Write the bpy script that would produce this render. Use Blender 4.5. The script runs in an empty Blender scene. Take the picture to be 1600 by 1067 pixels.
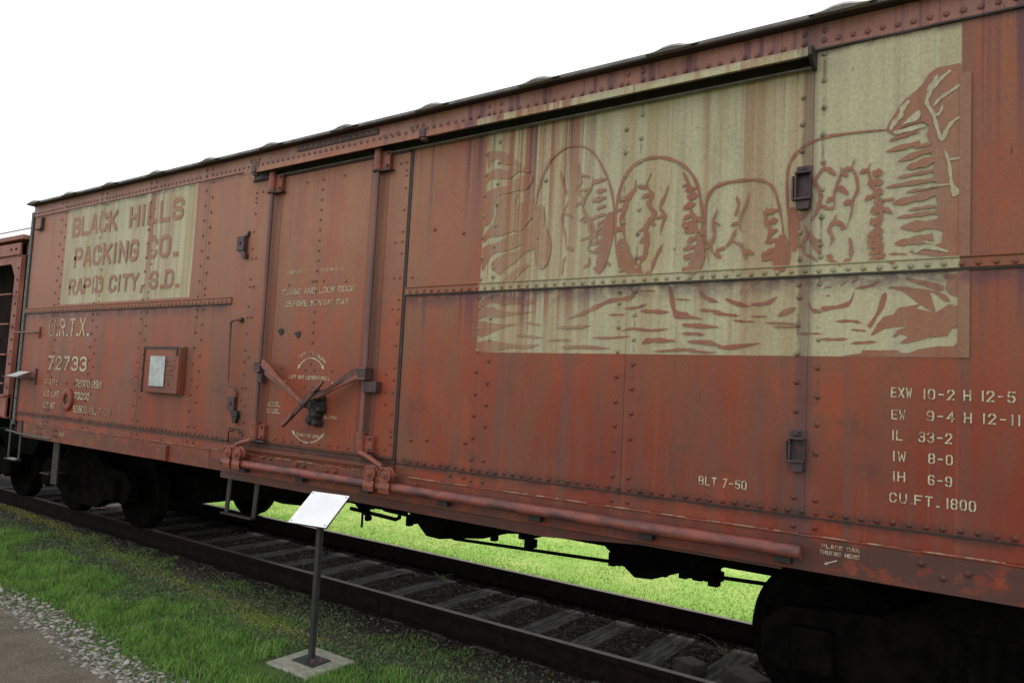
import bpy, bmesh, math, random
from mathutils import Vector, Matrix, noise
R = math.radians
S = bpy.context.scene
COL = S.collection

# ------------------------------------------------------------------ camera
CAM_Y, CAM_Z = -4.126, 1.775
cd = bpy.data.cameras.new('camera')
cam = bpy.data.objects.new('camera', cd); COL.objects.link(cam)
right = Vector((0.81519, 0.57696, 0.05076)); up = Vector((-0.00074, -0.08661, 0.99624)); fwd = Vector((-0.57919, 0.81217, 0.07017))
cam.matrix_world = Matrix(((right.x, up.x, -fwd.x, 0), (right.y, up.y, -fwd.y, CAM_Y), (right.z, up.z, -fwd.z, CAM_Z), (0, 0, 0, 1)))
cd.sensor_width = 36; cd.lens = 36 * 1167.3 / 1600
cd.clip_start = .05; cd.clip_end = 2000
S.camera = cam
S.render.resolution_x = 1024; S.render.resolution_y = 682

# ------------------------------------------------------------------ world, sun, exposure
SUN_EL, SUN_AZ = 52, 18            # behind the car, veiled by cloud
w = bpy.data.worlds.new('World'); S.world = w; w.use_nodes = True
nt = w.node_tree; nt.nodes.clear()
out = nt.nodes.new('ShaderNodeOutputWorld'); bg = nt.nodes.new('ShaderNodeBackground')
sky = nt.nodes.new('ShaderNodeTexSky'); sky.sky_type = 'NISHITA'; sky.sun_disc = False
sky.sun_elevation = R(SUN_EL); sky.sun_rotation = R(SUN_AZ); sky.dust_density = 4; sky.air_density = 1.0
mx = nt.nodes.new('ShaderNodeMix'); mx.data_type = 'RGBA'; mx.inputs[0].default_value = .90
tc = nt.nodes.new('ShaderNodeTexCoord'); nz = nt.nodes.new('ShaderNodeTexNoise')
nz.inputs['Scale'].default_value = 1.6; nz.inputs['Detail'].default_value = 4
cr = nt.nodes.new('ShaderNodeValToRGB')
cr.color_ramp.elements[0].position = .3; cr.color_ramp.elements[0].color = (9.0, 9.3, 9.7, 1)
cr.color_ramp.elements[1].position = .7; cr.color_ramp.elements[1].color = (10.6, 10.8, 11.0, 1)
nt.links.new(tc.outputs['Generated'], nz.inputs['Vector']); nt.links.new(nz.outputs['Fac'], cr.inputs['Fac'])
nt.links.new(sky.outputs[0], mx.inputs[6]); nt.links.new(cr.outputs[0], mx.inputs[7])
nt.links.new(mx.outputs[2], bg.inputs[0]); bg.inputs[1].default_value = .10
nt.links.new(bg.outputs[0], out.inputs[0])
sl = bpy.data.lights.new('sun', 'SUN'); sl.energy = 3.0; sl.angle = R(9); sl.color = (1, .96, .88)
so = bpy.data.objects.new('sun', sl); COL.objects.link(so)
sd = Vector((math.sin(R(SUN_AZ)) * math.cos(R(SUN_EL)), math.cos(R(SUN_AZ)) * math.cos(R(SUN_EL)), math.sin(R(SUN_EL))))
so.rotation_euler = sd.to_track_quat('Z', 'Y').to_euler(); so.location = (0, 30, 30)
vs = S.view_settings; vs.view_transform = 'Standard'; vs.look = 'None'; vs.exposure = 0.55; vs.gamma = 1
vs.use_curve_mapping = False

# ------------------------------------------------------------------ node helpers
class NT:
    def __init__(s, name):
        s.m = bpy.data.materials.new(name); s.m.use_nodes = True; s.t = s.m.node_tree; s.t.nodes.clear()
        s.o = s.n('OutputMaterial'); s.b = s.n('BsdfPrincipled'); s.l(s.b.outputs[0], s.o.inputs[0])
    def n(s, k): return s.t.nodes.new('ShaderNode' + k)
    def l(s, a, b): s.t.links.new(a, b)
    def val(s, v, sock):
        if isinstance(v, (int, float)): sock.default_value = v
        elif isinstance(v, tuple): sock.default_value = v if len(v) == len(sock.default_value) else v + (1,)
        else: s.l(v, sock)
    def coord(s, obj=None, kind='Object'):
        c = s.n('TexCoord'); c.object = obj; return c.outputs[kind]
    def map(s, v, sc=(1, 1, 1), loc=(0, 0, 0)):
        m = s.n('Mapping'); s.l(v, m.inputs[0]); m.inputs['Scale'].default_value = sc; m.inputs['Location'].default_value = loc; return m.outputs[0]
    def noise(s, v, scale, detail=3, rough=.5, dist=0):
        x = s.n('TexNoise'); s.l(v, x.inputs['Vector']); x.inputs['Scale'].default_value = scale; x.inputs['Detail'].default_value = detail
        x.inputs['Roughness'].default_value = rough; x.inputs['Distortion'].default_value = dist; return x.outputs['Fac']
    def math(s, op, a, b=0., c=0., clamp=False):
        x = s.n('Math'); x.operation = op; x.use_clamp = clamp; s.val(a, x.inputs[0]); s.val(b, x.inputs[1]); s.val(c, x.inputs[2]); return x.outputs[0]
    def ramp(s, v, a, b, lo=0., hi=1.):
        x = s.n('MapRange'); x.interpolation_type = 'SMOOTHSTEP'; s.val(v, x.inputs[0]); x.inputs[1].default_value = a; x.inputs[2].default_value = b
        x.inputs[3].default_value = lo; x.inputs[4].default_value = hi; return x.outputs[0]
    def mix(s, f, a, b, mode='MIX'):
        x = s.n('Mix'); x.data_type = 'RGBA'; x.blend_type = mode; s.val(f, x.inputs[0]); s.val(a, x.inputs[6]); s.val(b, x.inputs[7]); return x.outputs[2]
    def xyz(s, v):
        x = s.n('SeparateXYZ'); s.l(v, x.inputs[0]); return x.outputs
    def bump(s, h, st, dist=.01):
        x = s.n('Bump'); s.l(h, x.inputs['Height']); x.inputs['Strength'].default_value = st; x.inputs['Distance'].default_value = dist; s.l(x.outputs[0], s.b.inputs['Normal'])
    def fin(s, col, rough=.6, metal=0., spec=.5):
        s.val(col, s.b.inputs['Base Color']); s.val(rough, s.b.inputs['Roughness']); s.val(metal, s.b.inputs['Metallic']); s.b.inputs['Specular IOR Level'].default_value = spec; return s.m

# ------------------------------------------------------------------ mesh helpers
class MB:
    def __init__(s): s.v = []; s.f = []
    def add(s, vs, fs):
        k = len(s.v); s.v += [tuple(v) for v in vs]; s.f += [tuple(i + k for i in f) for f in fs]; return s
    def box(s, a, b):
        x0, y0, z0 = a; x1, y1, z1 = b
        return s.add([(x0, y0, z0), (x1, y0, z0), (x1, y1, z0), (x0, y1, z0), (x0, y0, z1), (x1, y0, z1), (x1, y1, z1), (x0, y1, z1)],
                     [(3, 2, 1, 0), (4, 5, 6, 7), (0, 1, 5, 4), (1, 2, 6, 5), (2, 3, 7, 6), (3, 0, 4, 7)])
    def prism(s, pts, axis, a, b):      # pts: 2-D outline, swept along axis from a to b
        n = len(pts)
        def P(p, t): return {'x': (t, p[0], p[1]), 'y': (p[0], t, p[1]), 'z': (p[0], p[1], t)}[axis]
        return s.add([P(p, a) for p in pts] + [P(p, b) for p in pts],
                     [tuple(range(n))[::-1], tuple(range(n, 2 * n))] + [(i, (i + 1) % n, n + (i + 1) % n, n + i) for i in range(n)])
    def tube(s, pts, r, n=10, flat=1.0):   # round bar through points; r one number or one per point
        pts = [Vector(p) for p in pts]; rs = r if isinstance(r, (list, tuple)) else [r] * len(pts)
        k = len(pts); rings = []; ref = None
        for i, p in enumerate(pts):
            d = (pts[min(i + 1, k - 1)] - pts[max(i - 1, 0)]).normalized()
            if ref is None:
                ref = Vector((0, 1, 0)) if abs(d.y) < .9 else Vector((0, 0, 1))
            u = (ref - d * ref.dot(d)).normalized(); ref = u; v = d.cross(u)
            rings.append([p + u * math.cos(2 * math.pi * j / n) * rs[i] * flat + v * math.sin(2 * math.pi * j / n) * rs[i] for j in range(n)])
        vs = [q for g in rings for q in g]; fs = []
        for i in range(k - 1):
            for j in range(n):
                fs.append((i * n + j, i * n + (j + 1) % n, (i + 1) * n + (j + 1) % n, (i + 1) * n + j))
        fs += [tuple(range(n))[::-1], tuple(range((k - 1) * n, k * n))]
        return s.add(vs, fs)
    def disc(s, c, r, t, axis='y', n=24, prof=None):   # lathe: prof = [(radius, offset)] round the axis
        prof = prof or [(r, 0), (r, t)]
        cx, cy, cz = c; vs = []; fs = []
        for rr, o in prof:
            for j in range(n):
                a = 2 * math.pi * j / n; p, q = rr * math.cos(a), rr * math.sin(a)
                vs.append((cx + p, cy + o, cz + q) if axis == 'y' else (cx + p, cy + q, cz + o) if axis == 'z' else (cx + o, cy + p, cz + q))
        m = len(prof)
        for i in range(m - 1):
            for j in range(n): fs.append((i * n + j, i * n + (j + 1) % n, (i + 1) * n + (j + 1) % n, (i + 1) * n + j))
        fs += [tuple(range(n)), tuple(range((m - 1) * n, m * n))[::-1]]
        return s.add(vs, fs)
    def mesh(s, name, mat, smooth=None):
        me = bpy.data.meshes.new(name); me.from_pydata(s.v, [], s.f)
        bm = bmesh.new(); bm.from_mesh(me); bmesh.ops.recalc_face_normals(bm, faces=bm.faces); bm.to_mesh(me); bm.free()
        me.materials.append(mat)
        if smooth:
            me.polygons.foreach_set('use_smooth', [True] * len(me.polygons)); me.set_sharp_from_angle(angle=R(smooth))
        return me
    def build(s, name, mat, parent=None, smooth=None, bevel=0., kind=None, label=None):
        me = s.mesh(name, mat, smooth)
        o = link(name, me, parent, kind, label)
        if bevel:
            b = o.modifiers.new('bevel', 'BEVEL'); b.width = bevel; b.segments = 2; b.limit_method = 'ANGLE'; b.angle_limit = R(40)
        return o
def link(name, me, parent=None, kind=None, label=None):
    o = bpy.data.objects.new(name, me); COL.objects.link(o)
    if parent:
        o.parent = parent
        L = Vector(parent.location); pp = parent.parent
        while pp: L += Vector(pp.location); pp = pp.parent
        o.location = -L                       # geometry is written in world coordinates
    if kind: o['kind'] = kind
    if label: o['label'] = label
    return o
def thing(name, label, cat, loc, group=None):
    o = bpy.data.objects.new(name, None); COL.objects.link(o); o.location = loc; o.empty_display_size = .2
    o['label'] = label; o['category'] = cat
    if group: o['group'] = group
    return o
def tag(o, label, cat, group=None):
    o['label'] = label; o['category'] = cat
    if group: o['group'] = group
    return o
def off(x, z, y):       # a point measured on the car's side sheet, moved out to distance y along the line of sight it was surveyed from
    k = 1 + y / 4.126
    return (x * k, y, CAM_Z + (z - CAM_Z) * k)
rnd = random.Random(7)

# ------------------------------------------------------------------ materials
root = thing('refrigerator_car', 'long red riveted steel railway car with cream painted panels, filling the picture', 'railway car', (-4.8, 1.42, 0))
SIGN_A = (-9.64, -6.89, 2.57, 3.722); SIGN_B = (-3.245, -.325, 2.056, 3.712)

def car_paint(name, mode, wear=0.5, darker=0., letter=(.60, .56, .38)):
    n = NT(name); g = n.n('NewGeometry'); p = n.map(g.outputs['Position']); X, Y, Z = n.xyz(p)
    big = n.noise(p, .9, 4, .55); mid = n.noise(n.map(p, (1, 1, .45)), 3.2, 5, .6); fine = n.noise(p, 60, 2, .6); spk = n.noise(p, 24, 3, .6)
    strk = n.noise(n.map(p, (9, 2, .22)), 1.0, 5, .62); strk2 = n.noise(n.map(p, (26, 2, .5), (3, 0, 1)), 1.0, 3, .6)
    # red paint: deep where sound, chalky brown-pink where weathered
    red = n.mix(n.ramp(big, .35, .65), (.31, .048, .016), (.29, .076, .032))
    red = n.mix(n.ramp(mid, .45, .68, 0, .8), red, (.20, .085, .046))
    red = n.mix(n.math('MULTIPLY', n.ramp(Z, 2.3, 1.2), n.ramp(X, -4.2, -2.0, .2, .72)), red, (.19, .026, .014))  # low right painted deeper, in place of weak light off the dark ground
    wash = n.ramp(n.noise(n.map(p, (2.6, 1, .55), (5, 0, 1)), 1.4, 6, .68), .46, .60)
    red = n.mix(n.math('MULTIPLY', wash, n.ramp(X, -3.8, -1.5, .55, .30)), red, (.185, .088, .055))
    bright = n.ramp(n.noise(n.map(p, (1.5, 1, .9), (0, 0, 4)), 1.7, 5, .65), .54, .64)
    red = n.mix(n.math('MULTIPLY', bright, .55), red, (.36, .062, .020))
    red = n.mix(n.math('MULTIPLY', n.ramp(strk, .48, .66), .6), red, (.15, .07, .055))
    red = n.mix(n.math('MULTIPLY', n.ramp(strk2, .56, .75), .4), red, (.33, .085, .04))
    # paler upward and leftward: chalking paint, with sky glare painted in
    chalk_glare = n.math('MULTIPLY', n.ramp(Z, 1.4, 3.6), n.ramp(X, -1.0, -5.0, .30, .95))
    chalk_glare = n.math('MULTIPLY', chalk_glare, n.ramp(mid, .25, .7, .35, .9))
    red0 = red; red = n.mix(chalk_glare, red, (.45, .215, .13))
    red = n.mix(n.ramp(Z, 3.70, 3.74, 0, .45), red, (.36, .20, .185))  # sky light on the top plate, painted as a mauve tint
    # run-off from upper track and belt rail; top gradient doubles as the track's shadow
    runs = n.ramp(n.noise(n.map(p, (14, 2, .12), (7, 0, 3)), 1., 4, .6), .50, .66)
    b1 = n.ramp(Z, 2.75, 3.65); b2 = n.math('MULTIPLY', n.ramp(Z, 2.05, 2.48), n.math('LESS_THAN', Z, 2.49))
    band = n.math('MAXIMUM', b1, n.math('MULTIPLY', b2, n.math('MAXIMUM', n.math('LESS_THAN', X, -6.17), n.math('GREATER_THAN', X, -3.96))))
    runs_and_shadow = n.math('MULTIPLY', n.math('MULTIPLY', runs, band), n.ramp(X, -3.96, -3.9, .35, 1.))
    red = n.mix(n.math('MULTIPLY', runs_and_shadow, .8), red, (.115, .042, .062))
    dark = n.ramp(n.noise(n.map(p, (3.5, 2, .9)), 1.4, 5, .65), .55, .75)
    red = n.mix(n.math('MULTIPLY', n.math('MULTIPLY', dark, n.ramp(Z, 2.0, 1.15)), .6), red, (.085, .045, .034))
    joint = n.math('MULTIPLY', n.ramp(n.math('ADD', X, n.math('MULTIPLY', mid, .03)), -1.07, -1.03), n.ramp(n.math('ADD', X, n.math('MULTIPLY', mid, .03)), -.96, -1.0))
    red = n.mix(n.math('MULTIPLY', joint, .6), red, (.10, .05, .055))
    # cream paint
    cream = n.mix(n.ramp(mid, .35, .7), (.52, .46, .29), (.44, .40, .26))
    cream = n.mix(n.ramp(spk, .5, .8, 0, .26), cream, (.29, .26, .165))
    gw = n.noise(n.map(p, (7, 2, .18), (11, 0, 0)), 1., 4, .6)
    cream = n.mix(n.math('MULTIPLY', n.ramp(gw, .45, .62), n.ramp(X, -.9, -1.15, .30, .75)), cream, (.42, .31, .165))
    cream = n.mix(n.math('MULTIPLY', n.ramp(strk2, .53, .70), .40), cream, (.27, .255, .18))
    # the red-brown runs are thick between the heads of the left two domes and near the middle
    zone = n.ramp(n.noise(n.map(p, (.9, 0, 0), (2.2, 0, 0)), 1., 2, .5), .42, .58)
    zoneL = n.math('MULTIPLY', n.ramp(X, -3.3, -3.0), n.ramp(X, -2.15, -2.6))
    zz = n.math('MAXIMUM', n.math('MULTIPLY', zone, 1.), zoneL)
    cstr = n.math('MULTIPLY', n.ramp(n.noise(n.map(p, (15, 2, .07), (1, 0, 5)), 1., 4, .62), .46, .58), n.math('MULTIPLY', zz, n.math('MAXIMUM', n.ramp(Z, 2.3, 3.5, .35, 1.), b2)))
    cream = n.mix(n.math('MULTIPLY', cstr, n.ramp(X, -.95, -1.05, .12, .95)), cream, (.30, .11, .055))
    cstr2 = n.math('MULTIPLY', n.ramp(n.noise(n.map(p, (9, 2, .05), (4, 0, 9)), 1., 3, .6), .52, .60), n.math('MULTIPLY', zoneL, band))
    cream = n.mix(cstr2, cream, (.15, .05, .065))
    cstr3 = n.math('MULTIPLY', n.ramp(n.noise(n.map(p, (10, 2, .05), (9, 0, 2)), 1., 3, .6), .54, .66), n.ramp(X, -.85, -1.2))
    cream = n.mix(n.math('MULTIPLY', cstr3, n.math('MULTIPLY', n.ramp(big, .4, .6), .55)), cream, (.34, .20, .08))
    cream = n.mix(n.math('MULTIPLY', joint, .62), cream, (.20, .16, .11))
    def inbox(b):
        a = n.math('MULTIPLY', n.ramp(X, b[0] - .004, b[0] + .004), n.ramp(X, b[1] + .004, b[1] - .004))
        c = n.math('MULTIPLY', n.ramp(Z, b[2] - .004, b[2] + .004), n.ramp(Z, b[3] + .003, b[3] - .003)); return n.math('MULTIPLY', a, c)
    if mode == 'auto':
        msk = n.math('MAXIMUM', inbox(SIGN_A), inbox(SIGN_B))
        col = n.mix(msk, red, cream)
    elif mode == 'cream': col = cream
    elif mode == 'letter':
        wmask = n.math('ADD', n.noise(n.map(p, (1, 1, .7)), 30, 4, .7), n.math('MULTIPLY', big, wear))
        col = n.mix(n.ramp(wmask, .56 + wear * .30, .66 + wear * .45, .95, .18), red, letter)
    else: col = red
    # the letters on the cream signs fade a little towards the cream
    if mode == 'stencil_red': col = n.mix(n.ramp(spk, .45, .75, .08, .4), n.mix(.25, red, (.30, .10, .06)), cream)
    if mode == 'mural_red':
        col = n.mix(n.ramp(mid, .3, .75, .05, .3), n.mix(.5, red, (.30, .095, .055)), cream)
        col = n.mix(n.math('MULTIPLY', zoneL, .42), col, cream)
    # dirt held at the rivet lines, joints and seams
    dl = None
    for c in (-9.74, -8.755, -7.71, -6.68, -3.185, -2.085, -1.015, .055):
        q = n.math('ABSOLUTE', n.math('SUBTRACT', n.math('ABSOLUTE', n.math('SUBTRACT', X, c)), .053)); dl = q if dl is None else n.math('MINIMUM', dl, q)
    rl = n.math('MULTIPLY', n.ramp(dl, .012, .003), n.ramp(n.noise(n.map(p, (4, 1, 3.2)), 2., 4, .7), .48, .60))
    col = n.mix(n.math('MULTIPLY', rl, .55), col, (.11, .065, .055))
    gm_ = n.noise(n.map(p, (1, 1, 1.4)), 7, 5, .68)
    offdoor = n.math('MAXIMUM', n.math('LESS_THAN', X, -6.17), n.math('GREATER_THAN', X, -3.96))
    def seam(z0, zw, up_, amt, c, k=1.):
        nonlocal col
        f = n.math('MULTIPLY', n.ramp(Z, z0 - zw, z0), n.ramp(Z, z0 + up_, z0)) 
        col = n.mix(n.math('MULTIPLY', n.math('MULTIPLY', f, n.ramp(gm_, .34, .58)), n.math('MULTIPLY', k, amt)), col, c)
    seam(1.213, .05, .075, .8, (.045, .022, .018)); seam(2.478, .13, .006, .8, (.10, .045, .062), offdoor); seam(3.715, .05, .004, .75, (.07, .035, .04))
    sillm = n.math('MULTIPLY', n.ramp(Z, 1.128, 1.112), n.ramp(gm_, .40, .52))
    if mode != 'letter': col = n.mix(n.math('MULTIPLY', sillm, n.ramp(X, -1.4, -.7, .42, .85)), col, (.075, .036, .032))
    blot = n.math('MULTIPLY', n.ramp(n.noise(n.map(p, (1, 1, 1.1), (4, 0, 7)), 2.3, 6, .7), .54, .66), n.ramp(Z, 2.3, 1.5))
    if mode != 'letter': col = n.mix(n.math('MULTIPLY', blot, .55), col, (.105, .045, .038))
    # speckle, chips and grime
    col = n.mix(n.ramp(fine, .3, .75, 0, .22), col, (.05, .035, .03))
    chips = n.ramp(n.noise(n.map(p, (1.6, 1, .6)), 17, 3, .65), .70, .74)
    col = n.mix(n.math('MULTIPLY', chips, .8), col, (.06, .03, .028))
    tears = n.ramp(n.noise(n.map(p, (22, 1, 4.5), (3, 1, 8)), 1.3, 2, .5), .735, .76)
    col = n.mix(n.math('MULTIPLY', tears, n.math('MULTIPLY', n.ramp(X, -1.6, -.6), n.ramp(Z, 2.2, 3.2))), col, (.05, .04, .05))
    if darker: col = n.mix(darker, col, (.05, .03, .028))
    rough = n.ramp(mid, .3, .7, .42, .62)
    n.bump(n.math('ADD', n.math('ADD', n.math('MULTIPLY', fine, .12), n.math('MULTIPLY', mid, .9)), n.math('MULTIPLY', big, 3.)), .5, .007)
    return n.fin(col, rough, 0, .30)
M = {}
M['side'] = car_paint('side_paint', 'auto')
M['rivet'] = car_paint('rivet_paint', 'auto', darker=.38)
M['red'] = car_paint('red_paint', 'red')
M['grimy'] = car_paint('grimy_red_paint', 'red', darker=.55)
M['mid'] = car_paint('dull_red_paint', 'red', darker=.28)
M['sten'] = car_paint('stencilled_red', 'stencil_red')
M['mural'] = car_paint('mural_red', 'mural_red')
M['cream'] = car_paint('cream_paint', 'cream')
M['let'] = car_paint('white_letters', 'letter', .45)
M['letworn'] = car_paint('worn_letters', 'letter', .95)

def plain(name, c1, c2, scale=12, rough=.6, metal=0., bump=.3, spec=.5, stretch=(1, 1, 1), detail=5, lo=.35, hi=.65):
    n = NT(name); g = n.n('NewGeometry'); p = n.map(g.outputs['Position'], stretch)
    f = n.noise(p, scale, detail, .62); col = n.mix(n.ramp(f, lo, hi), c1, c2)
    n.bump(f, bump, .006); return n.fin(col, rough, metal, spec)
M['orange'] = plain('orange_red_casting', (.30, .068, .032), (.15, .05, .036), 22, .5)
M['trackbar'] = plain('dull_purple_red_bar', (.085, .036, .034), (.24, .062, .042), 7, .55, bump=.8, stretch=(.5, 1, 1), lo=.40, hi=.60, detail=8)
M['rod'] = plain('brown_red_rod', (.13, .058, .052), (.20, .075, .055), 5, .45, stretch=(1, 1, .4))
M['iron'] = plain('greasy_black_iron', (.012, .010, .010), (.032, .022, .02), 20, .55)
M['dkiron'] = plain('shaded_underframe_iron', (.003, .0028, .0028), (.007, .006, .0055), 8, .95, spec=.02)  # near-black colour stands in for the deep shade under the cars
M['purple'] = plain('purple_brown_casting', (.042, .024, .032), (.085, .038, .036), 30, .55)
M['corner'] = plain('green_grey_corner_steel', (.055, .085, .080), (.10, .10, .09), 8, .6)
M['roof'] = plain('grey_green_roof_edge', (.19, .19, .175), (.12, .095, .09), 9, .6)
M['latch'] = plain('rust_brown_latch_bar', (.055, .024, .02), (.15, .045, .03), 26, .6)
M['eave_shade'] = plain('shaded_soffit', (.035, .012, .011), (.02, .009, .009), 6, .8)
M['rooflt'] = plain('mauve_grey_roof', (.40, .36, .40), (.32, .25, .27), 6, .6)
M['galv'] = plain('galvanised_sheet', (.50, .52, .52), (.36, .38, .38), 18, .42, .3)
M['steel'] = plain('worn_pale_steel', (.62, .62, .60), (.45, .44, .42), 14, .4, .1)
M['rusty'] = plain('rusty_rail_steel', (.005, .0036, .0034), (.013, .0078, .0065), 14, .85, spec=.08)
M['railhead'] = plain('rail_head_rust', (.07, .042, .034), (.12, .07, .052), 20, .5)
M['hop'] = plain('faded_hopper_red', (.30, .095, .06), (.22, .07, .05), 5, .6)
M['hopdark'] = plain('dark_hopper_brown', (.012, .008, .008), (.028, .015, .013), 4, .9, spec=.1)
M['edge'] = plain('worn_paint_edge', (.42, .30, .20), (.30, .085, .05), 7, .5, stretch=(2, 1, 1), lo=.45, hi=.55)
M['sign'] = plain('white_sign_face', (.90, .90, .92), (.86, .84, .86), 9, .22, bump=.03, spec=.6)
M['concrete'] = plain('mossy_concrete', (.30, .29, .23), (.20, .20, .15), 16, .9)
M['blackpost'] = plain('black_painted_post', (.020, .021, .022), (.035, .034, .034), 20, .4)
M['tie'] = plain('weathered_grey_tie', (.135, .128, .12), (.05, .046, .043), 11, .95, bump=1., stretch=(2.4, .28, 1), lo=.38, hi=.60, spec=.15)
M['bark'] = plain('wood_block', (.085, .07, .06), (.05, .042, .036), 14, .9, bump=.6)
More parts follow.
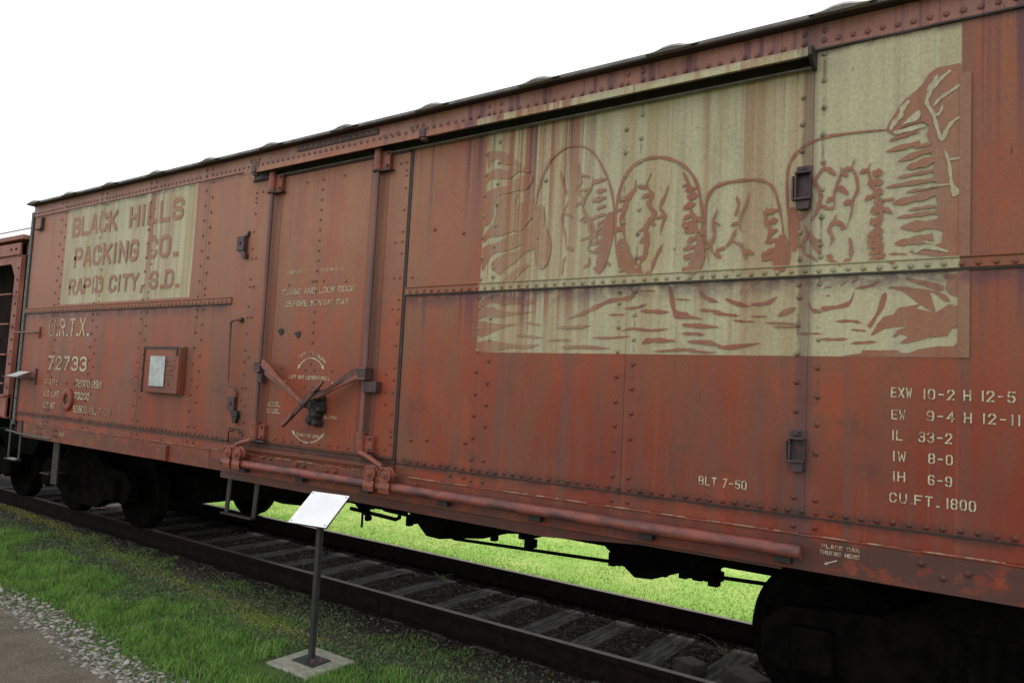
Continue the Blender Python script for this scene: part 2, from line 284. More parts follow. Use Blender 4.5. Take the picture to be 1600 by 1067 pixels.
CRAGS=[[(-3.238,3.486),(-3.209,3.492),(-3.174,3.488),(-3.144,3.484),(-3.116,3.476),(-3.091,3.467),(-3.066,3.455),(-3.044,3.44),(-3.023,3.424),(-3.001,3.408),(-2.98,3.391),(-2.958,3.37),(-2.944,3.352),(-2.952,3.346),(-2.971,3.348),(-2.994,3.361),(-3.02,3.374),(-3.041,3.374),(-3.061,3.372),(-3.079,3.377),(-3.097,3.385),(-3.117,3.395),(-3.133,3.407),(-3.137,3.422),(-3.142,3.431),(-3.161,3.426),(-3.183,3.414),(-3.198,3.398),(-3.209,3.383),(-3.219,3.373),(-3.227,3.374),(-3.233,3.393),(-3.236,3.422),(-3.242,3.457)],
[(-3.234,3.328),(-3.213,3.341),(-3.186,3.351),(-3.16,3.356),(-3.13,3.355),(-3.088,3.342),(-3.045,3.332),(-3.01,3.341),(-2.978,3.351),(-2.943,3.347),(-2.91,3.336),(-2.876,3.321),(-2.855,3.306),(-2.86,3.296),(-2.88,3.293),(-2.913,3.304),(-2.948,3.313),(-2.976,3.302),(-3.001,3.286),(-3.021,3.275),(-3.041,3.269),(-3.07,3.274),(-3.097,3.281),(-3.111,3.277),(-3.124,3.273),(-3.152,3.281),(-3.182,3.287),(-3.205,3.28),(-3.223,3.269),(-3.232,3.253),(-3.236,3.247),(-3.241,3.274),(-3.243,3.306),(-3.242,3.319)],
[(-3.239,3.178),(-3.219,3.206),(-3.191,3.207),(-3.158,3.216),(-3.121,3.221),(-3.078,3.22),(-3.038,3.223),(-3.013,3.241),(-2.986,3.262),(-2.932,3.275),(-2.88,3.282),(-2.852,3.278),(-2.839,3.265),(-2.838,3.239),(-2.849,3.211),(-2.872,3.188),(-2.9,3.172),(-2.927,3.173),(-2.954,3.179),(-2.974,3.176),(-2.994,3.172),(-3.02,3.169),(-3.048,3.167),(-3.076,3.167),(-3.103,3.162),(-3.129,3.146),(-3.15,3.121),(-3.157,3.088),(-3.159,3.054),(-3.157,3.024),(-3.163,2.997),(-3.2,2.953),(-3.237,2.946),(-3.246,3.057)],
[(-3.116,3.141),(-3.056,3.157),(-2.993,3.161),(-2.964,3.164),(-2.952,3.156),(-2.966,3.117),(-2.975,3.08),(-2.939,3.081),(-2.895,3.093),(-2.866,3.106),(-2.843,3.11),(-2.823,3.091),(-2.808,3.062),(-2.797,3.028),(-2.797,2.995),(-2.818,2.975),(-2.847,2.955),(-2.878,2.923),(-2.91,2.894),(-2.937,2.891),(-2.963,2.894),(-2.987,2.891),(-3.017,2.887),(-3.063,2.876),(-3.112,2.867),(-3.15,2.868),(-3.182,2.867),(-3.21,2.845),(-3.23,2.83),(-3.243,2.846),(-3.24,2.877),(-3.203,2.917),(-3.16,2.962),(-3.142,3.006),(-3.131,3.051),(-3.129,3.1)],
[(-3.237,2.796),(-3.187,2.818),(-3.123,2.822),(-3.07,2.84),(-3.015,2.859),(-2.947,2.879),(-2.883,2.898),(-2.838,2.919),(-2.806,2.929),(-2.791,2.914),(-2.784,2.884),(-2.775,2.839),(-2.773,2.795),(-2.786,2.77),(-2.809,2.754),(-2.839,2.747),(-2.874,2.737),(-2.911,2.708),(-2.95,2.675),(-2.99,2.654),(-3.028,2.635),(-3.056,2.609),(-3.081,2.593),(-3.112,2.613),(-3.139,2.642),(-3.155,2.66),(-3.156,2.677),(-3.136,2.698),(-3.103,2.719),(-3.056,2.735),(-3.008,2.746),(-2.972,2.749),(-2.941,2.753),(-2.909,2.767),(-2.889,2.782),(-2.894,2.789),(-2.916,2.79),(-2.958,2.777),(-3.009,2.763),(-3.059,2.76),(-3.105,2.758),(-3.134,2.753),(-3.159,2.734),(-3.198,2.667),(-3.23,2.624),(-3.245,2.701)],
[(-3.05,2.547),(-3.034,2.566),(-2.998,2.589),(-2.967,2.61),(-2.933,2.63),(-2.9,2.648),(-2.869,2.659),(-2.841,2.657),(-2.829,2.646),(-2.854,2.629),(-2.892,2.606),(-2.921,2.571),(-2.955,2.543),(-3.009,2.538)],
[(-0.658,3.22),(-0.643,3.257),(-0.609,3.313),(-0.575,3.363),(-0.532,3.394),(-0.494,3.426),(-0.466,3.476),(-0.428,3.501),(-0.328,3.501),(-0.321,2.541),(-0.401,2.547),(-0.447,2.553),(-0.503,2.58),(-0.438,2.603),(-0.406,2.616),(-0.397,2.669),(-0.439,2.7),(-0.407,2.729),(-0.431,2.78),(-0.422,2.811),(-0.431,2.855),(-0.418,2.886),(-0.432,2.931),(-0.442,2.976),(-0.433,3.029),(-0.457,3.082),(-0.448,3.119),(-0.472,3.167),(-0.458,3.208),(-0.492,3.236),(-0.54,3.228),(-0.588,3.219),(-0.617,3.19),(-0.632,3.198)],
[(-0.641,3.159),(-0.628,3.157),(-0.611,3.161),(-0.592,3.166),(-0.573,3.167),(-0.555,3.172),(-0.537,3.18),(-0.519,3.182),(-0.506,3.181),(-0.514,3.209),(-0.525,3.203),(-0.542,3.197),(-0.562,3.197),(-0.581,3.194),(-0.598,3.184),(-0.616,3.178),(-0.633,3.171),(-0.642,3.162)],
[(-0.656,3.105),(-0.64,3.102),(-0.62,3.104),(-0.596,3.104),(-0.574,3.104),(-0.554,3.111),(-0.532,3.116),(-0.511,3.114),(-0.497,3.114),(-0.503,3.144),(-0.517,3.141),(-0.536,3.135),(-0.559,3.134),(-0.581,3.135),(-0.602,3.129),(-0.624,3.121),(-0.644,3.115),(-0.656,3.108)],
[(-0.6,3.046),(-0.585,3.046),(-0.565,3.048),(-0.541,3.048),(-0.521,3.055),(-0.501,3.066),(-0.478,3.07),(-0.457,3.071),(-0.444,3.078),(-0.452,3.105),(-0.467,3.105),(-0.486,3.095),(-0.508,3.087),(-0.531,3.086),(-0.552,3.081),(-0.572,3.068),(-0.589,3.057),(-0.601,3.049)],
[(-0.561,3.007),(-0.546,2.999),(-0.528,2.996),(-0.51,3.003),(-0.491,3.002),(-0.473,3.002),(-0.457,3.013),(-0.443,3.021),(-0.431,3.017),(-0.445,3.061),(-0.453,3.051),(-0.469,3.049),(-0.487,3.05),(-0.502,3.042),(-0.518,3.033),(-0.537,3.033),(-0.552,3.023),(-0.562,3.01)],
[(-0.602,2.963),(-0.586,2.961),(-0.564,2.959),(-0.541,2.965),(-0.518,2.966),(-0.496,2.965),(-0.474,2.969),(-0.454,2.974),(-0.44,2.972),(-0.443,2.99),(-0.457,2.987),(-0.477,2.987),(-0.5,2.987),(-0.521,2.982),(-0.543,2.978),(-0.568,2.978),(-0.589,2.971),(-0.603,2.965)],
[(-0.655,2.919),(-0.633,2.915),(-0.602,2.916),(-0.567,2.918),(-0.535,2.916),(-0.503,2.919),(-0.471,2.924),(-0.441,2.924),(-0.421,2.922),(-0.425,2.949),(-0.444,2.945),(-0.473,2.941),(-0.507,2.943),(-0.539,2.943),(-0.57,2.936),(-0.604,2.933),(-0.635,2.929),(-0.656,2.921)],
[(-0.559,2.882),(-0.546,2.879),(-0.528,2.879),(-0.509,2.884),(-0.49,2.883),(-0.471,2.884),(-0.452,2.889),(-0.434,2.891),(-0.421,2.888),(-0.424,2.911),(-0.436,2.907),(-0.454,2.906),(-0.475,2.908),(-0.494,2.904),(-0.512,2.899),(-0.532,2.897),(-0.549,2.891),(-0.56,2.884)],
[(-0.683,2.855),(-0.676,2.853),(-0.668,2.848),(-0.658,2.847),(-0.649,2.849),(-0.639,2.848),(-0.628,2.847),(-0.618,2.85),(-0.612,2.852),(-0.614,2.862),(-0.621,2.863),(-0.63,2.864),(-0.64,2.862),(-0.65,2.86),(-0.659,2.862),(-0.669,2.863),(-0.677,2.859),(-0.683,2.856)],
[(-0.622,2.831),(-0.601,2.825),(-0.572,2.82),(-0.543,2.83),(-0.515,2.834),(-0.486,2.833),(-0.459,2.842),(-0.436,2.853),(-0.418,2.853),(-0.427,2.888),(-0.443,2.88),(-0.469,2.881),(-0.497,2.878),(-0.523,2.866),(-0.55,2.86),(-0.581,2.86),(-0.606,2.846),(-0.623,2.834)],
[(-0.602,2.757),(-0.584,2.754),(-0.559,2.753),(-0.533,2.756),(-0.507,2.755),(-0.483,2.755),(-0.458,2.76),(-0.436,2.761),(-0.42,2.758),(-0.422,2.782),(-0.438,2.777),(-0.46,2.777),(-0.486,2.779),(-0.51,2.776),(-0.535,2.771),(-0.562,2.771),(-0.586,2.766),(-0.602,2.759)],
[(-0.583,2.704),(-0.566,2.697),(-0.542,2.689),(-0.515,2.679),(-0.49,2.683),(-0.466,2.692),(-0.439,2.688),(-0.415,2.682),(-0.4,2.69),(-0.405,2.735),(-0.421,2.741),(-0.444,2.734),(-0.47,2.728),(-0.495,2.735),(-0.52,2.738),(-0.545,2.727),(-0.568,2.717),(-0.584,2.71)],
[(-0.61,2.625),(-0.592,2.616),(-0.568,2.612),(-0.543,2.618),(-0.518,2.616),(-0.494,2.615),(-0.471,2.625),(-0.45,2.632),(-0.434,2.627),(-0.443,2.671),(-0.456,2.662),(-0.478,2.661),(-0.503,2.663),(-0.525,2.656),(-0.548,2.648),(-0.574,2.649),(-0.596,2.64),(-0.61,2.628)],
[(-0.554,2.792),(-0.54,2.789),(-0.522,2.786),(-0.502,2.79),(-0.484,2.792),(-0.466,2.79),(-0.448,2.791),(-0.432,2.794),(-0.421,2.794),(-0.422,2.807),(-0.433,2.806),(-0.45,2.808),(-0.468,2.808),(-0.486,2.804),(-0.504,2.804),(-0.524,2.804),(-0.542,2.797),(-0.554,2.793)],
[(-0.528,3.109),(-0.521,3.106),(-0.51,3.102),(-0.499,3.105),(-0.488,3.107),(-0.477,3.106),(-0.466,3.108),(-0.458,3.112),(-0.451,3.113),(-0.454,3.126),(-0.461,3.125),(-0.471,3.126),(-0.481,3.124),(-0.491,3.12),(-0.502,3.119),(-0.513,3.12),(-0.522,3.114),(-0.529,3.11)],
[(-0.639,2.576),(-0.631,2.574),(-0.619,2.571),(-0.606,2.569),(-0.595,2.57),(-0.583,2.57),(-0.57,2.567),(-0.559,2.567),(-0.551,2.569),(-0.551,2.57),(-0.559,2.574),(-0.57,2.577),(-0.582,2.577),(-0.595,2.579),(-0.607,2.582),(-0.619,2.581),(-0.631,2.578),(-0.639,2.577)],
[(-0.542,2.581),(-0.533,2.575),(-0.521,2.572),(-0.507,2.57),(-0.495,2.564),(-0.482,2.562),(-0.468,2.563),(-0.456,2.562),(-0.447,2.564),(-0.447,2.568),(-0.455,2.573),(-0.467,2.578),(-0.48,2.586),(-0.493,2.589),(-0.507,2.588),(-0.52,2.589),(-0.533,2.589),(-0.541,2.585)],
[(-0.94,3.23),(-0.926,3.229),(-0.906,3.227),(-0.884,3.225),(-0.864,3.226),(-0.846,3.227),(-0.828,3.227),(-0.812,3.229),(-0.801,3.231),(-0.801,3.233),(-0.813,3.235),(-0.829,3.236),(-0.847,3.235),(-0.866,3.235),(-0.885,3.237),(-0.907,3.235),(-0.927,3.233),(-0.94,3.232)],
[(-0.775,3.227),(-0.765,3.226),(-0.75,3.223),(-0.733,3.221),(-0.718,3.223),(-0.702,3.222),(-0.684,3.219),(-0.668,3.22),(-0.658,3.221),(-0.658,3.223),(-0.669,3.226),(-0.685,3.23),(-0.702,3.23),(-0.719,3.232),(-0.735,3.234),(-0.751,3.233),(-0.765,3.23),(-0.775,3.228)],
[(-0.56,2.455),(-0.52,2.446),(-0.467,2.431),(-0.424,2.418),(-0.393,2.404),(-0.391,2.387),(-0.405,2.377),(-0.433,2.386),(-0.467,2.403),(-0.503,2.416),(-0.534,2.43),(-0.557,2.445)],
[(-0.642,2.405),(-0.618,2.409),(-0.577,2.409),(-0.538,2.403),(-0.5,2.395),(-0.47,2.389),(-0.442,2.383),(-0.411,2.374),(-0.385,2.362),(-0.369,2.341),(-0.364,2.324),(-0.376,2.325),(-0.393,2.334),(-0.405,2.346),(-0.417,2.358),(-0.437,2.373),(-0.45,2.374),(-0.436,2.325),(-0.425,2.278),(-0.444,2.282),(-0.474,2.303),(-0.504,2.327),(-0.534,2.353),(-0.555,2.372),(-0.577,2.388),(-0.616,2.398)],
[(-0.728,2.216),(-0.711,2.24),(-0.688,2.275),(-0.675,2.327),(-0.663,2.372),(-0.648,2.382),(-0.639,2.371),(-0.643,2.34),(-0.653,2.303),(-0.668,2.278),(-0.684,2.255),(-0.697,2.226),(-0.709,2.204),(-0.723,2.204)],
[(-0.713,2.162),(-0.679,2.226),(-0.653,2.259),(-0.609,2.268),(-0.588,2.301),(-0.491,2.318),(-0.508,2.295),(-0.425,2.274),(-0.368,2.314),(-0.325,2.302),(-0.324,2.202),(-0.355,2.198),(-0.375,2.161),(-0.456,2.152),(-0.497,2.138),(-0.548,2.124),(-0.582,2.124),(-0.54,2.157),(-0.574,2.171),(-0.612,2.152),(-0.591,2.191),(-0.54,2.209),(-0.6,2.205),(-0.652,2.196),(-0.696,2.167)],
[(-0.852,2.056),(-0.811,2.064),(-0.752,2.074),(-0.75,2.089),(-0.586,2.09),(-0.577,2.076),(-0.539,2.076),(-0.497,2.095),(-0.415,2.11),(-0.351,2.11),(-0.324,2.133),(-0.323,2.042),(-0.788,2.034),(-0.788,2.044),(-0.848,2.048)],
[(-0.326,2.462),(-0.358,2.459),(-0.394,2.456),(-0.377,2.427),(-0.385,2.39),(-0.365,2.361),(-0.326,2.346)],
[(-0.884,2.236),(-0.869,2.234),(-0.847,2.23),(-0.824,2.232),(-0.805,2.234),(-0.79,2.23),(-0.777,2.225),(-0.764,2.226),(-0.755,2.226),(-0.754,2.227),(-0.762,2.232),(-0.773,2.241),(-0.788,2.244),(-0.805,2.244),(-0.825,2.247),(-0.848,2.247),(-0.869,2.241),(-0.884,2.237)],
[(-0.809,2.194),(-0.801,2.192),(-0.791,2.188),(-0.779,2.185),(-0.768,2.186),(-0.757,2.185),(-0.747,2.183),(-0.738,2.184),(-0.732,2.186),(-0.731,2.188),(-0.738,2.191),(-0.747,2.194),(-0.757,2.193),(-0.767,2.195),(-0.778,2.197),(-0.79,2.197),(-0.801,2.196),(-0.809,2.195)],
[(-0.953,2.144),(-0.94,2.141),(-0.922,2.135),(-0.901,2.136),(-0.882,2.138),(-0.863,2.136),(-0.845,2.136),(-0.828,2.142),(-0.817,2.145),(-0.817,2.147),(-0.829,2.149),(-0.846,2.153),(-0.864,2.152),(-0.882,2.149),(-0.901,2.151),(-0.922,2.153),(-0.94,2.149),(-0.953,2.146)],
[(-0.807,2.122),(-0.796,2.12),(-0.779,2.117),(-0.761,2.119),(-0.744,2.122),(-0.726,2.121),(-0.708,2.122),(-0.693,2.127),(-0.682,2.13),(-0.682,2.132),(-0.693,2.134),(-0.709,2.138),(-0.727,2.136),(-0.744,2.133),(-0.762,2.133),(-0.78,2.133),(-0.796,2.127),(-0.808,2.124)],
[(-1.076,2.175),(-1.064,2.174),(-1.047,2.171),(-1.029,2.169),(-1.011,2.17),(-0.994,2.171),(-0.976,2.169),(-0.96,2.17),(-0.949,2.173),(-0.949,2.174),(-0.96,2.177),(-0.976,2.18),(-0.994,2.179),(-1.011,2.18),(-1.029,2.182),(-1.047,2.181),(-1.064,2.178),(-1.076,2.177)],
[(-1.203,2.213),(-1.191,2.211),(-1.174,2.208),(-1.155,2.207),(-1.137,2.208),(-1.118,2.208),(-1.097,2.206),(-1.079,2.207),(-1.067,2.209),(-1.067,2.211),(-1.079,2.214),(-1.097,2.217),(-1.118,2.216),(-1.137,2.218),(-1.155,2.22),(-1.174,2.219),(-1.191,2.216),(-1.203,2.214)],
[(-1.25,2.235),(-1.233,2.233),(-1.207,2.229),(-1.179,2.227),(-1.153,2.228),(-1.128,2.227),(-1.102,2.223),(-1.078,2.224),(-1.062,2.225),(-1.062,2.226),(-1.078,2.23),(-1.101,2.235),(-1.127,2.235),(-1.153,2.238),(-1.179,2.24),(-1.207,2.24),(-1.233,2.237),(-1.25,2.236)],
[(-1.422,2.251),(-1.411,2.249),(-1.395,2.246),(-1.378,2.242),(-1.36,2.242),(-1.342,2.242),(-1.322,2.24),(-1.305,2.24),(-1.293,2.242),(-1.293,2.243),(-1.305,2.246),(-1.322,2.248),(-1.342,2.248),(-1.36,2.251),(-1.377,2.253),(-1.395,2.253),(-1.411,2.253),(-1.422,2.253)],
[(-1.325,2.273),(-1.317,2.272),(-1.305,2.269),(-1.292,2.267),(-1.279,2.267),(-1.266,2.268),(-1.252,2.267),(-1.239,2.267),(-1.231,2.269),(-1.231,2.271),(-1.239,2.273),(-1.252,2.275),(-1.266,2.275),(-1.279,2.276),(-1.292,2.278),(-1.305,2.277),(-1.317,2.275),(-1.325,2.275)],
[(-1.513,2.112),(-1.509,2.104),(-1.5,2.095),(-1.482,2.093),(-1.455,2.088),(-1.411,2.091),(-1.356,2.102),(-1.304,2.114),(-1.268,2.122),(-1.269,2.126),(-1.305,2.124),(-1.359,2.12),(-1.415,2.117),(-1.457,2.111),(-1.48,2.109),(-1.492,2.115),(-1.502,2.117),(-1.511,2.115)],
[(-1.471,2.375),(-1.463,2.365),(-1.448,2.355),(-1.43,2.349),(-1.412,2.339),(-1.39,2.33),(-1.365,2.329),(-1.343,2.328),(-1.327,2.327),(-1.327,2.331),(-1.341,2.337),(-1.362,2.346),(-1.385,2.356),(-1.406,2.36),(-1.424,2.364),(-1.441,2.374),(-1.457,2.378),(-1.47,2.378)],
[(-1.327,2.338),(-1.31,2.334),(-1.285,2.33),(-1.259,2.334),(-1.235,2.336),(-1.214,2.341),(-1.199,2.354),(-1.189,2.368),(-1.181,2.377),(-1.183,2.379),(-1.193,2.374),(-1.209,2.369),(-1.226,2.362),(-1.24,2.353),(-1.261,2.349),(-1.287,2.351),(-1.311,2.346),(-1.327,2.341)],
[(-1.022,2.343),(-1.02,2.331),(-1.013,2.317),(-1.005,2.301),(-0.995,2.285),(-0.979,2.281),(-0.967,2.288),(-0.953,2.291),(-0.935,2.291),(-0.91,2.297),(-0.878,2.304),(-0.846,2.306),(-0.819,2.314),(-0.805,2.335),(-0.798,2.355),(-0.794,2.373),(-0.792,2.386),(-0.795,2.387),(-0.801,2.376),(-0.807,2.359),(-0.816,2.344),(-0.831,2.337),(-0.851,2.329),(-0.881,2.32),(-0.913,2.32),(-0.94,2.319),(-0.958,2.311),(-0.971,2.305),(-0.981,2.307),(-0.985,2.308),(-0.995,2.309),(-1.004,2.322),(-1.011,2.336),(-1.019,2.344)],
[(-0.789,2.405),(-0.775,2.404),(-0.754,2.402),(-0.734,2.407),(-0.715,2.412),(-0.7,2.415),(-0.687,2.422),(-0.679,2.433),(-0.673,2.44),(-0.674,2.442),(-0.682,2.44),(-0.695,2.438),(-0.707,2.432),(-0.719,2.424),(-0.736,2.421),(-0.758,2.42),(-0.777,2.413),(-0.79,2.407)],
[(-0.939,2.417),(-0.936,2.416),(-0.931,2.415),(-0.925,2.414),(-0.92,2.416),(-0.915,2.417),(-0.91,2.417),(-0.905,2.418),(-0.902,2.42),(-0.902,2.422),(-0.905,2.424),(-0.91,2.425),(-0.916,2.424),(-0.921,2.424),(-0.927,2.424),(-0.932,2.422),(-0.937,2.42),(-0.94,2.418)],
[(-0.864,2.424),(-0.86,2.424),(-0.855,2.425),(-0.849,2.426),(-0.845,2.429),(-0.842,2.432),(-0.839,2.433),(-0.837,2.435),(-0.836,2.438),(-0.836,2.439),(-0.839,2.44),(-0.842,2.44),(-0.845,2.437),(-0.849,2.437),(-0.853,2.435),(-0.858,2.431),(-0.862,2.428),(-0.864,2.425)],
[(-0.929,2.371),(-0.927,2.37),(-0.924,2.37),(-0.921,2.369),(-0.919,2.371),(-0.917,2.372),(-0.914,2.372),(-0.912,2.373),(-0.91,2.375),(-0.91,2.376),(-0.912,2.378),(-0.915,2.379),(-0.918,2.378),(-0.921,2.379),(-0.925,2.379),(-0.927,2.376),(-0.928,2.374),(-0.929,2.372)],
[(-0.808,2.436),(-0.804,2.437),(-0.798,2.437),(-0.792,2.439),(-0.788,2.443),(-0.783,2.446),(-0.777,2.447),(-0.774,2.451),(-0.772,2.455),(-0.772,2.456),(-0.776,2.457),(-0.782,2.457),(-0.786,2.453),(-0.791,2.452),(-0.797,2.45),(-0.802,2.446),(-0.806,2.441),(-0.809,2.438)],
[(-1.179,2.269),(-1.169,2.285),(-1.144,2.305),(-1.112,2.315),(-1.084,2.319),(-1.081,2.314),(-1.089,2.304),(-1.1,2.294),(-1.118,2.284),(-1.153,2.273)],
[(-3.256,2.363),(-3.197,2.374),(-3.124,2.372),(-3.08,2.356),(-3.016,2.338),(-2.864,2.334),(-2.748,2.332),(-2.798,2.326),(-2.897,2.318),(-2.959,2.309),(-3.014,2.302),(-3.061,2.298),(-3.104,2.297),(-3.153,2.302),(-3.197,2.305),(-3.229,2.292),(-3.251,2.287),(-3.265,2.323)],
[(-3.25,2.275),(-3.18,2.271),(-3.086,2.254),(-2.971,2.253),(-2.893,2.252),(-2.936,2.241),(-3.009,2.229),(-3.032,2.224),(-3.054,2.217),(-3.103,2.195),(-3.157,2.175),(-3.206,2.166),(-3.243,2.175),(-3.262,2.226)],
[(-3.244,2.123),(-3.181,2.137),(-3.109,2.138),(-3.072,2.134),(-3.033,2.126),(-2.964,2.116),(-2.884,2.108),(-2.783,2.112),(-2.714,2.114),(-2.744,2.1),(-2.811,2.085),(-2.876,2.086),(-2.941,2.09),(-2.998,2.081),(-3.044,2.071),(-3.07,2.068),(-3.089,2.065),(-3.107,2.051),(-3.133,2.037),(-3.188,2.03),(-3.238,2.036),(-3.256,2.079)],
[(-3.206,2.436),(-3.159,2.456),(-3.1,2.463),(-3.039,2.455),(-2.978,2.441),(-2.926,2.426),(-2.874,2.413),(-2.805,2.405),(-2.759,2.398),(-2.781,2.385),(-2.828,2.376),(-2.869,2.382),(-2.916,2.39),(-2.975,2.385),(-3.034,2.382),(-3.081,2.396),(-3.127,2.406),(-3.187,2.385),(-3.233,2.368),(-3.233,2.398)],
[(-1.78,2.326),(-1.768,2.322),(-1.747,2.31),(-1.718,2.306),(-1.692,2.303),(-1.688,2.296),(-1.681,2.287),(-1.631,2.274),(-1.595,2.263),(-1.626,2.263),(-1.68,2.267),(-1.731,2.266),(-1.773,2.271),(-1.785,2.3)],
[(-2.505,2.279),(-2.488,2.281),(-2.465,2.287),(-2.438,2.295),(-2.411,2.299),(-2.385,2.305),(-2.361,2.316),(-2.336,2.326),(-2.307,2.332),(-2.28,2.343),(-2.255,2.358),(-2.227,2.368),(-2.199,2.372),(-2.17,2.379),(-2.137,2.385),(-2.105,2.383),(-2.078,2.384),(-2.06,2.394),(-2.047,2.403),(-2.035,2.41),(-2.032,2.424),(-2.041,2.437),(-2.052,2.449),(-2.063,2.46),(-2.072,2.466),(-2.075,2.463),(-2.07,2.454),(-2.059,2.443),(-2.051,2.432),(-2.053,2.426),(-2.056,2.424),(-2.059,2.418),(-2.071,2.414),(-2.088,2.414),(-2.11,2.408),(-2.14,2.403),(-2.175,2.404),(-2.209,2.401),(-2.238,2.388),(-2.266,2.376),(-2.295,2.369),(-2.322,2.358),(-2.346,2.344),(-2.371,2.335),(-2.397,2.328),(-2.42,2.316),(-2.443,2.305),(-2.469,2.297),(-2.492,2.29),(-2.507,2.283)],
[(-2.11,2.335),(-2.093,2.333),(-2.069,2.329),(-2.043,2.33),(-2.019,2.335),(-1.998,2.338),(-1.977,2.342),(-1.962,2.353),(-1.951,2.36),(-1.952,2.361),(-1.965,2.36),(-1.984,2.359),(-2.003,2.352),(-2.022,2.346),(-2.045,2.347),(-2.071,2.346),(-2.094,2.34),(-2.11,2.337)],
[(-2.212,2.299),(-2.202,2.297),(-2.187,2.292),(-2.171,2.29),(-2.155,2.292),(-2.139,2.292),(-2.121,2.29),(-2.107,2.294),(-2.096,2.297),(-2.096,2.299),(-2.107,2.302),(-2.123,2.305),(-2.139,2.303),(-2.155,2.303),(-2.171,2.306),(-2.187,2.306),(-2.202,2.302),(-2.212,2.301)],
[(-1.996,2.317),(-1.98,2.31),(-1.956,2.305),(-1.929,2.306),(-1.904,2.303),(-1.878,2.298),(-1.85,2.3),(-1.825,2.304),(-1.808,2.306),(-1.808,2.309),(-1.825,2.313),(-1.85,2.32),(-1.878,2.325),(-1.904,2.323),(-1.929,2.323),(-1.956,2.328),(-1.98,2.325),(-1.997,2.32)],
[(-1.81,2.464),(-1.814,2.45),(-1.814,2.432),(-1.807,2.411),(-1.807,2.388),(-1.804,2.361),(-1.793,2.331),(-1.782,2.303),(-1.775,2.284),(-1.771,2.284),(-1.772,2.304),(-1.773,2.333),(-1.774,2.364),(-1.781,2.391),(-1.789,2.413),(-1.791,2.434),(-1.797,2.452),(-1.806,2.464)],
[(-2.122,2.197),(-2.107,2.198),(-2.086,2.199),(-2.063,2.201),(-2.039,2.205),(-2.012,2.202),(-1.983,2.196),(-1.952,2.194),(-1.922,2.194),(-1.89,2.193),(-1.857,2.197),(-1.829,2.203),(-1.809,2.207),(-1.809,2.209),(-1.83,2.209),(-1.859,2.209),(-1.892,2.208),(-1.922,2.205),(-1.951,2.209),(-1.981,2.215),(-2.011,2.217),(-2.039,2.217),(-2.066,2.217),(-2.09,2.211),(-2.109,2.203),(-2.122,2.199)],
[(-1.728,2.23),(-1.715,2.222),(-1.696,2.218),(-1.673,2.218),(-1.647,2.213),(-1.612,2.209),(-1.57,2.211),(-1.531,2.212),(-1.505,2.213),(-1.505,2.217),(-1.531,2.222),(-1.57,2.229),(-1.611,2.236),(-1.646,2.237),(-1.673,2.236),(-1.695,2.239),(-1.714,2.238),(-1.727,2.233)],
[(-1.726,2.178),(-1.713,2.176),(-1.694,2.17),(-1.674,2.171),(-1.655,2.173),(-1.637,2.17),(-1.617,2.167),(-1.599,2.171),(-1.586,2.173),(-1.586,2.174),(-1.598,2.178),(-1.616,2.185),(-1.636,2.186),(-1.655,2.185),(-1.675,2.187),(-1.695,2.189),(-1.713,2.183),(-1.726,2.18)],
[(-2.324,2.156),(-2.3,2.153),(-2.267,2.148),(-2.229,2.146),(-2.193,2.149),(-2.156,2.151),(-2.117,2.152),(-2.084,2.158),(-2.061,2.163),(-2.061,2.165),(-2.085,2.166),(-2.119,2.166),(-2.157,2.162),(-2.194,2.16),(-2.229,2.162),(-2.267,2.162),(-2.301,2.159),(-2.324,2.158)],
[(-2.91,2.173),(-2.894,2.169),(-2.871,2.162),(-2.844,2.16),(-2.816,2.161),(-2.785,2.157),(-2.75,2.152),(-2.718,2.155),(-2.696,2.157),(-2.696,2.159),(-2.718,2.164),(-2.749,2.172),(-2.784,2.173),(-2.816,2.174),(-2.843,2.179),(-2.87,2.181),(-2.894,2.177),(-2.91,2.175)],
[(-2.843,2.258),(-2.831,2.255),(-2.815,2.248),(-2.796,2.245),(-2.777,2.245),(-2.758,2.243),(-2.738,2.239),(-2.72,2.24),(-2.708,2.242),(-2.708,2.244),(-2.72,2.249),(-2.737,2.255),(-2.757,2.255),(-2.776,2.257),(-2.794,2.262),(-2.813,2.263),(-2.831,2.261),(-2.843,2.26)],
[(-2.66,2.137),(-2.642,2.137),(-2.617,2.136),(-2.59,2.136),(-2.565,2.138),(-2.541,2.139),(-2.516,2.136),(-2.494,2.137),(-2.479,2.139),(-2.479,2.141),(-2.494,2.145),(-2.516,2.148),(-2.541,2.148),(-2.566,2.149),(-2.591,2.15),(-2.619,2.146),(-2.643,2.142),(-2.66,2.139)],
[(-2.59,2.223),(-2.567,2.218),(-2.534,2.211),(-2.497,2.214),(-2.462,2.215),(-2.426,2.213),(-2.389,2.217),(-2.357,2.227),(-2.334,2.232),(-2.335,2.234),(-2.358,2.235),(-2.393,2.239),(-2.43,2.237),(-2.464,2.232),(-2.498,2.232),(-2.535,2.235),(-2.567,2.23),(-2.59,2.226)],
[(-2.549,2.093),(-2.524,2.089),(-2.489,2.085),(-2.449,2.09),(-2.404,2.09),(-2.35,2.085),(-2.287,2.083),(-2.23,2.086),(-2.19,2.087),(-2.19,2.09),(-2.229,2.095),(-2.287,2.104),(-2.35,2.109),(-2.405,2.107),(-2.45,2.107),(-2.491,2.109),(-2.525,2.102),(-2.549,2.095)],
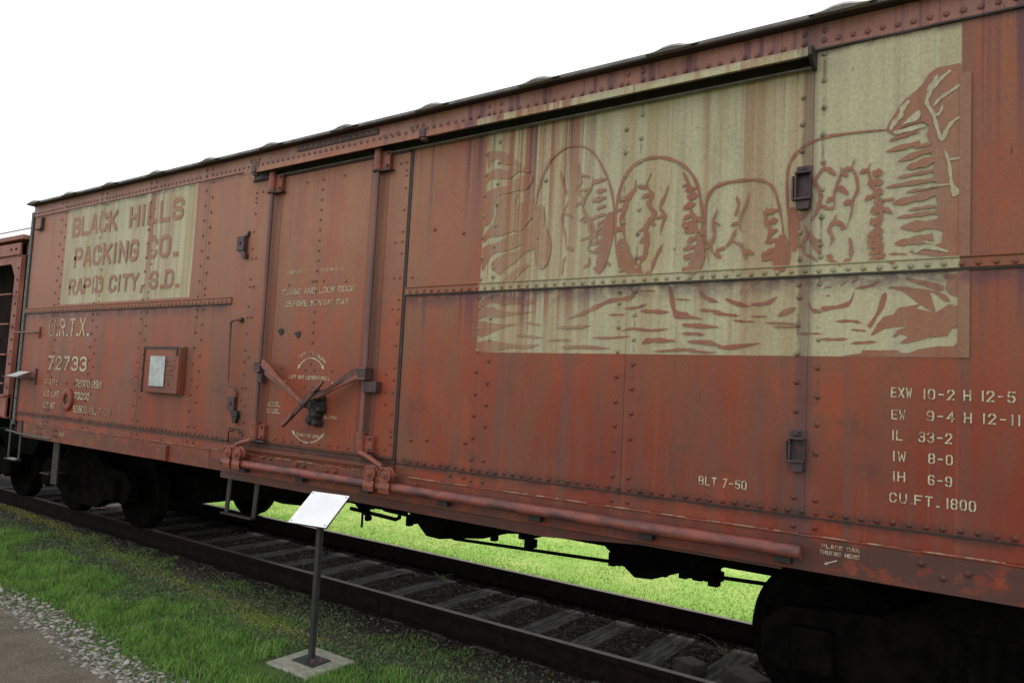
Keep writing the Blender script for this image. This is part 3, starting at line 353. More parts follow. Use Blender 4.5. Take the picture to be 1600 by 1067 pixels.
[(-1.975,2.115),(-1.966,2.116),(-1.959,2.121),(-1.949,2.124),(-1.938,2.122),(-1.924,2.126),(-1.906,2.131),(-1.885,2.127),(-1.862,2.124),(-1.837,2.127),(-1.807,2.131),(-1.781,2.131),(-1.762,2.133),(-1.762,2.138),(-1.781,2.143),(-1.807,2.145),(-1.837,2.151),(-1.863,2.156),(-1.886,2.153),(-1.907,2.151),(-1.928,2.154),(-1.947,2.154),(-1.961,2.143),(-1.97,2.133),(-1.976,2.126),(-1.978,2.118)],
[(-1.691,2.131),(-1.668,2.124),(-1.634,2.121),(-1.599,2.12),(-1.57,2.113),(-1.548,2.11),(-1.527,2.11),(-1.51,2.108),(-1.497,2.108),(-1.495,2.112),(-1.506,2.119),(-1.523,2.127),(-1.543,2.137),(-1.568,2.142),(-1.599,2.14),(-1.634,2.141),(-1.668,2.14),(-1.691,2.135)],
[(-1.9,2.071),(-1.877,2.071),(-1.845,2.07),(-1.811,2.072),(-1.782,2.075),(-1.757,2.074),(-1.736,2.075),(-1.716,2.079),(-1.695,2.08),(-1.672,2.074),(-1.648,2.07),(-1.623,2.069),(-1.599,2.065),(-1.575,2.063),(-1.551,2.066),(-1.53,2.068),(-1.515,2.069),(-1.515,2.072),(-1.53,2.073),(-1.551,2.075),(-1.575,2.078),(-1.598,2.079),(-1.621,2.081),(-1.645,2.089),(-1.67,2.093),(-1.695,2.093),(-1.717,2.094),(-1.739,2.095),(-1.76,2.092),(-1.783,2.087),(-1.813,2.085),(-1.847,2.082),(-1.878,2.077),(-1.9,2.073)],
[(-1.628,2.316),(-1.614,2.313),(-1.594,2.306),(-1.572,2.304),(-1.552,2.305),(-1.532,2.301),(-1.513,2.296),(-1.494,2.297),(-1.482,2.298),(-1.482,2.299),(-1.493,2.304),(-1.511,2.312),(-1.531,2.314),(-1.551,2.315),(-1.571,2.32),(-1.594,2.323),(-1.614,2.319),(-1.628,2.318)],
[(-1.543,2.294),(-1.53,2.29),(-1.51,2.284),(-1.488,2.282),(-1.467,2.282),(-1.445,2.278),(-1.422,2.273),(-1.4,2.275),(-1.385,2.276),(-1.385,2.277),(-1.4,2.282),(-1.42,2.29),(-1.444,2.291),(-1.466,2.293),(-1.488,2.297),(-1.51,2.3),(-1.529,2.297),(-1.543,2.296)],
[(-1.628,2.424),(-1.623,2.412),(-1.614,2.398),(-1.597,2.387),(-1.582,2.374),(-1.564,2.363),(-1.543,2.358),(-1.523,2.358),(-1.51,2.356),(-1.509,2.359),(-1.521,2.366),(-1.538,2.377),(-1.556,2.386),(-1.573,2.391),(-1.587,2.399),(-1.599,2.413),(-1.613,2.422),(-1.626,2.426)],
[(-2.002,2.442),(-1.992,2.44),(-1.979,2.438),(-1.964,2.436),(-1.95,2.435),(-1.937,2.436),(-1.923,2.436),(-1.911,2.436),(-1.903,2.438),(-1.903,2.44),(-1.912,2.442),(-1.923,2.443),(-1.937,2.443),(-1.95,2.445),(-1.964,2.446),(-1.979,2.445),(-1.992,2.444),(-2.002,2.444)],
[(-1.777,2.383),(-1.769,2.381),(-1.756,2.379),(-1.743,2.377),(-1.73,2.376),(-1.716,2.376),(-1.701,2.374),(-1.688,2.373),(-1.678,2.375),(-1.678,2.376),(-1.688,2.379),(-1.701,2.382),(-1.716,2.382),(-1.729,2.385),(-1.743,2.387),(-1.757,2.386),(-1.769,2.385),(-1.777,2.384)],
[(-1.71,2.489),(-1.705,2.48),(-1.695,2.475),(-1.684,2.469),(-1.673,2.461),(-1.66,2.459),(-1.645,2.459),(-1.633,2.457),(-1.623,2.459),(-1.622,2.463),(-1.629,2.471),(-1.64,2.477),(-1.653,2.485),(-1.664,2.492),(-1.676,2.492),(-1.689,2.494),(-1.7,2.496),(-1.709,2.493)],
[(-1.424,2.252),(-1.42,2.25),(-1.414,2.248),(-1.407,2.246),(-1.4,2.246),(-1.392,2.248),(-1.383,2.247),(-1.375,2.248),(-1.369,2.251),(-1.37,2.252),(-1.375,2.254),(-1.384,2.255),(-1.392,2.254),(-1.4,2.255),(-1.407,2.257),(-1.414,2.255),(-1.42,2.254),(-1.424,2.253)],
[(-2.773,2.643),(-2.78,2.687),(-2.789,2.75),(-2.798,2.821),(-2.806,2.886),(-2.807,2.943),(-2.804,2.999),(-2.801,3.053),(-2.796,3.104),(-2.784,3.151),(-2.769,3.194),(-2.757,3.235),(-2.742,3.272),(-2.723,3.302),(-2.706,3.329),(-2.69,3.354),(-2.667,3.374),(-2.638,3.39),(-2.608,3.406),(-2.577,3.42),(-2.544,3.422),(-2.509,3.417),(-2.471,3.41),(-2.434,3.397),(-2.403,3.376),(-2.377,3.35),(-2.349,3.32),(-2.326,3.284),(-2.307,3.246),(-2.285,3.208),(-2.263,3.169),(-2.247,3.126),(-2.236,3.081),(-2.222,3.032),(-2.211,2.979),(-2.206,2.925),(-2.206,2.875),(-2.207,2.827),(-2.215,2.78),(-2.227,2.735),(-2.239,2.694),(-2.253,2.654),(-2.27,2.617),(-2.288,2.585),(-2.299,2.562),(-2.296,2.561),(-2.284,2.583),(-2.267,2.615),(-2.248,2.653),(-2.231,2.691),(-2.218,2.732),(-2.208,2.778),(-2.198,2.825),(-2.191,2.873),(-2.193,2.924),(-2.2,2.979),(-2.207,3.032),(-2.216,3.083),(-2.233,3.129),(-2.252,3.172),(-2.269,3.213),(-2.29,3.252),(-2.314,3.289),(-2.338,3.325),(-2.362,3.36),(-2.394,3.387),(-2.43,3.407),(-2.469,3.424),(-2.509,3.436),(-2.548,3.437),(-2.583,3.431),(-2.619,3.422),(-2.652,3.406),(-2.678,3.385),(-2.702,3.363),(-2.725,3.341),(-2.742,3.312),(-2.755,3.279),(-2.772,3.242),(-2.789,3.201),(-2.799,3.155),(-2.806,3.107),(-2.814,3.056),(-2.817,3.001),(-2.815,2.944),(-2.812,2.886),(-2.806,2.821),(-2.795,2.75),(-2.783,2.687),(-2.775,2.643)],
[(-2.138,2.566),(-2.146,2.597),(-2.158,2.643),(-2.171,2.696),(-2.18,2.75),(-2.182,2.809),(-2.183,2.873),(-2.184,2.938),(-2.179,2.994),(-2.168,3.04),(-2.16,3.082),(-2.15,3.119),(-2.133,3.149),(-2.117,3.173),(-2.105,3.196),(-2.088,3.213),(-2.064,3.224),(-2.041,3.235),(-2.016,3.247),(-1.987,3.252),(-1.958,3.251),(-1.932,3.252),(-1.904,3.252),(-1.877,3.243),(-1.85,3.232),(-1.821,3.222),(-1.791,3.207),(-1.766,3.186),(-1.742,3.165),(-1.718,3.143),(-1.698,3.116),(-1.684,3.085),(-1.669,3.052),(-1.653,3.013),(-1.645,2.969),(-1.639,2.923),(-1.632,2.879),(-1.628,2.835),(-1.629,2.793),(-1.632,2.751),(-1.635,2.709),(-1.644,2.665),(-1.659,2.621),(-1.673,2.581),(-1.681,2.553),(-1.679,2.552),(-1.668,2.579),(-1.653,2.618),(-1.639,2.663),(-1.628,2.707),(-1.62,2.748),(-1.617,2.791),(-1.618,2.835),(-1.618,2.878),(-1.62,2.923),(-1.629,2.97),(-1.64,3.015),(-1.649,3.056),(-1.663,3.092),(-1.685,3.123),(-1.706,3.151),(-1.727,3.179),(-1.754,3.202),(-1.785,3.22),(-1.815,3.238),(-1.844,3.254),(-1.874,3.262),(-1.904,3.267),(-1.934,3.273),(-1.964,3.276),(-1.993,3.27),(-2.023,3.263),(-2.054,3.258),(-2.08,3.245),(-2.1,3.226),(-2.12,3.209),(-2.141,3.189),(-2.154,3.16),(-2.165,3.125),(-2.179,3.089),(-2.19,3.046),(-2.193,2.997),(-2.195,2.94),(-2.198,2.875),(-2.195,2.81),(-2.188,2.75),(-2.178,2.695),(-2.165,2.642),(-2.151,2.597),(-2.141,2.565)],
[(-1.572,2.572),(-1.577,2.611),(-1.584,2.666),(-1.593,2.727),(-1.599,2.781),(-1.6,2.828),(-1.6,2.874),(-1.6,2.915),(-1.595,2.95),(-1.584,2.976),(-1.574,2.996),(-1.563,3.014),(-1.545,3.027),(-1.521,3.033),(-1.492,3.04),(-1.461,3.045),(-1.428,3.044),(-1.396,3.043),(-1.363,3.045),(-1.331,3.043),(-1.303,3.035),(-1.28,3.027),(-1.26,3.02),(-1.243,3.008),(-1.23,2.989),(-1.217,2.966),(-1.205,2.938),(-1.197,2.904),(-1.19,2.869),(-1.179,2.831),(-1.169,2.79),(-1.164,2.748),(-1.162,2.708),(-1.163,2.667),(-1.17,2.624),(-1.178,2.587),(-1.182,2.56),(-1.18,2.56),(-1.174,2.586),(-1.166,2.623),(-1.158,2.665),(-1.153,2.707),(-1.155,2.748),(-1.162,2.79),(-1.168,2.832),(-1.174,2.871),(-1.184,2.906),(-1.194,2.94),(-1.203,2.971),(-1.216,2.998),(-1.236,3.017),(-1.255,3.031),(-1.276,3.044),(-1.301,3.052),(-1.331,3.055),(-1.364,3.059),(-1.399,3.063),(-1.431,3.06),(-1.463,3.057),(-1.497,3.057),(-1.528,3.052),(-1.553,3.039),(-1.573,3.024),(-1.591,3.008),(-1.601,2.984),(-1.606,2.953),(-1.611,2.917),(-1.614,2.875),(-1.61,2.829),(-1.606,2.781),(-1.6,2.727),(-1.591,2.666),(-1.58,2.61),(-1.573,2.572)],
[(-1.107,2.615),(-1.111,2.65),(-1.116,2.7),(-1.123,2.757),(-1.129,2.812),(-1.132,2.866),(-1.134,2.924),(-1.138,2.98),(-1.139,3.026),(-1.135,3.06),(-1.131,3.085),(-1.127,3.108),(-1.118,3.128),(-1.103,3.145),(-1.089,3.164),(-1.072,3.181),(-1.05,3.193),(-1.026,3.202),(-1.001,3.213),(-0.973,3.221),(-0.941,3.223),(-0.906,3.226),(-0.868,3.229),(-0.828,3.228),(-0.791,3.226),(-0.752,3.225),(-0.713,3.224),(-0.679,3.222),(-0.655,3.221),(-0.655,3.223),(-0.679,3.226),(-0.713,3.229),(-0.753,3.233),(-0.792,3.237),(-0.83,3.237),(-0.869,3.239),(-0.909,3.243),(-0.945,3.24),(-0.977,3.233),(-1.007,3.227),(-1.035,3.22),(-1.058,3.207),(-1.079,3.191),(-1.1,3.177),(-1.118,3.159),(-1.129,3.135),(-1.138,3.113),(-1.147,3.092),(-1.151,3.064),(-1.15,3.028),(-1.151,2.981),(-1.149,2.925),(-1.143,2.867),(-1.136,2.812),(-1.13,2.756),(-1.123,2.7),(-1.114,2.65),(-1.109,2.615)],
[(-2.622,3.281),(-2.62,3.264),(-2.618,3.239),(-2.611,3.211),(-2.6,3.185),(-2.591,3.16),(-2.583,3.134),(-2.57,3.112),(-2.559,3.097),(-2.558,3.097),(-2.56,3.114),(-2.565,3.137),(-2.577,3.162),(-2.586,3.187),(-2.591,3.212),(-2.601,3.24),(-2.613,3.264),(-2.62,3.281)],
[(-2.581,2.983),(-2.574,2.979),(-2.565,2.973),(-2.554,2.967),(-2.544,2.964),(-2.533,2.959),(-2.523,2.95),(-2.511,2.944),(-2.501,2.941),(-2.5,2.942),(-2.505,2.95),(-2.514,2.959),(-2.527,2.966),(-2.538,2.974),(-2.549,2.981),(-2.562,2.984),(-2.573,2.984),(-2.581,2.984)],
[(-2.548,2.751),(-2.543,2.744),(-2.537,2.737),(-2.527,2.738),(-2.52,2.733),(-2.514,2.726),(-2.504,2.723),(-2.492,2.722),(-2.484,2.721),(-2.482,2.724),(-2.486,2.73),(-2.491,2.74),(-2.499,2.749),(-2.511,2.751),(-2.521,2.754),(-2.53,2.761),(-2.54,2.758),(-2.547,2.754)],
[(-2.542,3.058),(-2.551,3.046),(-2.565,3.027),(-2.579,3.007),(-2.587,2.986),(-2.591,2.968),(-2.596,2.951),(-2.595,2.933),(-2.589,2.914),(-2.585,2.893),(-2.58,2.87),(-2.57,2.849),(-2.562,2.828),(-2.559,2.807),(-2.556,2.786),(-2.551,2.766),(-2.548,2.753),(-2.546,2.753),(-2.546,2.766),(-2.545,2.785),(-2.547,2.807),(-2.551,2.829),(-2.555,2.851),(-2.561,2.873),(-2.571,2.894),(-2.577,2.914),(-2.577,2.931),(-2.577,2.948),(-2.578,2.964),(-2.574,2.981),(-2.566,3),(-2.556,3.023),(-2.547,3.043),(-2.54,3.057)],
[(-2.545,2.693),(-2.551,2.688),(-2.562,2.681),(-2.568,2.669),(-2.569,2.652),(-2.573,2.63),(-2.578,2.604),(-2.575,2.578),(-2.572,2.56),(-2.57,2.559),(-2.565,2.576),(-2.557,2.601),(-2.558,2.627),(-2.556,2.648),(-2.548,2.662),(-2.543,2.673),(-2.544,2.685),(-2.542,2.692)],
[(-2.471,3.229),(-2.464,3.224),(-2.454,3.216),(-2.442,3.21),(-2.43,3.208),(-2.418,3.204),(-2.407,3.198),(-2.395,3.198),(-2.387,3.199),(-2.387,3.201),(-2.394,3.206),(-2.404,3.213),(-2.416,3.215),(-2.427,3.219),(-2.438,3.225),(-2.45,3.229),(-2.462,3.229),(-2.47,3.231)],
[(-2.475,3.131),(-2.47,3.127),(-2.463,3.12),(-2.454,3.116),(-2.444,3.115),(-2.436,3.111),(-2.427,3.106),(-2.418,3.106),(-2.411,3.107),(-2.411,3.108),(-2.415,3.114),(-2.422,3.12),(-2.432,3.122),(-2.441,3.126),(-2.449,3.131),(-2.459,3.134),(-2.468,3.133),(-2.474,3.133)],
[(-2.427,3.045),(-2.434,3.048),(-2.444,3.054),(-2.453,3.05),(-2.462,3.045),(-2.474,3.042),(-2.483,3.036),(-2.485,3.024),(-2.488,3.017),(-2.486,3.015),(-2.478,3.017),(-2.465,3.018),(-2.457,3.025),(-2.453,3.032),(-2.445,3.032),(-2.437,3.031),(-2.431,3.038),(-2.427,3.042)],
[(-2.484,3.309),(-2.486,3.294),(-2.485,3.273),(-2.481,3.249),(-2.482,3.23),(-2.482,3.214),(-2.474,3.202),(-2.467,3.193),(-2.471,3.186),(-2.475,3.179),(-2.478,3.166),(-2.485,3.151),(-2.49,3.132),(-2.477,3.108),(-2.457,3.083),(-2.441,3.059),(-2.429,3.043),(-2.425,3.044),(-2.433,3.062),(-2.447,3.086),(-2.456,3.113),(-2.46,3.132),(-2.463,3.144),(-2.457,3.154),(-2.445,3.163),(-2.442,3.179),(-2.448,3.194),(-2.449,3.206),(-2.45,3.218),(-2.458,3.23),(-2.466,3.249),(-2.469,3.272),(-2.475,3.293),(-2.481,3.309)],
[(-2.385,2.918),(-2.389,2.92),(-2.396,2.923),(-2.403,2.923),(-2.409,2.919),(-2.415,2.916),(-2.423,2.914),(-2.426,2.908),(-2.427,2.903),(-2.426,2.902),(-2.42,2.901),(-2.412,2.901),(-2.408,2.906),(-2.403,2.908),(-2.397,2.907),(-2.391,2.909),(-2.387,2.914),(-2.384,2.916)],
[(-2.358,2.807),(-2.366,2.807),(-2.378,2.809),(-2.391,2.808),(-2.402,2.804),(-2.413,2.801),(-2.426,2.8),(-2.435,2.794),(-2.442,2.789),(-2.441,2.788),(-2.432,2.786),(-2.42,2.786),(-2.409,2.791),(-2.397,2.793),(-2.385,2.793),(-2.374,2.797),(-2.364,2.802),(-2.358,2.805)],
[(-2.384,2.719),(-2.378,2.715),(-2.37,2.71),(-2.36,2.705),(-2.35,2.703),(-2.34,2.699),(-2.33,2.692),(-2.32,2.689),(-2.312,2.688),(-2.311,2.689),(-2.316,2.695),(-2.324,2.702),(-2.336,2.706),(-2.346,2.712),(-2.356,2.718),(-2.367,2.72),(-2.377,2.72),(-2.384,2.72)],
[(-2.438,3.003),(-2.431,2.985),(-2.418,2.961),(-2.402,2.937),(-2.395,2.915),(-2.394,2.899),(-2.389,2.884),(-2.384,2.87),(-2.385,2.855),(-2.382,2.84),(-2.373,2.83),(-2.369,2.821),(-2.372,2.809),(-2.373,2.789),(-2.375,2.762),(-2.382,2.737),(-2.386,2.72),(-2.382,2.719),(-2.375,2.735),(-2.365,2.758),(-2.351,2.782),(-2.344,2.803),(-2.348,2.821),(-2.352,2.835),(-2.353,2.846),(-2.359,2.857),(-2.365,2.87),(-2.363,2.884),(-2.363,2.901),(-2.374,2.92),(-2.389,2.941),(-2.404,2.967),(-2.421,2.989),(-2.435,3.004)],
[(-2.364,2.624),(-2.369,2.627),(-2.377,2.632),(-2.383,2.628),(-2.389,2.625),(-2.398,2.625),(-2.405,2.622),(-2.406,2.614),(-2.408,2.609),(-2.407,2.607),(-2.401,2.606),(-2.391,2.603),(-2.386,2.606),(-2.382,2.611),(-2.376,2.611),(-2.369,2.61),(-2.366,2.617),(-2.363,2.622)],
[(-2.373,2.677),(-2.374,2.671),(-2.377,2.663),(-2.375,2.654),(-2.371,2.647),(-2.37,2.64),(-2.373,2.634),(-2.368,2.627),(-2.364,2.623),(-2.363,2.623),(-2.359,2.626),(-2.354,2.632),(-2.357,2.639),(-2.358,2.647),(-2.356,2.656),(-2.36,2.665),(-2.367,2.672),(-2.371,2.678)],
[(-2.375,3.124),(-2.38,3.127),(-2.387,3.132),(-2.393,3.13),(-2.397,3.126),(-2.404,3.127),(-2.411,3.128),(-2.413,3.121),(-2.415,3.116),(-2.414,3.114),(-2.409,3.112),(-2.401,3.107),(-2.396,3.11),(-2.392,3.113),(-2.386,3.112),(-2.38,3.111),(-2.377,3.118),(-2.374,3.122)],
[(-2.39,2.942),(-2.397,2.943),(-2.407,2.947),(-2.417,2.947),(-2.426,2.941),(-2.435,2.936),(-2.447,2.932),(-2.452,2.922),(-2.455,2.915),(-2.453,2.914),(-2.445,2.915),(-2.434,2.918),(-2.426,2.926),(-2.419,2.93),(-2.41,2.93),(-2.402,2.932),(-2.395,2.937),(-2.39,2.94)],
[(-2.29,2.725),(-2.284,2.721),(-2.276,2.714),(-2.267,2.71),(-2.258,2.709),(-2.249,2.703),(-2.241,2.694),(-2.229,2.691),(-2.221,2.689),(-2.22,2.69),(-2.224,2.697),(-2.23,2.708),(-2.242,2.713),(-2.252,2.719),(-2.262,2.726),(-2.272,2.729),(-2.283,2.727),(-2.289,2.727)],
[(-2.294,2.654),(-2.287,2.65),(-2.277,2.642),(-2.266,2.638),(-2.254,2.636),(-2.243,2.628),(-2.233,2.617),(-2.218,2.61),(-2.208,2.606),(-2.207,2.607),(-2.212,2.616),(-2.22,2.629),(-2.235,2.638),(-2.248,2.646),(-2.26,2.654),(-2.273,2.658),(-2.286,2.656),(-2.294,2.656)],
[(-2.269,2.585),(-2.275,2.585),(-2.282,2.585),(-2.291,2.586),(-2.297,2.583),(-2.304,2.581),(-2.312,2.581),(-2.319,2.579),(-2.323,2.576),(-2.322,2.574),(-2.317,2.572),(-2.31,2.571),(-2.302,2.573),(-2.294,2.573),(-2.286,2.573),(-2.279,2.577),(-2.273,2.581),(-2.269,2.583)],
[(-2.365,3.202),(-2.367,3.187),(-2.37,3.166),(-2.374,3.143),(-2.378,3.124),(-2.386,3.113),(-2.397,3.106),(-2.408,3.097),(-2.416,3.083),(-2.427,3.067),(-2.438,3.049),(-2.442,3.027),(-2.441,3.006),(-2.436,2.986),(-2.424,2.967),(-2.407,2.953),(-2.395,2.938),(-2.388,2.924),(-2.378,2.913),(-2.368,2.904),(-2.363,2.89),(-2.359,2.874),(-2.353,2.855),(-2.346,2.834),(-2.342,2.812),(-2.332,2.789),(-2.316,2.767),(-2.303,2.745),(-2.298,2.725),(-2.295,2.708),(-2.295,2.69),(-2.298,2.673),(-2.299,2.655),(-2.293,2.635),(-2.284,2.614),(-2.276,2.596),(-2.271,2.583),(-2.268,2.584),(-2.272,2.597),(-2.28,2.615),(-2.286,2.636),(-2.289,2.655),(-2.289,2.671),(-2.286,2.688),(-2.281,2.706),(-2.281,2.726),(-2.292,2.748),(-2.304,2.771),(-2.314,2.795),(-2.325,2.815),(-2.334,2.835),(-2.337,2.856),(-2.339,2.876),(-2.348,2.894),(-2.357,2.908),(-2.364,2.922),(-2.372,2.933),(-2.384,2.944),(-2.397,2.959),(-2.408,2.976),(-2.419,2.991),(-2.428,3.006),(-2.426,3.022),(-2.418,3.04),(-2.412,3.06),(-2.406,3.077),(-2.396,3.088),(-2.386,3.096),(-2.378,3.108),(-2.371,3.121),(-2.366,3.141),(-2.364,3.164),(-2.363,3.186),(-2.362,3.201)],
[(-2.267,3.172),(-2.28,3.178),(-2.298,3.181),(-2.316,3.177),(-2.334,3.178),(-2.35,3.177),(-2.361,3.167),(-2.368,3.158),(-2.374,3.152),(-2.371,3.148),(-2.362,3.148),(-2.348,3.147),(-2.334,3.147),(-2.323,3.152),(-2.31,3.158),(-2.292,3.156),(-2.276,3.161),(-2.266,3.168)],
[(-2.264,3.105),(-2.276,3.111),(-2.29,3.111),(-2.304,3.108),(-2.317,3.112),(-2.327,3.111),(-2.334,3.104),(-2.34,3.099),(-2.343,3.094),(-2.341,3.089),(-2.335,3.086),(-2.327,3.083),(-2.316,3.079),(-2.307,3.08),(-2.296,3.087),(-2.282,3.088),(-2.269,3.092),(-2.263,3.101)],
[(-2.262,3.053),(-2.275,3.058),(-2.292,3.059),(-2.312,3.063),(-2.329,3.064),(-2.34,3.056),(-2.352,3.052),(-2.362,3.048),(-2.366,3.039),(-2.364,3.034),(-2.353,3.027),(-2.342,3.028),(-2.33,3.028),(-2.315,3.024),(-2.301,3.029),(-2.285,3.036),(-2.27,3.04),(-2.26,3.047)],
[(-2.259,2.999),(-2.269,3.003),(-2.283,3.007),(-2.295,3.001),(-2.307,2.999),(-2.318,2.999),(-2.326,2.994),(-2.327,2.985),(-2.33,2.98),(-2.328,2.977),(-2.321,2.977),(-2.311,2.974),(-2.304,2.976),(-2.299,2.982),(-2.289,2.984),(-2.275,2.983),(-2.265,2.99),(-2.258,2.997)],
[(-2.256,2.942),(-2.269,2.946),(-2.287,2.951),(-2.305,2.946),(-2.322,2.943),(-2.338,2.942),(-2.351,2.935),(-2.358,2.924),(-2.363,2.917),(-2.361,2.915),(-2.352,2.916),(-2.337,2.915),(-2.325,2.92),(-2.315,2.927),(-2.3,2.929),(-2.281,2.927),(-2.266,2.935),(-2.256,2.94)],
[(-2.254,2.901),(-2.264,2.905),(-2.278,2.909),(-2.291,2.904),(-2.302,2.899),(-2.315,2.895),(-2.322,2.886),(-2.322,2.875),(-2.323,2.868),(-2.32,2.866),(-2.314,2.869),(-2.302,2.871),(-2.296,2.877),(-2.292,2.884),(-2.283,2.887),(-2.27,2.886),(-2.26,2.893),(-2.254,2.899)],
[(-2.252,2.863),(-2.262,2.865),(-2.277,2.869),(-2.292,2.866),(-2.304,2.86),(-2.316,2.856),(-2.326,2.849),(-2.328,2.838),(-2.329,2.831),(-2.328,2.829),(-2.32,2.831),(-2.308,2.834),(-2.302,2.841),(-2.296,2.848),(-2.284,2.848),(-2.271,2.849),(-2.26,2.857),(-2.252,2.861)],
[(-2.251,2.828),(-2.264,2.831),(-2.284,2.835),(-2.304,2.832),(-2.321,2.827),(-2.339,2.825),(-2.354,2.819),(-2.362,2.807),(-2.369,2.8),(-2.367,2.798),(-2.357,2.8),(-2.341,2.8),(-2.328,2.806),(-2.316,2.813),(-2.298,2.814),(-2.279,2.814),(-2.262,2.821),(-2.25,2.826)],
[(-2.248,2.778),(-2.262,2.783),(-2.281,2.786),(-2.3,2.781),(-2.319,2.779),(-2.337,2.777),(-2.349,2.768),(-2.357,2.756),(-2.363,2.749),(-2.361,2.746),(-2.351,2.748),(-2.335,2.748),(-2.321,2.751),(-2.31,2.758),(-2.295,2.763),(-2.275,2.762),(-2.259,2.768),(-2.248,2.775)],
[(-2.246,2.727),(-2.259,2.732),(-2.275,2.732),(-2.294,2.733),(-2.312,2.734),(-2.324,2.725),(-2.334,2.715),(-2.343,2.708),(-2.345,2.699),(-2.341,2.694),(-2.33,2.692),(-2.32,2.696),(-2.307,2.698),(-2.295,2.698),(-2.284,2.704),(-2.269,2.71),(-2.254,2.714),(-2.245,2.721)],
[(-2.243,2.669),(-2.254,2.673),(-2.268,2.677),(-2.282,2.671),(-2.295,2.667),(-2.308,2.664),(-2.315,2.655),(-2.316,2.644),(-2.318,2.637),(-2.316,2.635),(-2.309,2.637),(-2.297,2.639),(-2.289,2.643),(-2.284,2.651),(-2.275,2.654),(-2.261,2.653),(-2.25,2.66),(-2.243,2.667)],
[(-2.241,2.614),(-2.253,2.619),(-2.27,2.621),(-2.286,2.615),(-2.302,2.614),(-2.316,2.615),(-2.326,2.61),(-2.333,2.601),(-2.339,2.597),(-2.338,2.594),(-2.33,2.592),(-2.318,2.589),(-2.305,2.588),(-2.295,2.594),(-2.281,2.598),(-2.263,2.597),(-2.249,2.604),(-2.24,2.612)],
[(-2.101,3.038),(-2.109,3.044),(-2.119,3.045),(-2.13,3.044),(-2.144,3.046),(-2.154,3.039),(-2.161,3.028),(-2.168,3.02),(-2.171,3.012),(-2.167,3.008),(-2.157,3.007),(-2.147,3.011),(-2.134,3.012),(-2.125,3.014),(-2.121,3.021),(-2.112,3.023),(-2.104,3.026),(-2.1,3.033)],
[(-2.131,2.966),(-2.139,2.967),(-2.15,2.971),(-2.162,2.969),(-2.172,2.964),(-2.183,2.96),(-2.195,2.956),(-2.202,2.948),(-2.207,2.941),(-2.206,2.939),(-2.197,2.94),(-2.185,2.942),(-2.175,2.949),(-2.166,2.953),(-2.155,2.953),(-2.145,2.955),(-2.137,2.961),(-2.131,2.964)],
[(-2.136,2.845),(-2.143,2.85),(-2.151,2.851),(-2.16,2.852),(-2.172,2.854),(-2.179,2.847),(-2.185,2.838),(-2.191,2.832),(-2.192,2.825),(-2.188,2.82),(-2.179,2.818),(-2.171,2.82),(-2.161,2.82),(-2.153,2.82),(-2.15,2.826),(-2.144,2.83),(-2.137,2.832),(-2.134,2.839)],
[(-2.064,3.139),(-2.066,3.128),(-2.065,3.112),(-2.068,3.096),(-2.076,3.085),(-2.082,3.076),(-2.089,3.066),(-2.104,3.059),(-2.118,3.047),(-2.122,3.027),(-2.129,3.008),(-2.142,2.991),(-2.149,2.972),(-2.149,2.95),(-2.155,2.929),(-2.164,2.91),(-2.163,2.891),(-2.157,2.875),(-2.157,2.863),(-2.154,2.853),(-2.145,2.841),(-2.137,2.82),(-2.132,2.795),(-2.124,2.771),(-2.117,2.754),(-2.113,2.754),(-2.114,2.771),(-2.117,2.796),(-2.124,2.821),(-2.125,2.843),(-2.124,2.858),(-2.128,2.868),(-2.134,2.875),(-2.129,2.885),(-2.125,2.9),(-2.127,2.921),(-2.124,2.941),(-2.113,2.958),(-2.107,2.976),(-2.106,2.997),(-2.096,3.013),(-2.084,3.025),(-2.078,3.037),(-2.072,3.05),(-2.06,3.059),(-2.051,3.073),(-2.053,3.092),(-2.055,3.111),(-2.056,3.127),(-2.058,3.138)],
[(-2.095,2.696),(-2.11,2.694),(-2.13,2.688),(-2.144,2.672),(-2.158,2.656),(-2.162,2.635),(-2.153,2.614),(-2.139,2.596),(-2.132,2.584),(-2.128,2.585),(-2.13,2.599),(-2.131,2.618),(-2.132,2.636),(-2.136,2.648),(-2.13,2.659),(-2.113,2.668),(-2.1,2.681),(-2.093,2.694)],
[(-1.986,3.091),(-1.992,3.097),(-1.998,3.098),(-2.005,3.098),(-2.013,3.101),(-2.019,3.098),(-2.023,3.091),(-2.028,3.087),(-2.029,3.081),(-2.027,3.077),(-2.021,3.073),(-2.014,3.072),(-2.006,3.069),(-2,3.069),(-1.996,3.075),(-1.991,3.077),(-1.986,3.079),(-1.984,3.086)],
[(-1.947,3.039),(-1.955,3.044),(-1.966,3.047),(-1.976,3.042),(-1.988,3.042),(-2,3.041),(-2.009,3.033),(-2.015,3.024),(-2.02,3.018),(-2.018,3.015),(-2.009,3.015),(-1.997,3.014),(-1.985,3.014),(-1.977,3.02),(-1.969,3.025),(-1.958,3.023),(-1.95,3.028),(-1.946,3.036)],
[(-1.962,2.862),(-1.959,2.855),(-1.955,2.849),(-1.948,2.85),(-1.944,2.846),(-1.94,2.84),(-1.933,2.839),(-1.924,2.839),(-1.918,2.838),(-1.916,2.841),(-1.918,2.846),(-1.921,2.855),(-1.926,2.862),(-1.935,2.864),(-1.943,2.865),(-1.949,2.871),(-1.956,2.869),(-1.961,2.864)],
[(-1.982,2.825),(-1.988,2.826),(-1.997,2.83),(-2.007,2.829),(-2.015,2.823),(-2.024,2.819),(-2.034,2.815),(-2.038,2.806),(-2.041,2.799),(-2.04,2.798),(-2.032,2.799),(-2.022,2.801),(-2.015,2.808),(-2.008,2.813),(-2,2.813),(-1.992,2.814),(-1.986,2.82),(-1.982,2.823)],
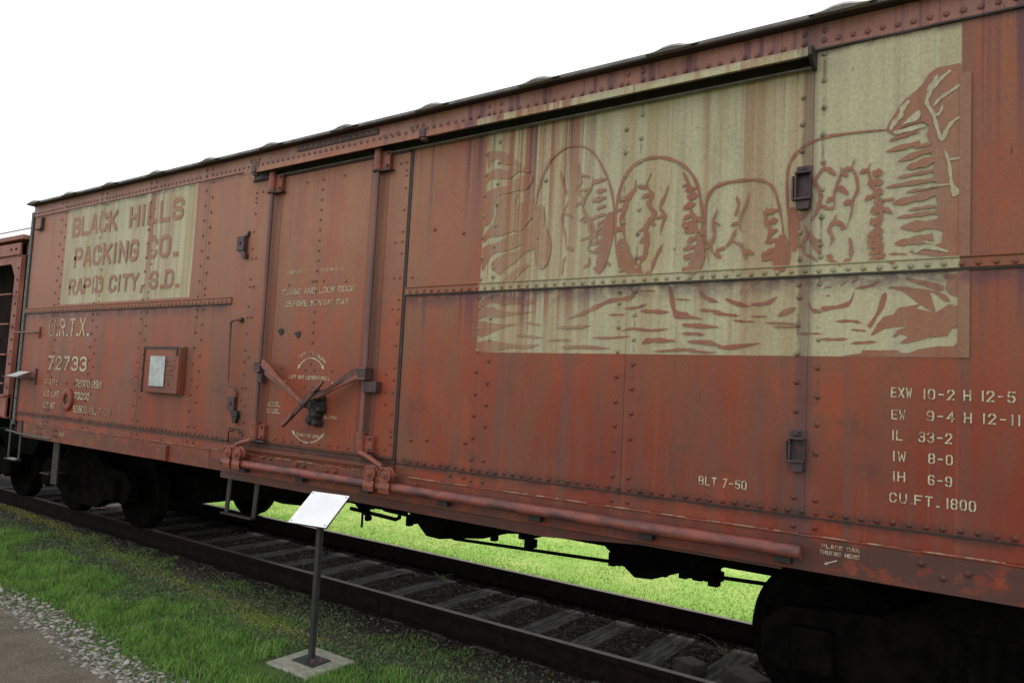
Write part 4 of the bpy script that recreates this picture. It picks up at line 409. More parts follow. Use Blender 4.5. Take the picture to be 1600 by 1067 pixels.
[(-1.967,2.766),(-1.973,2.771),(-1.98,2.773),(-1.991,2.775),(-2.003,2.774),(-2.009,2.764),(-2.014,2.755),(-2.019,2.747),(-2.019,2.738),(-2.014,2.734),(-2.005,2.734),(-1.997,2.739),(-1.988,2.742),(-1.98,2.742),(-1.978,2.747),(-1.974,2.752),(-1.968,2.754),(-1.965,2.761)],
[(-1.978,2.655),(-1.986,2.658),(-1.997,2.662),(-2.006,2.657),(-2.015,2.654),(-2.027,2.655),(-2.036,2.65),(-2.042,2.641),(-2.047,2.636),(-2.046,2.634),(-2.038,2.633),(-2.026,2.63),(-2.016,2.633),(-2.009,2.639),(-2,2.641),(-1.989,2.64),(-1.982,2.647),(-1.977,2.653)],
[(-1.959,3.171),(-1.967,3.156),(-1.976,3.134),(-1.987,3.111),(-1.993,3.089),(-1.985,3.071),(-1.971,3.058),(-1.961,3.045),(-1.96,3.037),(-1.959,3.026),(-1.966,3.01),(-1.98,2.995),(-1.983,2.972),(-1.968,2.952),(-1.955,2.935),(-1.948,2.92),(-1.943,2.915),(-1.941,2.906),(-1.953,2.897),(-1.968,2.887),(-1.974,2.872),(-1.979,2.86),(-1.99,2.854),(-1.997,2.842),(-1.995,2.826),(-1.993,2.809),(-1.992,2.792),(-1.985,2.777),(-1.978,2.764),(-1.981,2.75),(-1.988,2.735),(-1.986,2.718),(-1.986,2.702),(-1.99,2.688),(-1.991,2.677),(-1.985,2.667),(-1.986,2.658),(-1.994,2.651),(-2.002,2.641),(-2.009,2.627),(-2.015,2.613),(-2.017,2.594),(-2.012,2.572),(-2.006,2.552),(-2.003,2.538),(-1.999,2.538),(-2.001,2.552),(-2.003,2.572),(-2.003,2.593),(-2.003,2.61),(-1.998,2.621),(-1.986,2.628),(-1.975,2.636),(-1.969,2.65),(-1.965,2.662),(-1.958,2.673),(-1.959,2.685),(-1.963,2.697),(-1.957,2.71),(-1.95,2.726),(-1.952,2.744),(-1.955,2.763),(-1.953,2.781),(-1.957,2.798),(-1.967,2.812),(-1.969,2.822),(-1.962,2.828),(-1.96,2.835),(-1.959,2.846),(-1.95,2.855),(-1.937,2.863),(-1.928,2.878),(-1.92,2.895),(-1.911,2.913),(-1.917,2.935),(-1.936,2.949),(-1.948,2.962),(-1.948,2.973),(-1.948,2.982),(-1.946,3),(-1.938,3.017),(-1.933,3.037),(-1.946,3.055),(-1.962,3.066),(-1.972,3.077),(-1.977,3.088),(-1.977,3.107),(-1.97,3.131),(-1.96,3.152),(-1.954,3.168)],
[(-1.855,2.895),(-1.863,2.897),(-1.875,2.901),(-1.885,2.897),(-1.895,2.893),(-1.906,2.894),(-1.917,2.894),(-1.926,2.887),(-1.932,2.883),(-1.931,2.881),(-1.924,2.879),(-1.912,2.874),(-1.901,2.876),(-1.891,2.88),(-1.879,2.88),(-1.868,2.881),(-1.86,2.888),(-1.854,2.893)],
[(-1.84,3.085),(-1.845,3.074),(-1.852,3.06),(-1.858,3.042),(-1.863,3.024),(-1.875,3.008),(-1.888,2.989),(-1.894,2.966),(-1.897,2.946),(-1.893,2.927),(-1.88,2.912),(-1.867,2.903),(-1.862,2.893),(-1.865,2.885),(-1.868,2.875),(-1.872,2.861),(-1.878,2.847),(-1.882,2.828),(-1.883,2.807),(-1.885,2.787),(-1.887,2.774),(-1.884,2.773),(-1.881,2.786),(-1.876,2.804),(-1.868,2.824),(-1.864,2.842),(-1.86,2.855),(-1.851,2.866),(-1.845,2.879),(-1.847,2.895),(-1.856,2.91),(-1.866,2.924),(-1.876,2.935),(-1.883,2.945),(-1.879,2.96),(-1.868,2.978),(-1.859,2.999),(-1.854,3.02),(-1.847,3.038),(-1.842,3.056),(-1.84,3.072),(-1.838,3.084)],
[(-1.936,2.554),(-1.941,2.559),(-1.947,2.563),(-1.952,2.558),(-1.958,2.558),(-1.966,2.559),(-1.97,2.552),(-1.971,2.545),(-1.972,2.54),(-1.97,2.537),(-1.965,2.537),(-1.957,2.535),(-1.95,2.534),(-1.948,2.539),(-1.945,2.542),(-1.94,2.54),(-1.937,2.545),(-1.935,2.551)],
[(-1.868,2.72),(-1.88,2.708),(-1.896,2.689),(-1.906,2.664),(-1.916,2.641),(-1.929,2.619),(-1.935,2.594),(-1.935,2.57),(-1.937,2.553),(-1.934,2.552),(-1.927,2.567),(-1.914,2.586),(-1.904,2.61),(-1.9,2.634),(-1.89,2.656),(-1.875,2.678),(-1.869,2.701),(-1.865,2.718)],
[(-1.714,3.069),(-1.718,3.07),(-1.724,3.075),(-1.731,3.074),(-1.736,3.07),(-1.742,3.067),(-1.749,3.065),(-1.751,3.058),(-1.752,3.053),(-1.751,3.051),(-1.745,3.051),(-1.738,3.051),(-1.734,3.056),(-1.73,3.059),(-1.724,3.058),(-1.72,3.059),(-1.716,3.064),(-1.713,3.067)],
[(-1.692,3.006),(-1.69,2.999),(-1.686,2.996),(-1.683,2.993),(-1.682,2.988),(-1.678,2.988),(-1.672,2.987),(-1.666,2.985),(-1.66,2.985),(-1.657,2.989),(-1.656,2.995),(-1.659,3.001),(-1.662,3.009),(-1.667,3.015),(-1.675,3.015),(-1.682,3.015),(-1.686,3.015),(-1.691,3.01)],
[(-1.751,3.15),(-1.75,3.133),(-1.744,3.11),(-1.73,3.086),(-1.722,3.065),(-1.719,3.047),(-1.71,3.031),(-1.699,3.017),(-1.693,3.008),(-1.69,3.009),(-1.691,3.019),(-1.69,3.035),(-1.694,3.053),(-1.705,3.07),(-1.715,3.091),(-1.723,3.116),(-1.737,3.137),(-1.749,3.151)],
[(-1.672,2.861),(-1.667,2.853),(-1.658,2.848),(-1.649,2.841),(-1.641,2.834),(-1.631,2.833),(-1.619,2.832),(-1.61,2.83),(-1.602,2.832),(-1.6,2.837),(-1.605,2.845),(-1.613,2.85),(-1.622,2.858),(-1.631,2.866),(-1.642,2.866),(-1.653,2.867),(-1.662,2.869),(-1.67,2.865)],
[(-1.66,2.787),(-1.655,2.781),(-1.648,2.773),(-1.638,2.773),(-1.63,2.769),(-1.624,2.76),(-1.614,2.752),(-1.601,2.748),(-1.593,2.744),(-1.591,2.745),(-1.595,2.753),(-1.6,2.766),(-1.61,2.777),(-1.622,2.782),(-1.633,2.788),(-1.643,2.794),(-1.653,2.792),(-1.66,2.789)],
[(-1.646,2.745),(-1.639,2.741),(-1.63,2.734),(-1.62,2.73),(-1.609,2.727),(-1.599,2.718),(-1.59,2.705),(-1.577,2.696),(-1.567,2.69),(-1.566,2.691),(-1.571,2.701),(-1.578,2.715),(-1.592,2.726),(-1.603,2.736),(-1.614,2.744),(-1.627,2.748),(-1.638,2.747),(-1.645,2.747)],
[(-1.607,2.602),(-1.614,2.607),(-1.623,2.608),(-1.635,2.61),(-1.647,2.608),(-1.655,2.597),(-1.663,2.588),(-1.67,2.579),(-1.671,2.569),(-1.667,2.565),(-1.657,2.565),(-1.647,2.571),(-1.637,2.576),(-1.628,2.576),(-1.623,2.581),(-1.617,2.587),(-1.61,2.591),(-1.605,2.597)],
[(-1.695,2.955),(-1.698,2.947),(-1.7,2.935),(-1.701,2.921),(-1.703,2.907),(-1.701,2.893),(-1.692,2.883),(-1.685,2.873),(-1.684,2.861),(-1.681,2.845),(-1.674,2.826),(-1.673,2.805),(-1.675,2.787),(-1.668,2.774),(-1.661,2.765),(-1.661,2.756),(-1.66,2.744),(-1.652,2.726),(-1.646,2.705),(-1.644,2.682),(-1.637,2.661),(-1.627,2.643),(-1.62,2.625),(-1.614,2.609),(-1.608,2.599),(-1.604,2.6),(-1.606,2.611),(-1.612,2.627),(-1.617,2.645),(-1.619,2.664),(-1.622,2.684),(-1.629,2.706),(-1.631,2.728),(-1.631,2.748),(-1.638,2.761),(-1.645,2.77),(-1.645,2.779),(-1.646,2.789),(-1.652,2.805),(-1.656,2.825),(-1.654,2.846),(-1.658,2.865),(-1.668,2.879),(-1.675,2.891),(-1.68,2.901),(-1.686,2.908),(-1.691,2.92),(-1.69,2.933),(-1.69,2.945),(-1.691,2.954)],
[(-1.667,3.041),(-1.677,3.047),(-1.689,3.047),(-1.701,3.045),(-1.713,3.048),(-1.721,3.047),(-1.727,3.041),(-1.733,3.038),(-1.736,3.034),(-1.735,3.029),(-1.73,3.025),(-1.723,3.022),(-1.714,3.017),(-1.704,3.018),(-1.695,3.024),(-1.682,3.026),(-1.671,3.03),(-1.665,3.037)],
[(-1.665,2.998),(-1.675,3.004),(-1.689,3.016),(-1.698,3.011),(-1.705,3.003),(-1.715,3.006),(-1.723,3.006),(-1.72,2.991),(-1.718,2.983),(-1.716,2.978),(-1.708,2.972),(-1.697,2.961),(-1.694,2.966),(-1.692,2.973),(-1.682,2.97),(-1.672,2.969),(-1.667,2.984),(-1.664,2.993)],
[(-1.663,2.949),(-1.673,2.952),(-1.687,2.958),(-1.704,2.962),(-1.717,2.956),(-1.726,2.945),(-1.738,2.94),(-1.742,2.929),(-1.739,2.918),(-1.736,2.914),(-1.724,2.912),(-1.714,2.915),(-1.709,2.923),(-1.699,2.922),(-1.69,2.922),(-1.68,2.93),(-1.67,2.938),(-1.662,2.943)],
[(-1.661,2.882),(-1.671,2.888),(-1.686,2.89),(-1.7,2.885),(-1.715,2.885),(-1.728,2.882),(-1.735,2.872),(-1.74,2.863),(-1.744,2.856),(-1.741,2.853),(-1.734,2.854),(-1.723,2.855),(-1.711,2.857),(-1.704,2.863),(-1.695,2.868),(-1.68,2.867),(-1.668,2.872),(-1.66,2.879)],
[(-1.659,2.832),(-1.671,2.839),(-1.689,2.85),(-1.703,2.845),(-1.715,2.838),(-1.726,2.844),(-1.737,2.846),(-1.743,2.831),(-1.749,2.824),(-1.748,2.819),(-1.74,2.811),(-1.729,2.797),(-1.718,2.8),(-1.708,2.807),(-1.693,2.804),(-1.676,2.802),(-1.666,2.818),(-1.658,2.827)],
[(-1.658,2.796),(-1.668,2.799),(-1.681,2.802),(-1.696,2.806),(-1.707,2.804),(-1.715,2.796),(-1.723,2.796),(-1.729,2.792),(-1.731,2.783),(-1.73,2.778),(-1.722,2.771),(-1.715,2.769),(-1.707,2.772),(-1.696,2.768),(-1.685,2.769),(-1.674,2.778),(-1.663,2.784),(-1.657,2.79)],
[(-1.657,2.745),(-1.664,2.748),(-1.675,2.749),(-1.688,2.752),(-1.7,2.748),(-1.705,2.736),(-1.709,2.727),(-1.712,2.719),(-1.707,2.71),(-1.703,2.707),(-1.693,2.708),(-1.688,2.714),(-1.683,2.719),(-1.676,2.717),(-1.673,2.721),(-1.667,2.728),(-1.659,2.733),(-1.655,2.739)],
[(-1.655,2.696),(-1.665,2.7),(-1.678,2.7),(-1.693,2.7),(-1.707,2.702),(-1.717,2.696),(-1.725,2.689),(-1.732,2.685),(-1.735,2.678),(-1.733,2.673),(-1.725,2.67),(-1.717,2.671),(-1.706,2.669),(-1.696,2.669),(-1.686,2.676),(-1.673,2.68),(-1.661,2.683),(-1.653,2.691)],
[(-1.653,2.643),(-1.663,2.646),(-1.679,2.655),(-1.693,2.656),(-1.704,2.648),(-1.713,2.644),(-1.725,2.647),(-1.729,2.636),(-1.731,2.626),(-1.729,2.622),(-1.72,2.614),(-1.709,2.608),(-1.703,2.616),(-1.694,2.617),(-1.68,2.613),(-1.668,2.619),(-1.659,2.632),(-1.651,2.638)],
[(-1.651,2.601),(-1.659,2.605),(-1.67,2.606),(-1.678,2.601),(-1.687,2.601),(-1.695,2.6),(-1.698,2.594),(-1.698,2.588),(-1.699,2.584),(-1.697,2.581),(-1.693,2.58),(-1.686,2.577),(-1.68,2.576),(-1.677,2.58),(-1.671,2.585),(-1.661,2.585),(-1.654,2.591),(-1.65,2.599)],
[(-1.65,2.567),(-1.662,2.573),(-1.679,2.584),(-1.694,2.579),(-1.706,2.57),(-1.72,2.573),(-1.732,2.573),(-1.736,2.557),(-1.739,2.547),(-1.737,2.543),(-1.727,2.538),(-1.713,2.528),(-1.705,2.534),(-1.697,2.541),(-1.682,2.538),(-1.667,2.538),(-1.657,2.553),(-1.649,2.562)],
[(-1.557,2.825),(-1.553,2.823),(-1.549,2.818),(-1.543,2.814),(-1.538,2.814),(-1.532,2.81),(-1.528,2.803),(-1.52,2.8),(-1.514,2.798),(-1.513,2.799),(-1.515,2.805),(-1.519,2.812),(-1.527,2.817),(-1.533,2.822),(-1.539,2.828),(-1.546,2.829),(-1.552,2.827),(-1.556,2.827)],
[(-1.567,2.684),(-1.574,2.685),(-1.584,2.688),(-1.595,2.686),(-1.604,2.681),(-1.614,2.678),(-1.625,2.676),(-1.632,2.669),(-1.637,2.663),(-1.636,2.662),(-1.628,2.661),(-1.617,2.661),(-1.608,2.667),(-1.599,2.671),(-1.589,2.671),(-1.579,2.673),(-1.572,2.679),(-1.566,2.683)],
[(-1.548,2.637),(-1.545,2.63),(-1.539,2.626),(-1.533,2.625),(-1.53,2.619),(-1.526,2.615),(-1.516,2.613),(-1.508,2.609),(-1.501,2.608),(-1.498,2.611),(-1.5,2.617),(-1.504,2.625),(-1.509,2.636),(-1.517,2.641),(-1.527,2.641),(-1.535,2.646),(-1.542,2.645),(-1.547,2.64)],
[(-1.532,2.904),(-1.539,2.891),(-1.55,2.872),(-1.558,2.85),(-1.562,2.827),(-1.564,2.807),(-1.561,2.787),(-1.554,2.769),(-1.552,2.752),(-1.559,2.737),(-1.566,2.72),(-1.57,2.701),(-1.573,2.684),(-1.571,2.668),(-1.562,2.655),(-1.553,2.645),(-1.548,2.638),(-1.546,2.639),(-1.55,2.647),(-1.554,2.659),(-1.557,2.671),(-1.56,2.683),(-1.557,2.696),(-1.548,2.711),(-1.541,2.73),(-1.54,2.75),(-1.54,2.77),(-1.542,2.789),(-1.548,2.807),(-1.551,2.825),(-1.546,2.845),(-1.539,2.867),(-1.534,2.889),(-1.53,2.904)],
[(-1.425,2.968),(-1.425,2.957),(-1.425,2.941),(-1.42,2.924),(-1.416,2.908),(-1.421,2.892),(-1.428,2.875),(-1.43,2.855),(-1.432,2.842),(-1.43,2.841),(-1.423,2.852),(-1.412,2.867),(-1.407,2.887),(-1.405,2.906),(-1.404,2.925),(-1.408,2.943),(-1.418,2.958),(-1.424,2.969)],
[(-1.45,2.708),(-1.446,2.704),(-1.44,2.699),(-1.434,2.696),(-1.427,2.695),(-1.421,2.691),(-1.415,2.684),(-1.407,2.681),(-1.401,2.679),(-1.4,2.681),(-1.403,2.687),(-1.407,2.695),(-1.415,2.699),(-1.423,2.704),(-1.429,2.709),(-1.437,2.711),(-1.444,2.71),(-1.449,2.709)],
[(-1.479,2.671),(-1.486,2.675),(-1.495,2.678),(-1.503,2.674),(-1.511,2.671),(-1.521,2.671),(-1.529,2.667),(-1.534,2.658),(-1.538,2.653),(-1.536,2.651),(-1.53,2.651),(-1.52,2.648),(-1.511,2.651),(-1.505,2.657),(-1.497,2.658),(-1.488,2.657),(-1.483,2.664),(-1.479,2.669)],
[(-1.415,2.782),(-1.424,2.77),(-1.439,2.752),(-1.447,2.73),(-1.455,2.712),(-1.465,2.701),(-1.474,2.691),(-1.477,2.679),(-1.48,2.671),(-1.478,2.67),(-1.471,2.674),(-1.459,2.678),(-1.451,2.69),(-1.444,2.705),(-1.433,2.722),(-1.421,2.742),(-1.417,2.765),(-1.413,2.781)],
[(-1.402,2.81),(-1.407,2.814),(-1.415,2.818),(-1.422,2.813),(-1.429,2.812),(-1.438,2.813),(-1.444,2.809),(-1.448,2.801),(-1.451,2.797),(-1.45,2.794),(-1.445,2.793),(-1.436,2.79),(-1.428,2.791),(-1.423,2.796),(-1.417,2.798),(-1.409,2.796),(-1.404,2.802),(-1.401,2.808)],
[(-1.352,2.981),(-1.355,2.968),(-1.361,2.95),(-1.367,2.929),(-1.37,2.912),(-1.376,2.902),(-1.384,2.894),(-1.388,2.884),(-1.392,2.871),(-1.399,2.859),(-1.405,2.844),(-1.406,2.827),(-1.407,2.81),(-1.406,2.792),(-1.399,2.773),(-1.392,2.757),(-1.388,2.746),(-1.386,2.746),(-1.388,2.758),(-1.391,2.775),(-1.393,2.793),(-1.396,2.809),(-1.394,2.823),(-1.388,2.837),(-1.384,2.852),(-1.382,2.866),(-1.376,2.876),(-1.369,2.883),(-1.364,2.894),(-1.361,2.908),(-1.355,2.925),(-1.352,2.947),(-1.351,2.967),(-1.35,2.981)],
[(-1.373,2.645),(-1.369,2.637),(-1.362,2.633),(-1.354,2.63),(-1.348,2.623),(-1.34,2.62),(-1.33,2.62),(-1.322,2.619),(-1.315,2.619),(-1.314,2.623),(-1.317,2.629),(-1.324,2.636),(-1.331,2.644),(-1.339,2.649),(-1.349,2.648),(-1.357,2.651),(-1.365,2.652),(-1.372,2.648)],
[(-1.402,2.698),(-1.401,2.686),(-1.397,2.671),(-1.386,2.658),(-1.38,2.644),(-1.378,2.628),(-1.371,2.613),(-1.361,2.599),(-1.356,2.589),(-1.353,2.59),(-1.354,2.601),(-1.352,2.617),(-1.356,2.634),(-1.365,2.649),(-1.373,2.664),(-1.379,2.681),(-1.39,2.692),(-1.4,2.699)],
[(-1.251,2.881),(-1.256,2.868),(-1.26,2.849),(-1.262,2.827),(-1.264,2.805),(-1.259,2.784),(-1.246,2.767),(-1.237,2.751),(-1.238,2.739),(-1.24,2.729),(-1.242,2.712),(-1.249,2.699),(-1.253,2.689),(-1.25,2.686),(-1.242,2.694),(-1.232,2.705),(-1.218,2.718),(-1.213,2.737),(-1.222,2.756),(-1.23,2.774),(-1.235,2.792),(-1.242,2.807),(-1.247,2.825),(-1.246,2.846),(-1.245,2.866),(-1.248,2.88)],
[(-1.259,2.634),(-1.266,2.632),(-1.268,2.627),(-1.269,2.621),(-1.274,2.618),(-1.275,2.615),(-1.272,2.609),(-1.272,2.604),(-1.27,2.599),(-1.266,2.597),(-1.261,2.597),(-1.257,2.6),(-1.25,2.603),(-1.248,2.608),(-1.25,2.616),(-1.249,2.622),(-1.25,2.628),(-1.256,2.634)],
[(-1.189,2.863),(-1.199,2.866),(-1.212,2.867),(-1.227,2.87),(-1.239,2.871),(-1.248,2.866),(-1.257,2.864),(-1.265,2.862),(-1.27,2.855),(-1.269,2.85),(-1.263,2.843),(-1.254,2.842),(-1.244,2.841),(-1.232,2.837),(-1.221,2.84),(-1.208,2.847),(-1.196,2.851),(-1.188,2.857)],
[(-1.188,2.808),(-1.195,2.811),(-1.206,2.815),(-1.216,2.819),(-1.222,2.814),(-1.226,2.808),(-1.231,2.81),(-1.234,2.805),(-1.233,2.796),(-1.232,2.792),(-1.227,2.784),(-1.222,2.781),(-1.218,2.785),(-1.211,2.782),(-1.203,2.781),(-1.197,2.789),(-1.191,2.798),(-1.186,2.803)],
[(-1.186,2.749),(-1.194,2.754),(-1.203,2.755),(-1.211,2.75),(-1.221,2.749),(-1.229,2.746),(-1.232,2.738),(-1.232,2.73),(-1.232,2.725),(-1.23,2.723),(-1.225,2.724),(-1.218,2.725),(-1.212,2.726),(-1.21,2.731),(-1.205,2.735),(-1.196,2.735),(-1.189,2.74),(-1.185,2.747)],
[(-1.185,2.697),(-1.194,2.702),(-1.207,2.702),(-1.219,2.698),(-1.231,2.7),(-1.241,2.7),(-1.248,2.693),(-1.254,2.688),(-1.258,2.684),(-1.257,2.68),(-1.251,2.678),(-1.243,2.676),(-1.233,2.673),(-1.225,2.677),(-1.215,2.682),(-1.202,2.682),(-1.191,2.687),(-1.184,2.694)],
[(-1.184,2.645),(-1.193,2.649),(-1.204,2.649),(-1.217,2.648),(-1.23,2.649),(-1.239,2.642),(-1.244,2.632),(-1.25,2.626),(-1.251,2.618),(-1.248,2.615),(-1.241,2.614),(-1.233,2.618),(-1.224,2.619),(-1.217,2.62),(-1.21,2.627),(-1.199,2.63),(-1.189,2.633),(-1.183,2.64)],
[(-1.183,2.606),(-1.193,2.61),(-1.207,2.61),(-1.223,2.612),(-1.238,2.612),(-1.249,2.604),(-1.259,2.597),(-1.268,2.591),(-1.272,2.582),(-1.269,2.578),(-1.26,2.576),(-1.25,2.579),(-1.239,2.58),(-1.228,2.58),(-1.217,2.585),(-1.203,2.591),(-1.19,2.594),(-1.182,2.601)],
[(-0.976,2.861),(-0.972,2.855),(-0.966,2.848),(-0.958,2.848),(-0.952,2.843),(-0.946,2.837),(-0.938,2.835),(-0.929,2.836),(-0.923,2.835),(-0.922,2.838),(-0.926,2.843),(-0.931,2.851),(-0.938,2.858),(-0.947,2.859),(-0.955,2.861),(-0.962,2.867),(-0.969,2.866),(-0.975,2.863)],
[(-1.042,3.094),(-1.04,3.079),(-1.034,3.057),(-1.027,3.034),(-1.022,3.014),(-1.017,3),(-1.009,2.991),(-1.002,2.984),(-1,2.974),(-0.994,2.96),(-0.984,2.945),(-0.979,2.928),(-0.979,2.914),(-0.977,2.902),(-0.976,2.889),(-0.982,2.878),(-0.987,2.867),(-0.987,2.854),(-0.989,2.842),(-0.994,2.833),(-0.997,2.822),(-1,2.81),(-1.007,2.798),(-1.014,2.788),(-1.018,2.78),(-1.015,2.778),(-1.009,2.783),(-1.001,2.793),(-0.993,2.804),(-0.983,2.813),(-0.977,2.824),(-0.975,2.836),(-0.97,2.847),(-0.964,2.858),(-0.963,2.87),(-0.962,2.884),(-0.957,2.898),(-0.955,2.914),(-0.963,2.931),(-0.969,2.949),(-0.973,2.968),(-0.981,2.983),(-0.991,2.993),(-0.997,3.002),(-1.002,3.01),(-1.01,3.019),(-1.019,3.036),(-1.026,3.059),(-1.033,3.08),(-1.04,3.094)],
[(-1.006,2.684),(-1.002,2.679),(-0.997,2.672),(-0.989,2.671),(-0.982,2.669),(-0.976,2.664),(-0.969,2.661),(-0.961,2.663),(-0.956,2.664),(-0.956,2.665),(-0.959,2.67),(-0.964,2.677),(-0.972,2.68),(-0.979,2.68),(-0.986,2.685),(-0.992,2.689),(-1,2.687),(-1.005,2.686)],
[(-1.024,2.728),(-1.024,2.72),(-1.021,2.708),(-1.021,2.693),(-1.019,2.679),(-1.011,2.67),(-1.004,2.661),(-1.003,2.649),(-0.998,2.636),(-0.987,2.621),(-0.976,2.601),(-0.968,2.581),(-0.959,2.569),(-0.956,2.57),(-0.957,2.585),(-0.964,2.605),(-0.969,2.627),(-0.972,2.647),(-0.979,2.66),(-0.988,2.669),(-0.991,2.679),(-0.992,2.69),(-1,2.7),(-1.009,2.711),(-1.014,2.723),(-1.02,2.73)],
[(-0.957,3.06),(-0.952,3.052),(-0.944,3.048),(-0.937,3.042),(-0.932,3.034),(-0.923,3.03),(-0.912,3.023),(-0.903,3.014),(-0.894,3.011),(-0.891,3.014),(-0.893,3.024),(-0.901,3.035),(-0.909,3.048),(-0.917,3.06),(-0.929,3.064),(-0.941,3.065),(-0.949,3.067),(-0.956,3.064)],
[(-0.949,3.105),(-0.952,3.098),(-0.957,3.087),(-0.96,3.076),(-0.961,3.065),(-0.968,3.059),(-0.975,3.052),(-0.981,3.042),(-0.987,3.032),(-0.996,3.019),(-0.999,3.003),(-1.002,2.987),(-1.004,2.977),(-1.002,2.976),(-0.997,2.985),(-0.989,2.997),(-0.981,3.01),(-0.977,3.024),(-0.971,3.033),(-0.962,3.038),(-0.956,3.047),(-0.952,3.059),(-0.947,3.07),(-0.945,3.083),(-0.947,3.096),(-0.948,3.105)],
[(-1.038,2.817),(-1.045,2.821),(-1.053,2.822),(-1.064,2.824),(-1.076,2.822),(-1.083,2.812),(-1.091,2.801),(-1.097,2.792),(-1.098,2.782),(-1.095,2.779),(-1.086,2.78),(-1.077,2.786),(-1.068,2.792),(-1.059,2.793),(-1.055,2.798),(-1.049,2.803),(-1.042,2.806),(-1.037,2.812)],
[(-1.011,2.941),(-1.017,2.929),(-1.024,2.911),(-1.024,2.89),(-1.027,2.872),(-1.034,2.858),(-1.038,2.842),(-1.038,2.825),(-1.039,2.815),(-1.037,2.814),(-1.031,2.822),(-1.022,2.834),(-1.016,2.85),(-1.014,2.868),(-1.011,2.886),(-1.005,2.906),(-1.007,2.926),(-1.009,2.94)],
[(-1.053,2.657),(-1.059,2.658),(-1.068,2.661),(-1.076,2.659),(-1.084,2.654),(-1.093,2.651),(-1.102,2.649),(-1.107,2.641),(-1.111,2.635),(-1.11,2.634),(-1.104,2.634),(-1.094,2.634),(-1.087,2.64),(-1.08,2.644),(-1.072,2.644),(-1.064,2.646),(-1.057,2.652),(-1.053,2.655)],
[(-1.04,2.599),(-1.035,2.595),(-1.027,2.588),(-1.018,2.585),(-1.009,2.583),(-1.002,2.575),(-0.993,2.566),(-0.982,2.561),(-0.975,2.558),(-0.974,2.559),(-0.978,2.567),(-0.984,2.578),(-0.995,2.585),(-1.005,2.591),(-1.014,2.599),(-1.024,2.603),(-1.034,2.601),(-1.04,2.6)],
[(-1.051,2.767),(-1.048,2.756),(-1.044,2.74),(-1.039,2.724),(-1.035,2.711),(-1.041,2.7),(-1.049,2.689),(-1.055,2.673),(-1.059,2.657),(-1.06,2.64),(-1.053,2.623),(-1.046,2.609),(-1.041,2.599),(-1.039,2.6),(-1.041,2.61),(-1.043,2.626),(-1.044,2.641),(-1.048,2.655),(-1.043,2.667),(-1.034,2.678),(-1.027,2.693),(-1.025,2.71),(-1.026,2.727),(-1.033,2.744),(-1.043,2.758),(-1.049,2.768)],
[(-0.867,3.021),(-0.865,3.015),(-0.862,3.01),(-0.857,3.01),(-0.854,3.006),(-0.851,3.001),(-0.845,3),(-0.838,3),(-0.833,2.999),(-0.832,3.001),(-0.834,3.006),(-0.836,3.013),(-0.839,3.021),(-0.846,3.023),(-0.852,3.024),(-0.857,3.029),(-0.863,3.028),(-0.867,3.024)],
[(-0.892,2.948),(-0.887,2.942),(-0.88,2.935),(-0.874,2.927),(-0.868,2.923),(-0.859,2.921),(-0.851,2.912),(-0.842,2.905),(-0.832,2.903),(-0.829,2.906),(-0.83,2.917),(-0.837,2.928),(-0.846,2.937),(-0.854,2.95),(-0.865,2.956),(-0.876,2.955),(-0.885,2.955),(-0.891,2.953)],
[(-0.901,2.895),(-0.905,2.901),(-0.911,2.903),(-0.917,2.9),(-0.926,2.901),(-0.933,2.896),(-0.936,2.886),(-0.938,2.878),(-0.939,2.872),(-0.937,2.869),(-0.931,2.87),(-0.924,2.873),(-0.916,2.875),(-0.913,2.879),(-0.911,2.884),(-0.906,2.883),(-0.902,2.886),(-0.9,2.892)],
[(-0.894,2.846),(-0.898,2.849),(-0.903,2.853),(-0.907,2.85),(-0.912,2.847),(-0.918,2.847),(-0.923,2.844),(-0.923,2.836),(-0.925,2.832),(-0.923,2.83),(-0.919,2.83),(-0.912,2.829),(-0.909,2.832),(-0.906,2.836),(-0.902,2.836),(-0.898,2.835),(-0.896,2.84),(-0.894,2.844)],
[(-0.872,3.062),(-0.871,3.056),(-0.871,3.047),(-0.871,3.036),(-0.871,3.024),(-0.877,3.009),(-0.886,2.991),(-0.892,2.971),(-0.896,2.952),(-0.902,2.937),(-0.905,2.923),(-0.905,2.908),(-0.905,2.894),(-0.905,2.88),(-0.901,2.866),(-0.897,2.853),(-0.895,2.845),(-0.893,2.845),(-0.894,2.854),(-0.894,2.866),(-0.894,2.88),(-0.896,2.893),(-0.894,2.906),(-0.891,2.918),(-0.889,2.932),(-0.887,2.948),(-0.88,2.965),(-0.872,2.983),(-0.866,3.004),(-0.863,3.021),(-0.861,3.035),(-0.864,3.047),(-0.868,3.056),(-0.871,3.063)],
[(-0.9,2.765),(-0.896,2.758),(-0.89,2.753),(-0.883,2.747),(-0.877,2.741),(-0.869,2.741),(-0.86,2.739),(-0.853,2.736),(-0.846,2.738),(-0.844,2.742),(-0.847,2.75),(-0.853,2.755),(-0.86,2.762),(-0.867,2.77),(-0.876,2.771),(-0.885,2.771),(-0.893,2.772),(-0.899,2.769)],
[(-0.888,2.804),(-0.892,2.799),(-0.897,2.79),(-0.9,2.78),(-0.905,2.771),(-0.914,2.765),(-0.92,2.755),(-0.924,2.743),(-0.93,2.73),(-0.928,2.714),(-0.918,2.701),(-0.91,2.689),(-0.91,2.68),(-0.911,2.67),(-0.913,2.655),(-0.918,2.643),(-0.922,2.634),(-0.919,2.633),(-0.914,2.64),(-0.906,2.651),(-0.897,2.663),(-0.893,2.679),(-0.899,2.694),(-0.905,2.708),(-0.909,2.721),(-0.913,2.728),(-0.913,2.736),(-0.905,2.742),(-0.897,2.75),(-0.893,2.763),(-0.891,2.775),(-0.887,2.785),(-0.886,2.796),(-0.886,2.804)],
